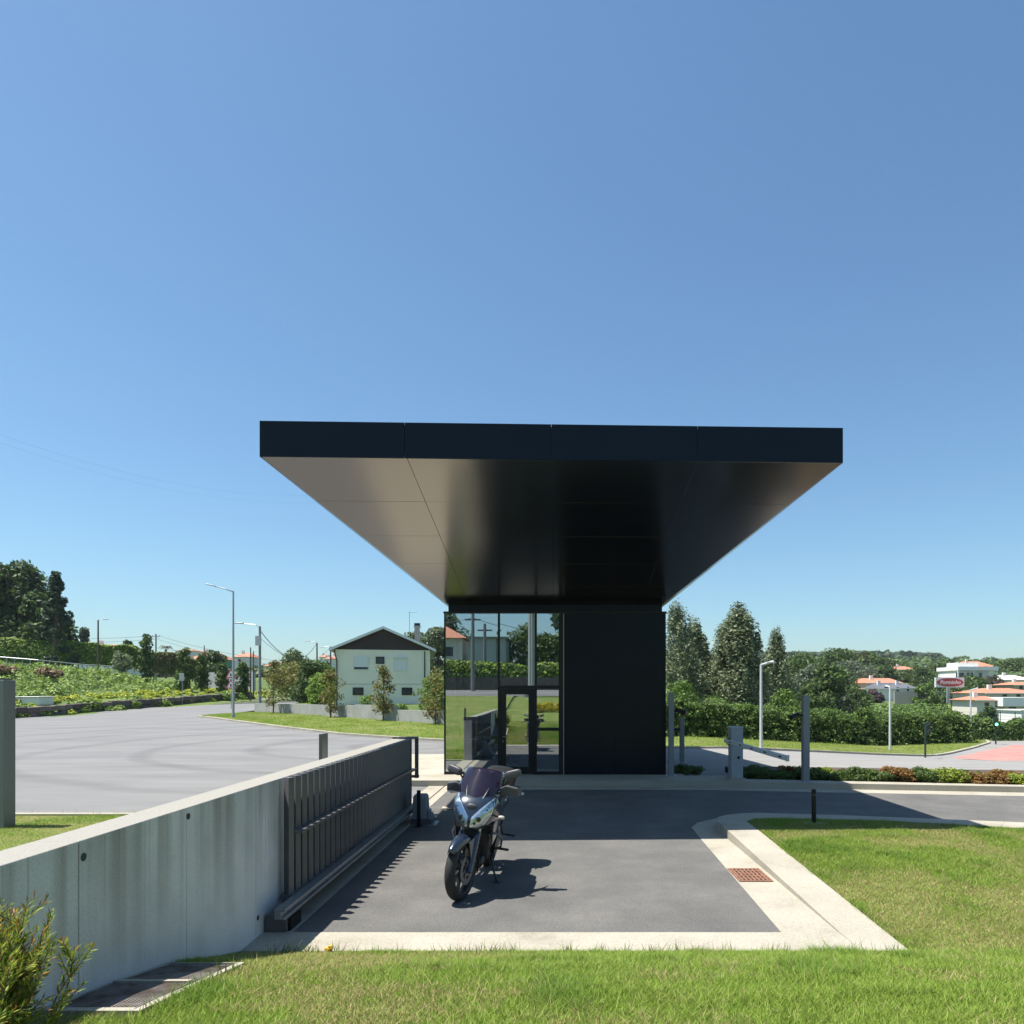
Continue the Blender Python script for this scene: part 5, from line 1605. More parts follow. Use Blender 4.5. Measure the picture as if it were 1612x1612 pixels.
U3 = utility_pole(520.5, 1018, 104, 'second dark utility pole close to the pale house eaves', 0.13, M_WOOD, lamp=(508, 1019))
U4 = utility_pole(245.5, 998, 150, 'dark utility pole with cross arm above the far red roofs', 0.2, M_CPOLE, xarm=True)
U5 = utility_pole(321.5, 1016, 112, 'thin brown pole by the grey garden wall up the road', 0.10, M_WOOD)
U6 = utility_pole(394.5, 1019, 86, 'thin brown pole at the bend of the road', 0.09, M_WOOD)
U7 = utility_pole(399, 1025, 92, 'shorter thin brown pole beside the one at the road bend', 0.09, M_WOOD)
U8 = utility_pole(154.5, 976, 97, 'brown pole with a short lamp arm above the bank railing', 0.13, M_WOOD, lamp=(166, 975))
cable(U1 - Vector((0, 0, 0.3)), U2, 2.2, 'black power cable sagging from the meter box pole to the pole by the house', 0.03)
cable(U1 - Vector((0, 0, 0.9)), U3, 2.0, 'lower black cable from the meter box pole towards the house eaves', 0.016)
cable(U4 - Vector((0.7, 0, 0.4)), px(-60, 995, 160), 1.0, 'upper wire running left from the cross arm pole', 0.028)
cable(U4 - Vector((-0.7, 0, 1.0)), px(-60, 1004, 160), 1.0, 'lower wire running left from the cross arm pole', 0.025)
cable(U4 + Vector((0.7, 0, -0.4)), px(545, 1046, 140), 1.5, 'upper wire running right from the cross arm pole', 0.028)
cable(U4 + Vector((0.7, 0, -1.2)), px(545, 1053, 140), 1.5, 'lower wire running right from the cross arm pole', 0.025)
cable(px(-40, 670, 120), px(520, 778, 190), 4, 'thin upper high voltage line crossing the sky left of the canopy', 0.008)
cable(px(-40, 682, 122), px(520, 790, 190), 4, 'thin lower high voltage line crossing the sky left of the canopy', 0.008)

# dry stone wall along the road: individual stones
M_STONE = [mat('stone_%d' % k, c, 0.95, var=0.35, vscale=3, bump=0.5, bscale=8) for k, c in enumerate([(0.10, 0.085, 0.07), (0.14, 0.12, 0.10), (0.075, 0.065, 0.055)])]
sw = empty('stone_wall', (-42, 60, gz(-42, 60)), 'rough dark stone wall along the climbing road', 'wall')
rs2 = random.Random(9)
stone_proto = []
for k in range(3):
    o = MB().rbox((0, 0, 0.5), (1, 1, 1), 0.12, seg=1).build('stone', M_STONE[k], sw, local=True)
    stone_proto.append(o)
pth = [Vector((-56, 40)), Vector((-43.6, 57)), Vector((-38.2, 91))]
cnt = 0
def stones(a, b, h0):
    global cnt
    L = (b - a).length; t = (b - a) / L
    for row in range(2):
        s = rs2.uniform(0, 0.5)
        while s < L:
            w = rs2.uniform(0.7, 1.5)
            h = h0 / 2 * rs2.uniform(0.92, 1.15)
            p = a + t * (s + w / 2)
            if not (row == 1 and rs2.random() < 0.12) and cnt < 290:
                o = stone_proto[cnt] if cnt < 3 else stone_proto[rs2.randrange(3)].copy()
                if cnt >= 3:
                    COL.objects.link(o); o.parent = sw
                o.location = Vector((p.x - 0.2, p.y, gz(p.x + 0.3, p.y) - 0.05 + row * h0 / 2 - (0.08 if row == 0 else 0))) - sw.location
                o.rotation_euler = (rs2.uniform(-.05, .05), rs2.uniform(-.05, .05), math.atan2(t.y, t.x) + rs2.uniform(-.06, .06))
                o.scale = (w * 0.98, rs2.uniform(0.5, 0.7), h + 0.06)
                cnt += 1
            s += w
stones(pth[0], pth[1], 0.85); stones(pth[1], pth[2], 0.85)

# overgrown bank
def bank_foliage(name, label, n, cols, leaf, xr, yr, zr, seed, clump=0.9, dens=None):
    rg = np.random.default_rng(seed)
    K = n // 60
    x = rg.uniform(*xr, K); y = rg.uniform(*yr, K)
    wx = np.interp(y, [30, 57, 91, 130], [-62, -43, -37.5, -42])
    k = x < wx - 0.4
    if dens is not None: k &= dens(x, y, wx)
    x, y = x[k], y[k]
    per = rg.integers(0, len(x), n)
    d = rg.normal(size=(n, 3)); d /= np.linalg.norm(d, axis=1, keepdims=True)
    cs = clump * rg.uniform(0.5, 1.3, len(x))
    hz_ = rg.uniform(*zr, len(x))
    C = np.stack([x, y, ground(x, y) + hz_], 1)[per] + d * cs[per][:, None] * np.array([1, 1, 0.7]) * rg.uniform(0.5, 1, (n, 1))
    N = d + rg.normal(size=(n, 3)) * 0.5 + np.array([0, 0, 0.5])
    V = leaf_quads(C, leaf * rg.uniform(0.6, 1.4, n), N, 0.6, rg)
    tag(np_mesh(name, V, n, 4, mixcol(n, cols, rg, 0.2), leafmat('leaf', 0.3)), label, 'vegetation', kind='stuff')
near = lambda x, y, wx: (wx - x) < 8.5
mid_ = lambda x, y, wx: ((wx - x) > 9) & (vnoise(x + 200, y, 7, 4) > 0.08)
bank_foliage('vine_foliage', 'leafy vines spilling over the stone wall', 36000, [(0.07, 0.13, 0.02), (0.14, 0.21, 0.03), (0.19, 0.26, 0.045)], 0.15, (-75, -38), (44, 92), (-0.1, 0.5), 21, 0.95, lambda x, y, wx: ((wx - x) < 2.4) & (vnoise(x + 200, y, 5, 8) > 0.27))
bank_foliage('meadow_flowers', 'yellow flowering meadow between the stone wall and the bank', 60000, [(0.36, 0.34, 0.02), (0.20, 0.28, 0.03), (0.28, 0.33, 0.04)], 0.12, (-80, -38), (45, 105), (0.0, 0.15), 22, 0.5, near)
bank_foliage('bank_brambles', 'overgrown green brambles covering the bank below the railing', 110000, [(0.09, 0.15, 0.025), (0.15, 0.23, 0.035), (0.22, 0.29, 0.05), (0.10, 0.14, 0.05)], 0.17, (-112, -44), (46, 100), (-0.3, 0.5), 23, 1.15, mid_)
bank_foliage('dry_bracken', 'dry brown bracken patches on the bank', 4000, [(0.17, 0.11, 0.06), (0.21, 0.15, 0.08)], 0.16, (-78, -52), (76, 96), (0.5, 1.0), 24, 0.7, lambda x, y, wx: ((wx - x) > 12) & (vnoise(x + 200, y, 9, 14) > 0.72))

# white water tank among the vines
P = px(49, 1104, 66)
wt = empty('water_tank', (P.x, 66, gz(P.x, 66)), 'white flat-topped tank standing among the vines', 'tank')
MB().box(P.x - 1.1, P.x + 1.15, 65.4, 67.4, gz(P.x, 66) - 0.2, EYE - (1097.5 - PY) * 66 / F).build('body', M_WHITE, wt, bevel=0.12)
MB().box(P.x - 1.18, P.x + 1.22, 65.3, 67.5, EYE - (1097.5 - PY) * 66 / F, EYE - (1096.2 - PY) * 66 / F).build('lid', M_WHITE, wt, bevel=0.03)

# railing at the top of the bank
RA = [px(-40, 1031, 93), px(60, 1039, 95), px(130, 1046, 99), px(186, 1049.5, 102)]
rl = empty('railing', RA[1] - Vector((0, 0, 0.9)), 'pale metal railing along the top of the green bank', 'railing')
top = []
for i in range(3):
    for k in range(4): top.append(RA[i].lerp(RA[i + 1], k / 4))
top.append(RA[3])
MB().tube(top, 0.06, 6).build('top_rail', M_POLE, rl)
MB().tube([p - Vector((0, 0, 0.62)) for p in top], 0.045, 6).build('lower_rail', M_POLE, rl)
for i in range(len(top) - 1):
    for t in (0.0, 0.5):
        p = top[i].lerp(top[i + 1], t)
        MB().cyl(p - Vector((0, 0, 1.4)), p, 0.05, n=6).build('post', M_POLE, rl)

def hedge(name, label, path, h, w, cols, n, leaf, seed, group=None, base=None):
    rg = np.random.default_rng(seed)
    pts = [Vector(p) for p in path]
    root = empty(name, pts[0], label, 'hedge', group)
    segs = [(pts[i], pts[i + 1]) for i in range(len(pts) - 1)]
    L = np.array([(b - a).length for a, b in segs])
    si = rg.choice(len(segs), n, p=L / L.sum())
    t = rg.random(n)
    A = np.array([list(s[0]) for s in segs])[si]; B = np.array([list(s[1]) for s in segs])[si]
    C = A + (B - A) * t[:, None]
    bump = 0.82 + 0.36 * vnoise(C[:, 0] + 300, C[:, 1], 2.2, seed)
    zz = rg.random(n) ** 0.6
    e = rg.uniform(-1, 1, n)
    side = np.sign(e) * np.abs(e) ** 0.35
    C[:, 1] += side * w / 2 * (1.1 - 0.5 * zz ** 3) * bump
    C[:, 2] += zz * h * bump
    N = np.stack([rg.normal(size=n) * 0.6, side + rg.normal(size=n) * 0.5, zz + rg.normal(size=n) * 0.4], 1)
    V = leaf_quads(C - np.array(list(pts[0])), leaf * rg.uniform(0.6, 1.4, n), N, 0.6, rg)
    np_mesh('foliage', V, n, 4, mixcol(n, cols, rg, 0.22), leafmat('leaf', 0.3), root)
    m = MB()
    for a, b in segs:
        k = int((b - a).length / 2.5) + 1
        for q in range(k):
            p = a.lerp(b, q / k)
            m.cyl(p - Vector((0, 0, 0.5)), p + Vector((0, 0, h * 0.6)), 0.06, 0.03, n=5)
    m.build('stem', mat('twig', (0.12, 0.08, 0.05), 0.9), root)
    return root
HG = [(0.06, 0.11, 0.018), (0.12, 0.19, 0.025), (0.23, 0.31, 0.035)]
def hp(x, y, d): return px(x, y, d)
hedge('tall_hedge', 'tall bright green hedge behind the bank railing', [hp(-60, 1040, 103), hp(100, 1046, 105), hp(170, 1050, 108), hp(232, 1055, 112)], 3.2, 2.2, HG, 26000, 0.20, 31)
hedge('mixed_hedge', 'green and reddish garden hedge stepping down the slope', [hp(228, 1057, 110), hp(275, 1063, 112), hp(312, 1068, 114)], 3.0, 2.0, [(0.06, 0.10, 0.02), (0.13, 0.19, 0.03), (0.16, 0.075, 0.04)], 14000, 0.2, 32)
# pale rounded bush above the bracken
P = px(192, 1062, 96)
make_tree('grey_bush', 'rounded grey-green bush at the end of the bank railing', 'bush', P, 3.0, 0.06, [(0, 0.7), (0.4, 1.25), (0.8, 1.0), (1, 0.4)], [(0.15, 0.19, 0.10), (0.22, 0.26, 0.15), (0.10, 0.14, 0.06)], 2500, 0.13, 40, 0.4, h0=0.1, seed=33)
# columnar trees
CG = [(0.035, 0.065, 0.015), (0.06, 0.10, 0.02), (0.09, 0.14, 0.03)]
for i, (x_, t_, b_, d, w, lab) in enumerate([(230, 997, 1064, 94, 0.95, 'tallest narrow columnar tree on the bank'), (292, 1022, 1074, 90, 1.1, 'wider columnar tree with a bent top on the bank'), (317, 1030, 1070, 92, 0.75, 'short dark columnar tree beside the thin brown pole'),
                                         (350, 1046, 1074, 92, 0.85, 'stubby rounded columnar tree by the grey garden wall'), (382, 1043, 1078, 90, 0.8, 'columnar tree at the road bend behind the street lamp')]):
    P = px(x_, b_, d); P.z = gz(P.x, d)
    H = EYE - (t_ - PY) * d / F - P.z
    make_tree('columnar_tree', lab, 'tree', P, H, 0.10, [(0, w * 0.6), (0.2, w), (0.7, w * 0.75), (1, w * 0.25)], CG, 2600, 0.14, 60, 0.42, h0=0.1, seed=50 + i, lean=0.6 if i == 1 else 0.0)
P = px(312, 1026, 90.2)
# big trees at the far left
def bigtree(x_, t_, b_, d, w, cols, n, lab, seed, prof=None, leaf=0.26, cr=1.5, name='broadleaf_tree', h0=0.15, ncl=90, group=None, flat=0.8):
    P = px(x_, b_, d); P.z = min(P.z, gz(P.x, d) + 0.3) if b_ > 0 else P.z
    P.z = gz(P.x, d)
    H = EYE - (t_ - PY) * d / F - P.z
    prof = prof or [(0, w * 0.6), (0.25, w), (0.6, w * 0.9), (0.85, w * 0.6), (1, w * 0.2)]
    return make_tree(name, lab, 'tree', P, H, max(0.12, H * 0.022), prof, cols, n, leaf, ncl, cr, h0=h0, seed=seed, group=group, flat=flat)
DG = [(0.022, 0.045, 0.013), (0.04, 0.075, 0.018), (0.075, 0.12, 0.028)]
bigtree(-10, 893, 1050, 110, 6.0, DG, 16000, 'huge dark broadleaf tree at the end of the bank hedge', 61, leaf=0.32, cr=1.8, ncl=130)
bigtree(38, 884, 1050, 113, 5.0, DG, 16000, 'second huge dark tree with a pointed crown over the bank', 62, leaf=0.32, cr=1.7, ncl=120, prof=[(0, 3.2), (0.3, 5.2), (0.6, 4.2), (0.85, 1.9), (1, 0.4)])
bigtree(66, 940, 1050, 108, 4.0, DG, 11000, 'dark rounded tree at the edge of the bank grove', 63, leaf=0.28, cr=1.4, ncl=90)
bigtree(88, 896, 1050, 104, 2.2, [(0.02, 0.04, 0.02), (0.035, 0.065, 0.03)], 7000, 'slender dark conifer standing out of the bank grove', 64, prof=[(0, 3.0), (0.4, 1.9), (0.75, 0.8), (1, 0.05)], leaf=0.2, cr=0.55, name='conifer_tree', ncl=110)
bigtree(133, 990, 1040, 150, 2.6, [(0.025, 0.045, 0.022), (0.04, 0.065, 0.03)], 3000, 'small dark conifer over the long red roof', 65, prof=[(0, 2.4), (0.4, 1.6), (0.8, 0.7), (1, 0.1)], leaf=0.3, cr=0.7, name='conifer_tree', ncl=60)
bigtree(201, 1008, 1045, 150, 1.6, [(0.025, 0.045, 0.022), (0.04, 0.065, 0.03)], 2200, 'small dark twin-tipped conifer beside the cross arm pole', 66, prof=[(0, 2.0), (0.4, 1.5), (0.8, 0.8), (1, 0.2)], leaf=0.28, cr=0.7, name='conifer_tree', ncl=50)
bigtree(337, 1027, 1068, 128, 2.6, DG, 4500, 'round dark green tree behind the grey garden wall', 67, leaf=0.25, cr=1.0, h0=0.1, ncl=60)
bigtree(458, 1027, 1072, 100, 2.6, [(0.05, 0.085, 0.02), (0.08, 0.12, 0.03)], 5000, 'round olive tree left of the pale house', 68, leaf=0.2, cr=0.9, h0=0.1)
bigtree(461, 1044, 1090, 84, 2.2, [(0.17, 0.16, 0.045), (0.22, 0.20, 0.06), (0.10, 0.13, 0.03)], 4200, 'yellowish loose bush before the round olive tree', 69, leaf=0.14, cr=0.7, h0=0.05)
bigtree(487, 1043, 1098, 76, 1.5, DG, 4200, 'dark ivy clad trunk at the garden of the pale house', 70, leaf=0.14, cr=0.6, h0=0.02)
bigtree(508, 1045, 1100, 78, 2.0, [(0.05, 0.10, 0.02), (0.09, 0.15, 0.03)], 4200, 'mid green garden tree touching the pale house', 71, leaf=0.15, cr=0.7, h0=0.05)
bigtree(505, 1063, 1098, 70, 1.5, [(0.10, 0.17, 0.025), (0.15, 0.22, 0.03)], 3000, 'lighter green round bush beside the ivy clad trunk', 72, leaf=0.12, cr=0.5, h0=0.02)
bigtree(579, 1096, 1112, 62, 0.8, [(0.10, 0.18, 0.03), (0.15, 0.23, 0.04)], 1200, 'small bright green bush at the foot of the pale house', 73, leaf=0.1, cr=0.3, h0=0.02, ncl=25)
bigtree(629, 1111, 1122, 60, 0.7, [(0.10, 0.18, 0.03), (0.15, 0.23, 0.04)], 900, 'tiny bush behind the lower end of the retaining wall', 74, leaf=0.1, cr=0.25, h0=0.02, ncl=20)
bigtree(690, 992, 1100, 92, 3.6, [(0.06, 0.085, 0.035), (0.10, 0.125, 0.055), (0.04, 0.06, 0.025)], 8000, 'grey-green tree rising behind the pale house roof', 75, leaf=0.2, cr=1.0, h0=0.1)
bigtree(650, 998, 1100, 96, 3.0, [(0.05, 0.08, 0.03), (0.09, 0.12, 0.045)], 5000, 'leafy tree hidden partly by the pale house gable', 76, leaf=0.2, cr=1.0, h0=0.3)
bigtree(684, 1062, 1120, 60, 1.3, [(0.09, 0.14, 0.03), (0.14, 0.19, 0.04)], 3000, 'green garden tree beside the right eave of the pale house', 77, leaf=0.12, cr=0.5, h0=0.05)

def hip_house(name, label, x0, x1, yb, ye, yt, d, wallm, roofm, depth=9, windows=(), hip=0.25, ov=0.5, zb=None, shut=None):
    a, b = px(x0, yb, d), px(x1, ye, d)
    xl, xr = a.x, b.x
    zb_ = min(a.z, gz((xl + xr) / 2, d)) - 0.4
    ze = b.z; zt = EYE - (yt - PY) * d / F
    root = empty(name, ((xl + xr) / 2, d, min(a.z, gz((xl + xr) / 2, d))), label, 'house')
    MB().box(xl, xr, d, d + depth, zb_, ze).build('wall', wallm, root)
    h = (xr - xl) * hip
    E = [Vector((xl - ov, d - ov, ze)), Vector((xr + ov, d - ov, ze)), Vector((xr + ov, d + depth + ov, ze)), Vector((xl - ov, d + depth + ov, ze))]
    Rg = [Vector((xl + h, d + depth / 2, zt)), Vector((xr - h, d + depth / 2, zt))]
    m = MB().add(E + Rg, [(0, 1, 5, 4), (1, 2, 5), (2, 3, 4, 5), (3, 0, 4), (3, 2, 1, 0)])
    rf = m.build('roof', roofm, root)
    MB().box(xl - ov, xr + ov, d - ov - 0.02, d - ov + 0.1, ze - 0.16, ze - 0.002).build('eaves', M_WFR, rf)
    cx_ = xl + (xr - xl) * 0.3
    MB().box(cx_ - 0.35, cx_ + 0.35, d + depth * 0.35, d + depth * 0.35 + 0.6, ze, zt + 0.7).build('chimney', M_WHITE, rf)
    for (u0, u1, v0, v1) in windows:
        p, q = px(u0, v1, d), px(u1, v0, d)
        w = MB().box(p.x, q.x, d - 0.04, d - 0.005, p.z, q.z).build('window', M_WIN, root)
        MB().box(p.x - 0.08, q.x + 0.08, d - 0.10, d - 0.006, p.z - 0.14, p.z - 0.002).build('sill', M_WFR, w)
    return root
hip_house('bungalow', 'long house with a salmon tiled roof behind the tall hedge', 118, 192, 1050, 1024, 1012, 145, M_WHITE, M_TILE, 10, ov=0.6, hip=0.15)
hip_house('bungalow', 'house with teal painted wall and red roof up the road', 300, 341, 1060, 1037, 1026, 160, mat('teal_render', (0.10, 0.24, 0.22), 0.8), M_TILE, 9, windows=((318, 322, 1041, 1048), (328, 333, 1041, 1048)))
hip_house('bungalow', 'distant cream house with a flat red roof over the hedge', 276, 300, 1045, 1024, 1021, 210, M_WHITE, M_TILE, 9)
hip_house('bungalow', 'far orange roofed house seen beside the street lamp pole', 368, 392, 1050, 1034, 1027, 220, M_WHITE, M_TILE, 9, windows=((375, 379, 1037, 1042),))
for i, (x0, x1, yb, ye, yt, d) in enumerate([(503, 511, 1046, 1034, 1030, 330), (512, 519, 1048, 1037, 1033, 300), (521, 529, 1050, 1036, 1032, 310), (417, 426, 1056, 1048, 1044, 260), (440, 447, 1052, 1044, 1040, 280), (525, 533, 1040, 1029, 1026, 360)]):
    labs = ['tiny hillside house above the dark utility poles', 'tiny lower hillside house between the dark utility poles', 'tiny hillside house next to the pale house eaves', 'tiny orange house behind the first magnolia', 'tiny orange house near the olive tree', 'topmost tiny hillside house left of the pale gable']
    hip_house('hillside_house', labs[i], x0, x1, yb, ye, yt, d, M_WHITE, M_TILE, 8, windows=(((x0 * 2 + x1) / 3, (x0 * 2 + x1) / 3 + 1.5, ye + 3, ye + 6),))
P0, P1 = px(328, 1075, 122), px(400, 1078, 116)
low_wall('garden_wall', 'pale grey garden wall up the climbing road', [(P0.x, 122), (P1.x, 116)], [EYE - (1058 - PY) * 120 / F], 0.3, mat('garden_wall_grey', (0.36, 0.37, 0.40), 0.85), seg=4)
# palm and road signs
P = px(261, 1041, 170)
pl = empty('palm_tree', (P.x, 170, gz(P.x, 170)), 'small dark palm silhouetted over the far hedge', 'tree')
MB().cyl((P.x, 170, gz(P.x, 170)), (P.x, 170, px(261, 1022, 170).z), 0.3, 0.25, n=8).build('trunk', M_WOOD, pl)
m = MB(); c = px(261, 1021, 170)
for k in range(26):
    a = k * 2.4; u = 0.3 + 0.5 * ((k * 7) % 10) / 10
    d_ = Vector((math.cos(a), math.sin(a), 0))
    p = [c, c + d_ * 1.0 + Vector((0, 0, u)), c + d_ * 1.9 + Vector((0, 0, u - 0.8))]
    w_ = Vector((-d_.y, d_.x, 0)) * 0.14
    m.add([p[0] - w_, p[0] + w_, p[1] + w_, p[1] - w_, p[2]], [(0, 1, 2, 3), (3, 2, 4)])
m.build('fronds', mat('palm_green', (0.035, 0.05, 0.025), 0.7), pl)
def road_sign(x, yt, yb, d, shape, label):
    Q = gpx(x, d)
    zt = EYE - (yt - PY) * d / F
    r = empty('road_sign', Q, label, 'sign')
    MB().cyl((Q.x, d, Q.z - 0.1), (Q.x, d, zt), 0.035, n=8).build('post', M_POLE, r)
    back = mat('sign_back', (0.45, 0.46, 0.47), 0.45)
    if shape == 'rect':
        MB().rbox((Q.x - 0.05, d - 0.05, zt - 0.4), (0.5, 0.03, 0.8), 0.01).build('plate', back, r)
    elif shape == 'tri':
        for k, dz in enumerate((0.0, 0.95)):
            z0 = zt - 0.95 - dz
            MB().extr([(Q.x - 0.5, d - 0.05, z0), (Q.x + 0.5, d - 0.05, z0), (Q.x, d - 0.05, z0 + 0.87)], (0, -0.02, 0)).build('plate', mat('sign_red', (0.5, 0.06, 0.05), 0.5), r)
            MB().extr([(Q.x - 0.34, d - 0.071, z0 + 0.09), (Q.x + 0.34, d - 0.071, z0 + 0.09), (Q.x, d - 0.071, z0 + 0.68)], (0, -0.006, 0)).build('plate_face', M_WFR, r)
            MB().box(Q.x - 0.06, Q.x + 0.06, d - 0.083, d - 0.078, z0 + 0.16, z0 + 0.42).build('symbol', M_FRAME, r)
    else:
        MB().cyl((Q.x, d - 0.06, zt - 0.3), (Q.x, d - 0.03, zt - 0.3), 0.32, n=20).build('plate', back, r)
    return r
road_sign(287, 1060, 1107, 78, 'rect', 'narrow grey road sign plate standing at the stone wall')
road_sign(364, 1051, 1105, 66, 'tri', 'two stacked triangular red and white road signs beside the street lamp')
road_sign(302, 1049, 1064, 104, 'round', 'small round sign back by the mixed hedge')

# ------------------------------------------------------------------ background, service road side (right)
def short_lamp(x, yt, yb, arm, label, h=4.1):
    d = h * F / (yb - yt)
    X = (x - PX) * d / F
    zb = gz(X, d)
    zt = EYE - (yt - PY) * d / F
    r = empty('lamp_post', (X, d, zb), label, 'lamp post')
    MB().cyl((X, d, zb - 0.1), (X, d, zt), 0.075, 0.055, n=12).build('pole', mat('pale_pole', (0.55, 0.57, 0.59), 0.4), r, smooth='auto')
    a = px(arm[0], arm[1], d)
    a = Vector((a.x, d - arm[2], a.z))
    e = Vector((X, d, zt))
    dv = a - e
    m = MB().tube([e + Vector((0, 0, -0.02)), a], 0.045, 8)
    m.build('arm', mat('pale_pole', (0.55, 0.57, 0.59), 0.4), r, smooth='auto')
    MB().rbox(e.lerp(a, 0.75) + Vector((0, 0, -0.02)), (abs(dv.x) * 0.5 + 0.08, abs(dv.y) * 0.5 + 0.12, 0.05), 0.015).build('lamp_head', mat('pale_pole', (0.55, 0.57, 0.59), 0.4), r)
    MB().cyl((X, d, zb - 0.05), (X, d, zb + 0.06), 0.13, n=12).build('base', M_CONC, r)
short_lamp(1198, 1046, 1178, (1215, 1041, 0.3), 'short pale lamp post on the lawn strip opposite the barrier')
short_lamp(1401, 1081, 1186, (1402, 1079.5, -0.6), 'short pale lamp post at the bend of the service road kerb')
short_lamp(1528, 1086, 1170, (1537, 1083, 0.2), 'short pale lamp post at the end of the conifer hedge')

def signal(x, yt, d, label, lit):
    X = (x - PX) * d / F
    zb = gz(X, d); zt = EYE - (yt - PY) * d / F
    r = empty('traffic_light', (X, d, zb), label, 'traffic light')
    gn = mat('dark_green_paint', (0.012, 0.035, 0.025), 0.5)
    MB().cyl((X, d, zb - 0.1), (X, d, zt - 0.4), 0.05, n=10).build('post', gn, r)
    c = Vector((X, d, zt - 0.3)) if lit else Vector((X + 0.12, d, zt - 0.3))
    MB().rbox(c, (0.28, 0.22, 0.66), 0.03).build('housing', gn, r)
    for k, z in enumerate((0.17, -0.17)):
        on = lit and k == 1
        if on:
            gm_ = bpy.data.materials.new('green_lamp_lit'); gm_.use_nodes = True
            p = gm_.node_tree.nodes['Principled BSDF']
            p.inputs['Base Color'].default_value = (0.1, 0.7, 0.5, 1)
            p.inputs['Emission Color'].default_value = (0.15, 1.0, 0.65, 1); p.inputs['Emission Strength'].default_value = 3.0
        else:
            gm_ = mat('lamp_off', (0.03, 0.02, 0.02), 0.2)
        MB().cyl(c + Vector((0, -0.125, z)), c + Vector((0, -0.10, z)), 0.10, n=16).build('lamp', gm_, r)
        MB().tube([c + Vector((-0.11, -0.2, z)), c + Vector((0, -0.24, z + 0.12)), c + Vector((0.11, -0.2, z))], 0.015, 5).build('visor', gn, r)
signal(1456.5, 1138, 39.5, 'dark traffic light post turned away at the lawn tip', False)
signal(1567.5, 1130, 53, 'traffic light showing green beside the red paving', True)

# conifer hedge: individual conifers
HC = [(0.026, 0.055, 0.014), (0.06, 0.11, 0.022), (0.13, 0.19, 0.035)]
hproto = []
def hedge_conifer(seed):
    rg = np.random.default_rng(seed)
    root = empty('hedge_conifer', (0, 0, 0), 'dense dark green conifer in the hedge row behind the service lawn', 'conifer', 'conifers of the hedge row')
    n = 3600
    t = rg.random(n) ** 0.8
    # drooping sprays: clumps in whorls
    K = 120
    kt = rg.random(K); ka = rg.uniform(0, 6.28, K)
    kr = (0.85 - 0.55 * kt) * rg.uniform(0.6, 1.05, K)
    cc = np.stack([kr * np.cos(ka), kr * np.sin(ka), 0.05 + kt * 2.1], 1)
    per = rg.integers(0, K, n)
    d = rg.normal(size=(n, 3)) * np.array([0.16, 0.16, 0.09])
    C = cc[per] + d
    N = np.stack([np.cos(ka)[per] * 0.7, np.sin(ka)[per] * 0.7, np.full(n, 0.7)], 1) + rg.normal(size=(n, 3)) * 0.5
    V = leaf_quads(C, 0.085 * rg.uniform(0.6, 1.4, n), N, 0.4, rg)
    np_mesh('foliage', V, n, 4, mixcol(n, HC, rg, 0.2), leafmat('leaf', 0.3), root)
    MB().cyl((0, 0, -0.15), (0, 0, 1.9), 0.06, 0.015, n=6).build('trunk', mat('bark_0.11', (0.11, 0.085, 0.065), 0.9), root, local=True)
    return root
A, B = Vector((4.2, 43.6)), Vector((30.6, 54.6))
rs3 = random.Random(4)
nH = 30
for i in range(nH):
    t = (i + rs3.uniform(-0.15, 0.15)) / (nH - 1)
    p = A.lerp(B, t)
    if i < 4:
        o = hedge_conifer(80 + i); hproto.append(o)
    else:
        o = copy_tree(hproto[rs3.randrange(4)])
    place(o, (p.x, p.y, gz(p.x, p.y) + 0.02), rs3.uniform(0, 6.28), (1, 1, rs3.uniform(0.85, 1.18)))
# inner dense core so the hedge has a dark heart: the conifers' own second row
for i in range(24):
    p = A.lerp(B, (i + 0.5) / 24) + Vector((-0.45, 0.95))
    place(copy_tree(hproto[rs3.randrange(4)]), (p.x, p.y, gz(p.x, p.y)), rs3.uniform(0, 6.28), (1.0, 1.0, rs3.uniform(0.95, 1.1)))
hedge('low_hedge', 'lower mixed hedge along the wire fence past the traffic light', [Vector((31.5, 57.5, gz(31.5, 57.5))), Vector((50, 64, gz(50, 64)))], 1.7, 1.4, HC, 9000, 0.13, 91)
# wire fence behind it
wf = empty('wire_fence', (31, 58.6, gz(31, 58.6)), 'thin green wire fence above the low hedge', 'fence')
for k in range(13):
    p = Vector((31 + k * 1.6, 58.8 + k * 0.56))
    z = gz(p.x, p.y)
    MB().cyl((p.x, p.y, z - 0.1), (p.x, p.y, z + 2.3), 0.03, n=6).build('post', mat('fence_green', (0.02, 0.06, 0.04), 0.5), wf)
for h_ in (1.4, 1.7, 2.0, 2.28):
    MB().tube([(31, 58.8, gz(31, 58.8) + h_), (50.2, 65.52, gz(50.2, 65.5) + h_)], 0.012, 4).build('wire', mat('fence_green', (0.02, 0.06, 0.04), 0.5), wf)

# bushes and poplars behind the hedge
PG = [(0.09, 0.12, 0.058), (0.15, 0.18, 0.095), (0.22, 0.245, 0.145), (0.06, 0.085, 0.036)]
def rtree(*a, **k): return bigtree(*a, **k)
pop = [(0, 1.0), (0.12, 1.0), (0.45, 0.82), (0.75, 0.5), (0.92, 0.25), (1, 0.08)]
def scaled(p, w): return [(t, r * w) for t, r in p]
rtree(1066, 962, 1110, 66, 3, PG, 22000, 'tall silvery poplar right beside the gatehouse wall', 201, prof=scaled(pop, 3.0), leaf=0.13, cr=0.55, name='poplar_tree', h0=0.0, ncl=150, flat=2.3)
rtree(1096, 982, 1110, 72, 3, PG, 13000, 'shorter silvery poplar leaning on the one by the gatehouse', 202, prof=scaled(pop, 2.5), leaf=0.14, cr=0.55, name='poplar_tree', h0=0.0, ncl=105, flat=2.3)
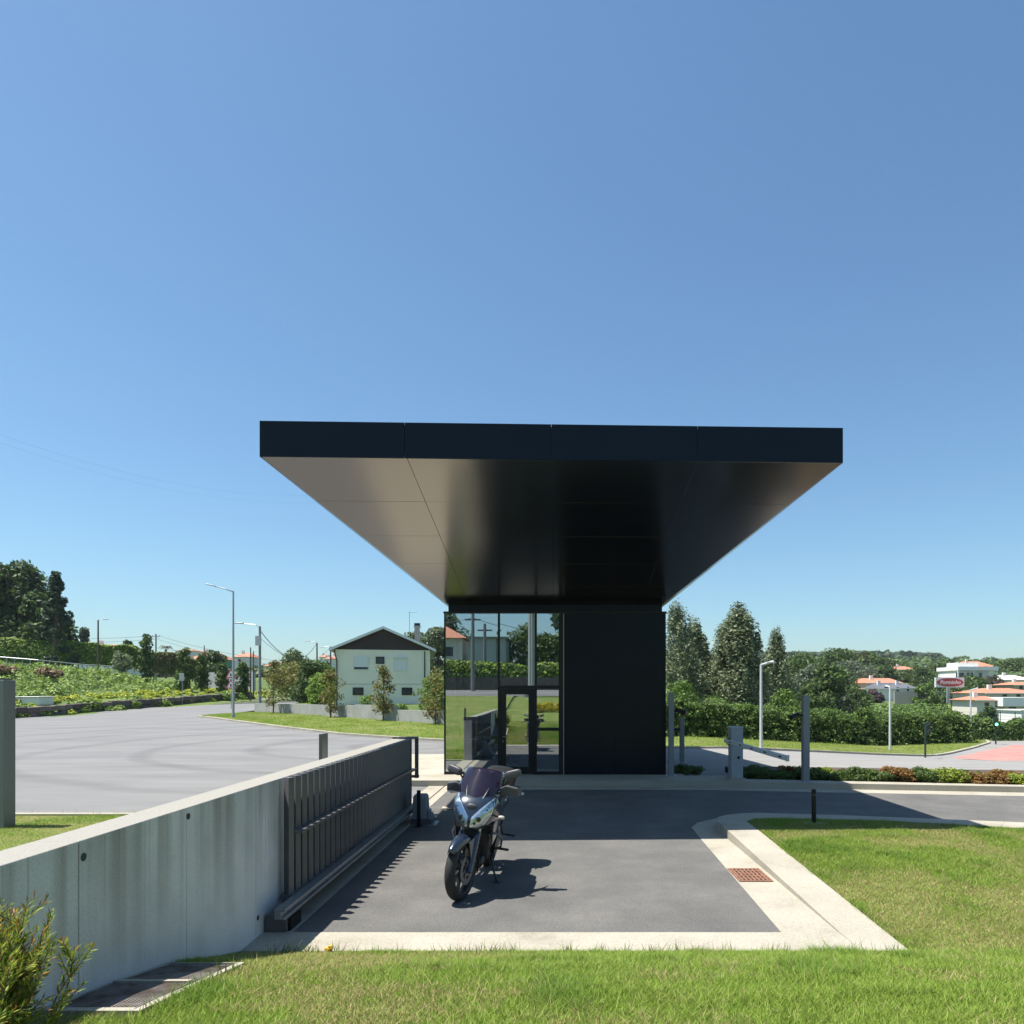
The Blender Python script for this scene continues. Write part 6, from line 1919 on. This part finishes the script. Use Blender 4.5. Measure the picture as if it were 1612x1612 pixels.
rtree(1166, 961, 1112, 68, 3, PG, 27000, 'tallest full silvery poplar behind the barrier', 203, prof=scaled([(0, 1.0), (0.15, 1.05), (0.45, 0.85), (0.75, 0.62), (0.92, 0.36), (1, 0.10)], 3.0), leaf=0.13, cr=0.55, name='poplar_tree', h0=0.0, ncl=172, flat=2.3)
rtree(1140, 985, 1112, 70, 3, PG, 12000, 'narrow poplar tucked against the tallest poplar', 204, prof=scaled(pop, 2.0), leaf=0.13, cr=0.55, name='poplar_tree', h0=0.0, ncl=142, flat=2.3)
rtree(1222, 996, 1112, 78, 3, PG, 16000, 'slender pointed poplar right of the short lamp post', 205, prof=scaled(pop, 2.5), leaf=0.15, cr=0.55, name='poplar_tree', h0=0.0, ncl=195, flat=2.3)
LB = [(0.07, 0.125, 0.02), (0.12, 0.19, 0.03), (0.05, 0.09, 0.018)]
rtree(1073, 1076, 1120, 52, 1.6, LB, 4500, 'bright laurel bush over the hedge by the gatehouse', 206, leaf=0.11, cr=0.45, name='laurel_bush', h0=0.1)
rtree(1232, 1087, 1120, 54, 1.3, LB, 4200, 'bright laurel bush over the hedge near the tall camera post', 207, leaf=0.11, cr=0.4, name='laurel_bush', h0=0.1)
rtree(1123, 1098, 1118, 52, 0.8, LB, 1800, 'small pale bush above the hedge below the poplars', 208, leaf=0.1, cr=0.3, name='laurel_bush', h0=0.1)
# woodland: individual big trees
W1 = [(0.03, 0.06, 0.015), (0.055, 0.095, 0.02), (0.085, 0.125, 0.03)]
W2 = [(0.05, 0.075, 0.04), (0.085, 0.11, 0.065), (0.12, 0.145, 0.09)]
W3 = [(0.05, 0.06, 0.02), (0.085, 0.085, 0.03), (0.04, 0.07, 0.018)]
wood = [(1262, 1036, 130, 8, W1, 'broad green tree at the woodland edge behind the slender poplar'), (1285, 1050, 120, 5.0, W2, 'grey-green rounded tree low in the woodland'), (1302, 1048, 105, 3.2, W1, 'light stemmed tree in front of the woodland'),
        (1320, 1026, 205, 9.0, W1, 'tallest woodland tree with a bright crown'), (1345, 1028, 212, 9.0, W3, 'olive brown woodland tree at the top of the wood'), (1372, 1032, 210, 7.5, W1, 'dark woodland tree above the orange roofed farmhouse'),
        (1336, 1045, 192, 8.0, W2, 'blue-grey woodland tree in the middle of the wood'), (1314, 1052, 125, 5.0, W1, 'big dark green tree in front of the wood'), (1240, 1046, 140, 6.0, W3, 'brownish woodland tree right behind the poplars'),
        (1390, 1046, 205, 4.0, W1, 'narrow dark tree at the right edge of the wood'), (1205, 1060, 110, 4.0, W3, 'dark low tree at the foot of the poplars'), (1120, 1055, 120, 6.0, W1, 'dark tree seen between the two poplar groups'),
        (1278, 1078, 100, 3.0, W1, 'small dark tree at the meadow edge of the wood'), (1352, 1088, 160, 2.6, W1, 'round green bush below the farmhouse'), (1374, 1088, 165, 2.0, [(0.07, 0.045, 0.05), (0.09, 0.06, 0.06)], 'plum coloured bush below the farmhouse')]
for i, (x_, t_, d, w, cl, lab) in enumerate(wood):
    rtree(x_, t_, 1110, d, w, cl, 9000, lab, 220 + i, leaf=0.22 * max(1, d / 120), cr=max(0.5, w * 0.22), h0=0.03, ncl=110, name='woodland_tree')

# houses on the right slope
W = M_WHITE
PINK = mat('pink_render', (0.60, 0.42, 0.33), 0.8)
hip_house('farmhouse', 'pink farmhouse with an orange roof at the foot of the wood', 1366, 1418, 1095, 1075, 1067, 178, PINK, M_TILE, 10, windows=((1376, 1378, 1079, 1082), (1383, 1386, 1079, 1082)), hip=0.06)
hip_house('white_cottage', 'white cottage with a dark slate roof beside the farmhouse', 1384, 1412, 1098, 1084, 1076, 170, W, mat('slate', (0.10, 0.105, 0.12), 0.7), 8, windows=((1392, 1398, 1081, 1084), (1411, 1415, 1082, 1090)), hip=0.05)
hip_house('white_cottage', 'second white cottage with grey roof and car park', 1414, 1440, 1096, 1083, 1076, 172, W, mat('slate', (0.10, 0.105, 0.12), 0.7), 8, windows=((1428, 1431, 1081, 1088),), hip=0.05)
low_wall('yard_wall', 'pale boundary wall below the white cottages', [((1408 - PX) * 160 / F, 160), ((1456 - PX) * 160 / F, 160), ((1480 - PX) * 165 / F, 165)], [EYE - (1088.5 - PY) * 160 / F] * 2, 0.3, mat('yard_wall', (0.42, 0.38, 0.34), 0.85), seg=5)
hip_house('hill_house', 'pink hill house with a wide red roof over the wood edge', 1412, 1442, 1066, 1054, 1048, 240, PINK, M_TILE, 10, windows=((1420, 1423, 1056, 1060), (1432, 1435, 1056, 1060)))
hip_house('hill_house', 'long maroon walled house on the hill', 1393, 1424, 1066, 1059, 1057, 225, mat('maroon', (0.20, 0.075, 0.07), 0.8), mat('flat_roof_pink', (0.42, 0.25, 0.2), 0.8), 8)
hip_house('hill_house', 'white gabled house among the hill trees', 1460, 1474, 1064, 1057, 1051, 250, W, W, 8)
hip_house('hill_house', 'topmost orange roofed house left of the white villa', 1493, 1516, 1060, 1053, 1048, 280, W, M_TILE, 9, windows=((1500, 1502, 1055, 1058),))
hip_house('hill_house', 'large house with an orange roof behind the white villa', 1518, 1568, 1062, 1050, 1040, 255, W, M_TILE, 12, windows=((1550, 1553, 1049, 1054),))
def villa():
    d = 200
    a, b = px(1508, 1080, d), px(1570, 1055, d)
    r = empty('white_villa', ((a.x + b.x) / 2, d, gz((a.x + b.x) / 2, d)), 'modern white flat-roofed villa with a long balcony', 'house')
    zf_ = EYE - (1068 - PY) * d / F
    MB().box(a.x + 2.0, b.x, d + 1.5, d + 11, gz(a.x, d) - 1, zf_).build('lower_storey', W, r)
    MB().box(a.x, b.x, d, d + 0.4, zf_ - 0.35, zf_).box(a.x, b.x, d + 0.4, d + 11, zf_ - 0.3, zf_ - 0.02).build('balcony_slab', W, r)
    MB().box(a.x + 0.3, b.x, d + 1.6, d + 11, zf_, b.z - 0.05).build('upper_wall', W, r)
    MB().box(a.x, b.x + 0.3, d - 0.1, d + 11.3, b.z - 0.05, b.z + 1.0).build('roof', W, r)
    MB().box(px(1518, 1050, d).x, px(1550, 1050, d).x, d + 3, d + 9, b.z + 1.0, b.z + 2.2).build('roof_block', W, r)
    for x0, x1 in ((1510, 1522), (1527, 1531), (1534, 1540), (1546, 1551)):
        p, q_ = px(x0, 1067, d), px(x1, 1059, d)
        MB().box(p.x, q_.x, d + 1.55, d + 1.59, zf_ + 0.05, q_.z).build('window', M_WIN, r)
    for x0 in (1508.3, 1533, 1557, 1569):
        p = px(x0, 1060, d)
        MB().box(p.x, p.x + 0.3, d + 0.05, d + 0.35, zf_, b.z - 0.05).build('pillar', W, r)
villa()
hip_house('white_house', 'low white house with a wide terrace below the villa', 1580, 1625, 1088, 1070, 1062, 200, W, mat('pale_roof', (0.5, 0.48, 0.44), 0.8), 10, windows=((1600, 1606, 1073, 1079),))
hip_house('white_house', 'brown roofed house at the terrace slope', 1598, 1640, 1092, 1078, 1073, 175, mat('tan_render', (0.42, 0.34, 0.27), 0.8), M_TILE, 9, windows=((1605, 1610, 1080, 1088),))
hip_house('roadside_house', 'cream house with a broad orange roof behind the traffic light', 1553, 1640, 1122, 1091, 1083, 140, mat('pale_cream', (0.64, 0.60, 0.52), 0.8), M_TILE, 12, windows=((1578, 1585, 1093, 1097), (1600, 1606, 1093, 1097)))
hip_house('roadside_house', 'lower cream wing with an orange roof in front of the broad house', 1538, 1580, 1122, 1102, 1096, 128, mat('pale_cream', (0.64, 0.60, 0.52), 0.8), M_TILE, 8, windows=((1550, 1557, 1106, 1111), (1567, 1576, 1104, 1113)), hip=0.2)
wa = px(1579, 1123, 126); wb = px(1640, 1098, 126)
an_ = empty('garage_annex', ((wa.x + wb.x) / 2, 126, wa.z), 'plain white flat-roofed annex beside the orange roofed wing', 'house')
MB().box(wa.x, wb.x, 126, 134, px(0, 1112, 126).z, wb.z).build('upper_block', W, an_)
MB().box(wa.x + 1.0, wb.x, 127, 134, wa.z - 1, px(0, 1112, 126).z - 0.002).build('lower_wall', mat('pale_cream', (0.64, 0.6, 0.52), 0.8), an_)
MB().box(px(1588, 0, 127).x, px(1599, 0, 127).x, 126.9, 126.99, wa.z + 0.1, px(0, 1113, 126).z).build('glass_door', M_WIN, an_)
wc = px(1608, 1145, 78)
ed = empty('white_kiosk', (wc.x + 2, 78, gz(wc.x + 2, 78)), 'white flat-roofed kiosk at the parking area', 'kiosk')
MB().box(wc.x, wc.x + 5, 78, 82, gz(wc.x, 78) - 0.3, px(0, 1119, 78).z).build('wall', W, ed)
MB().box(wc.x - 0.15, wc.x + 5.15, 77.85, 82.15, px(0, 1119, 78).z, px(0, 1117.5, 78).z).build('roof', M_WFR, ed)
MB().box(wc.x + 0.5, wc.x + 1.1, 77.96, 77.995, px(0, 1133, 78).z, px(0, 1124, 78).z).build('window', M_WIN, ed)

# parking: parked cars far behind the fence
def car_proto(col, name, label, group):
    r = empty('parked_car', (0, 0, 0), label, 'car', group)
    paint = mat(name, col, 0.25); paint.node_tree.nodes['Principled BSDF'].inputs['Coat Weight'].default_value = 0.5
    prof = [(-2.1, 0.35), (-2.1, 0.75), (-1.35, 0.9), (-0.7, 1.42), (0.8, 1.45), (1.6, 0.98), (2.1, 0.9), (2.1, 0.35)]
    MB().extr([(x, -0.85, z) for x, z in prof], (0, 1.7, 0)).build('body', paint, r, local=True, bevel=0.08)
    MB().extr([(x, -0.87, z) for x, z in [(-1.15, 0.95), (-0.65, 1.36), (0.75, 1.38), (1.35, 0.98)]], (0, 1.74, 0)).build('window', M_WIN, r, local=True)
    for x in (-1.3, 1.3):
        for y in (-0.8, 0.8):
            MB().cyl((x, y - 0.1, 0.32), (x, y + 0.1, 0.32), 0.32, n=14).build('wheel', M_FRAME, r, local=True)
    return r
carcols = [((0.65, 0.65, 0.66), 'car_white', 'small white car parked beyond the wire fence'), ((0.35, 0.36, 0.38), 'car_silver', 'small silver car parked beyond the wire fence'), ((0.30, 0.05, 0.05), 'car_red', 'small red car parked beyond the wire fence'), ((0.05, 0.09, 0.2), 'car_blue', 'small dark blue car parked beyond the wire fence')]
drape('parking_lot', [(52, 88), (95, 88), (100, 112), (58, 112)], M_ROADR, 0.05, 4)
cps = []
for i, (x_, d, k) in enumerate([(1536, 95, 0), (1549, 96, 1), (1560, 97, 0), (1574, 95, 2), (1585, 98, 0), (1597, 96, 1), (1543, 106, 3), (1557, 107, 0), (1572, 106, 1), (1588, 108, 0), (1603, 107, 3), (1610, 95, 0)]):
    X = (x_ - PX) * d / F
    src = [c for c in cps if c[1] == k]
    if src: o = copy_tree(src[0][0])
    else:
        o = car_proto(*carcols[k], 'cars parked beyond the fence'); cps.append((o, k))
    place(o, (X, d, gz(X, d) + 0.06), R(75 + 20 * ((i * 37) % 10) / 10))
for i, (x_, d, lab) in enumerate([(1447, 166, 'tiny white car by the cottage yard wall'), (1453, 168, 'tiny silver car by the cottage yard wall')]):
    X = (x_ - PX) * d / F
    o = copy_tree(cps[i][0]); place(o, (X, d, gz(X, d) + 0.02), R(20), 1.0, lab)

# billboard on a steel column
def billboard():
    d = 150.0
    a, b = px(1471.5, 1082, d), px(1516.5, 1066.5, d)
    cx_ = px(1494, 1100, d).x
    r = empty('billboard', (cx_, d, gz(cx_, d)), 'white billboard with a red oval emblem on a thick steel column', 'billboard')
    MB().cyl((cx_, d + 0.3, gz(cx_, d) - 0.5), (cx_, d + 0.3, a.z + 0.2), 0.34, n=18).build('column', mat('steel_column', (0.42, 0.45, 0.48), 0.4, metal=0.3), r, smooth='auto')
    MB().box(a.x, b.x, d - 0.35, d + 0.1, a.z, b.z).build('panel', mat('sign_white', (0.72, 0.74, 0.74), 0.4), r)
    cx2, cz2 = (a.x + b.x) / 2, (a.z + b.z) / 2
    def oval(rx, rz, y, name, m):
        pts = [(cx2 + rx * math.copysign(abs(math.cos(t)) ** 0.9, math.cos(t)), y, cz2 + rz * math.sin(t)) for t in [2 * math.pi * k / 48 for k in range(48)]]
        MB().extr(pts, (0, 0.03, 0)).build(name, m, r)
    w, h = (b.x - a.x) / 2, (b.z - a.z) / 2
    oval(w * 0.93, h * 0.86, d - 0.39, 'emblem_border', mat('emblem_dark', (0.30, 0.035, 0.04), 0.4))
    oval(w * 0.88, h * 0.76, d - 0.43, 'emblem', mat('emblem_red', (0.40, 0.05, 0.055), 0.4))
    cu = bpy.data.curves.new('lettering', 'FONT')
    cu.body = 'Porminho'
    cu.shear = 0.25; cu.size = 1.45; cu.align_x = 'CENTER'; cu.align_y = 'CENTER'; cu.extrude = 0.02; cu.offset = 0.025
    to = bpy.data.objects.new('tmp_text', cu); COL.objects.link(to)
    dg_ = bpy.context.evaluated_depsgraph_get()
    me = bpy.data.meshes.new_from_object(to.evaluated_get(dg_))
    bpy.data.objects.remove(to, do_unlink=True)
    xs = [v.co.x for v in me.vertices]
    k = (w * 2 * 0.72) / (max(xs) - min(xs))
    me.transform(Matrix.Translation(Vector((cx2, d - 0.46, cz2 - 0.02)) - r.location) @ Matrix.Rotation(R(90), 4, 'X') @ Matrix.Scale(k, 4))
    me.materials.clear()
    link_mesh('lettering', me, mat('letter_white', (0.8, 0.8, 0.8), 0.5), r)
billboard()
# trees among the houses
for i, (x_, t_, b_, d, w, cl, lab) in enumerate([
        (1450, 1052, 1078, 215, 5, W1, 'round tree between the maroon house and the billboard'), (1486, 1046, 1070, 235, 7, W1, 'broad tree above the billboard'), (1402, 1042, 1060, 260, 6, W1, 'broad tree left of the pink hill house'),
        (1476, 1070, 1095, 168, 3.0, W1, 'dark tree under the left end of the billboard'), (1505, 1082, 1098, 160, 4.2, W1, 'wide dark tree under the right end of the billboard'), (1456, 1078, 1100, 155, 2.3, LB, 'bright round tree at the cottage yard wall'),
        (1530, 1068, 1084, 195, 5.0, W1, 'dark trees garden tree below the villa balcony'), (1560, 1068, 1086, 190, 4.0, [(0.07, 0.05, 0.045), (0.06, 0.08, 0.03)], 'plum leaved tree beside the villa'), (1588, 1042, 1066, 250, 6.0, W1, 'broad tree right of the large orange roofed house'),
        (1546, 1072, 1090, 180, 3, W1, 'small dark tree before the villa pillars'), (1557, 1114, 1128, 112, 1.1, DG, 'clipped cloud tree on the green bank by the cream wing'),
        (1610, 1040, 1060, 300, 7, W1, 'dark tree at the skyline by the orange roofs')]):
    rtree(x_, t_, b_, d, w, cl, 3600, lab, 300 + i, leaf=0.12 * d / 100 + 0.1, cr=max(0.5, w * 0.3), h0=0.03, ncl=50, name='garden_tree')
# vineyard and scrub patches, far wooded ridge: nobody could count these
def far_stuff(name, label, n, K, sampler, cols, leaf, clump, seed, flat=0.8):
    rg = np.random.default_rng(seed)
    x, y, h = sampler(rg, K)
    per = rg.integers(0, K, n)
    d = rg.normal(size=(n, 3)); d /= np.linalg.norm(d, axis=1, keepdims=True); d[:, 2] = np.abs(d[:, 2]) * flat
    cs = clump * rg.uniform(0.5, 1.3, K)
    zz = ground(x, y) + (vnoise(x, y, 60, 3) - 0.5) * 6 * sm(250, 600, y)
    C = np.stack([x, y, zz + h], 1)[per] + d * cs[per][:, None] * rg.uniform(0.6, 1, (n, 1))
    N = d + rg.normal(size=(n, 3)) * 0.4 + np.array([0, 0, 0.4])
    V = leaf_quads(C, leaf * rg.uniform(0.6, 1.4, n), N, 0.7, rg)
    tag(np_mesh(name, V, n, 4, mixcol(n, cols, rg, 0.16), leafmat('leaf', 0.2)), label, 'vegetation', kind='stuff')
far_stuff('vineyard', 'green vineyard rows on the slope below the cottages', 22000, 900, lambda rg, K: ((lambda r_, t: (40 + t * 70, 105 + r_ * 3.2 + t * 6, np.full(K, 0.3)))(rg.integers(0, 13, K), rg.random(K))), [(0.06, 0.11, 0.02), (0.10, 0.16, 0.03)], 0.35, 1.0, 401)
far_stuff('ridge_wood', 'dark wooded ridge along the far skyline', 60000, 3600, lambda rg, K: ((lambda a, d: ((a - PX) * d / F, d, np.full(K, 2.0)))(rg.uniform(860, 1430, K), rg.uniform(560, 820, K))), [(0.028, 0.05, 0.02), (0.045, 0.075, 0.028)], 2.4, 6.0, 402)
far_stuff('ridge_wood', 'scattered pines on the bare hill crest', 4200, 160, lambda rg, K: ((lambda a, d: ((a - PX) * d / F, d, np.full(K, 3.0)))(rg.uniform(1425, 1480, K), rg.uniform(640, 720, K))), [(0.028, 0.05, 0.02), (0.045, 0.07, 0.028)], 2.0, 3.6, 403)
far_stuff('hill_scrub', 'patchy trees on the hillside behind the houses', 26000, 700, lambda rg, K: ((lambda a, d: ((a - PX) * d / F, d, np.full(K, 0.6)))(rg.uniform(1380, 1750, K), 225 + 330 * rg.random(K) ** 1.5)), [(0.035, 0.065, 0.02), (0.06, 0.10, 0.028), (0.085, 0.12, 0.035)], 1.0, 3.0, 404)
far_stuff('hill_scrub', 'patchy trees around the hillside town', 30000, 900, lambda rg, K: ((lambda a, d: ((a - PX) * d / F, d, np.full(K, 0.6)))(rg.uniform(150, 900, K), 180 + 420 * rg.random(K) ** 1.4)), [(0.04, 0.07, 0.022), (0.065, 0.10, 0.03), (0.085, 0.115, 0.04)], 0.9, 2.6, 405)
far_stuff('hill_scrub', 'low scrub in the dip behind the conifer hedge', 16000, 420, lambda rg, K: (rg.uniform(0, 50, K), rg.uniform(60, 92, K), np.full(K, 0.0)), [(0.06, 0.10, 0.025), (0.10, 0.145, 0.035), (0.14, 0.15, 0.06)], 0.28, 1.0, 406)

# ------------------------------------------------------------------ what the glass mirrors: the slope above the lawn
hip_house2 = None
def upper_house():
    zb = gz(-13.5, -34)
    r = empty('tiled_house', (-13.5, -34, zb), 'white house with grey plinth and red tiled roof above the upper road', 'house')
    MB().box(-19, -8.6, -44, -34, zb - 0.5, zb + 1.0).build('plinth', M_LOWW, r)
    MB().box(-19, -8.6, -44, -34, zb + 1.0, zb + 3.95).build('wall', M_WHITE, r)
    E = [Vector((-19.5, -33.4, zb + 3.95)), Vector((-8.1, -33.4, zb + 3.95)), Vector((-8.1, -44.6, zb + 3.95)), Vector((-19.5, -44.6, zb + 3.95))]
    MB().add(E + [Vector((-15, -39, zb + 6.2)), Vector((-12.0, -39, zb + 6.2))], [(0, 1, 5, 4), (1, 2, 5), (2, 3, 4, 5), (3, 0, 4), (3, 2, 1, 0)]).build('roof', M_TILE, r)
    for x0 in (-14.5, -9.9):
        w = MB().box(x0 - 0.4, x0 + 0.4, -33.99, -33.95, zb + 2.2, zb + 3.1).build('window', M_WIN, r)
        MB().box(x0 - 0.5, x0 + 0.5, -33.98, -33.88, zb + 2.08, zb + 2.198).build('sill', M_WFR, w)
    zc = gz(-6.3, -32)
    r = empty('rendered_annex', (-6.3, -32, zc), 'pale grey flat-roofed block beside the tiled house', 'house')
    MB().box(-7.7, -5.2, -38, -32, zc - 0.5, zc + 3.9).build('wall', mat('annex_grey', (0.5, 0.52, 0.53), 0.8), r)
    MB().box(-7.9, -5.0, -38.2, -31.8, zc + 3.9, zc + 4.1).build('roof', M_LOWW, r)
upper_house()
low_wall('roadside_wall', 'dark stone-faced wall on the far side of the upper road', [(45, -20.6), (-45, -20.6)], [lambda x, y: gz(x, y) + 0.95], 0.35, M_STONE[1], seg=6)
hedge('roadside_hedge', 'green hedge on top of the upper road wall', [Vector((-40, -22, gz(-40, -22) + 0.6)), Vector((30, -22, gz(30, -22) + 0.6))], 1.5, 1.4, HG, 16000, 0.16, 95)
for i, (X, Y, H, w, cl, lab) in enumerate([(-13.5, -52, 7.5, 3, DG, 'dark tree behind the tiled house'), (-3.2, -38, 5.2, 2.6, W1, 'leafy tree right of the tiled house'), (-0.6, -32, 3.8, 2.2, W1, 'leafy tree above the upper road wall'), (2.2, -30, 8.5, 2.0, DG, 'dark cedar above the upper road hedge'), (11, -36, 8, 4.0, W1, 'broad tree at the upper road bend'), (-26, -36, 8, 4.5, W1, 'broad tree left of the tiled house')]):
    make_tree('garden_tree', lab, 'tree', (X, Y, gz(X, Y)), H, 0.2, [(0, w * 0.6), (0.3, w), (0.7, w * 0.8), (1, w * 0.2)], cl, 5000, 0.2, 70, 1.0, h0=0.15, seed=500 + i)
for (X, Y, H, lab, mm__) in ((-6.0, -19, 6.0, 'concrete utility pole beside the upper road', M_CPOLE), (-5.4, -22.5, 5.2, 'thin utility pole behind the upper road wall', M_CPOLE)):
    z = gz(X, Y)
    r = empty('utility_pole', (X, Y, z), lab, 'utility pole')
    MB().cyl((X, Y, z - 0.3), (X, Y, z + H), 0.17, 0.12, n=10).build('pole', mm__, r, smooth='auto')
    MB().box(X - 0.6, X + 0.6, Y - 0.05, Y + 0.05, z + H - 0.6, z + H - 0.48).build('cross_arm', mm__, r)
cable((-6.0, -19, gz(-6.0, -19) + 5.6), (14, -26, gz(14, -26) + 5), 1.6, 'power cable over the upper road', 0.02)
cable((-6.0, -19, gz(-6.0, -19) + 5.6), (-30, -26, gz(-30, -26) + 7), 1.6, 'power cable running towards the tiled house', 0.02)
fl_rng = random.Random(8)
fl0 = None
for (X, Y) in ((-0.9, -4.2), (-0.3, -4.5), (0.4, -4.3), (1.0, -4.6), (1.7, -4.4)):
    if fl0 is None:
        fl0 = shrub_proto('flowering_shrub', 66, [(0.55, 0.42, 0.02), (0.62, 0.50, 0.03), (0.14, 0.19, 0.03)], 0.42, 0.5, 3000, 0.03)
        tag(fl0, 'yellow flowering shrub on the lawn slope above the drive', 'shrub', 'yellow shrubs on the slope')
        o = fl0
    else:
        o = copy_tree(fl0)
    place(o, (X, Y, gz(X, Y) - 0.03), fl_rng.uniform(0, 6), 1.0)
rc_ = empty('ribbed_column', (-1.9, -13.2, gz(-1.9, -13.2)), 'tall pale ribbed metal column beside the upper road', 'column')
m = MB()
zz0 = gz(-1.9, -13.2)
for k in range(8):
    a = k * math.pi / 4
    m.cyl((-1.9 + 0.2 * math.cos(a), -13.2 + 0.2 * math.sin(a), zz0 - 0.2), (-1.9 + 0.2 * math.cos(a), -13.2 + 0.2 * math.sin(a), zz0 + 9), 0.085, n=8)
m.build('shaft', mat('ribbed_pale', (0.45, 0.46, 0.47), 0.5), rc_, smooth='auto')
MB().cyl((-1.9, -13.2, zz0 - 0.1), (-1.9, -13.2, zz0 + 0.35), 0.45, n=16).build('foot', M_LOWW, rc_)

# ------------------------------------------------------------------ thin summer haze over the valley
hz = MB().box(-1490, 1490, -250, 2500, -60, 75)
hzo = hz.build('haze', None)
hm_ = bpy.data.materials.new('haze_air'); hm_.use_nodes = True
hn = hm_.node_tree; hn.nodes.clear()
ho = hn.nodes.new('ShaderNodeOutputMaterial'); hv = hn.nodes.new('ShaderNodeVolumePrincipled')
hv.inputs['Color'].default_value = (0.80, 0.88, 1.0, 1); hv.inputs['Density'].default_value = 0.00012
hn.links.new(hv.outputs[0], ho.inputs['Volume'])
hzo.data.materials.append(hm_)
hzo['kind'] = 'stuff'; hzo['label'] = 'thin pale summer haze over the whole valley'; hzo['category'] = 'haze'
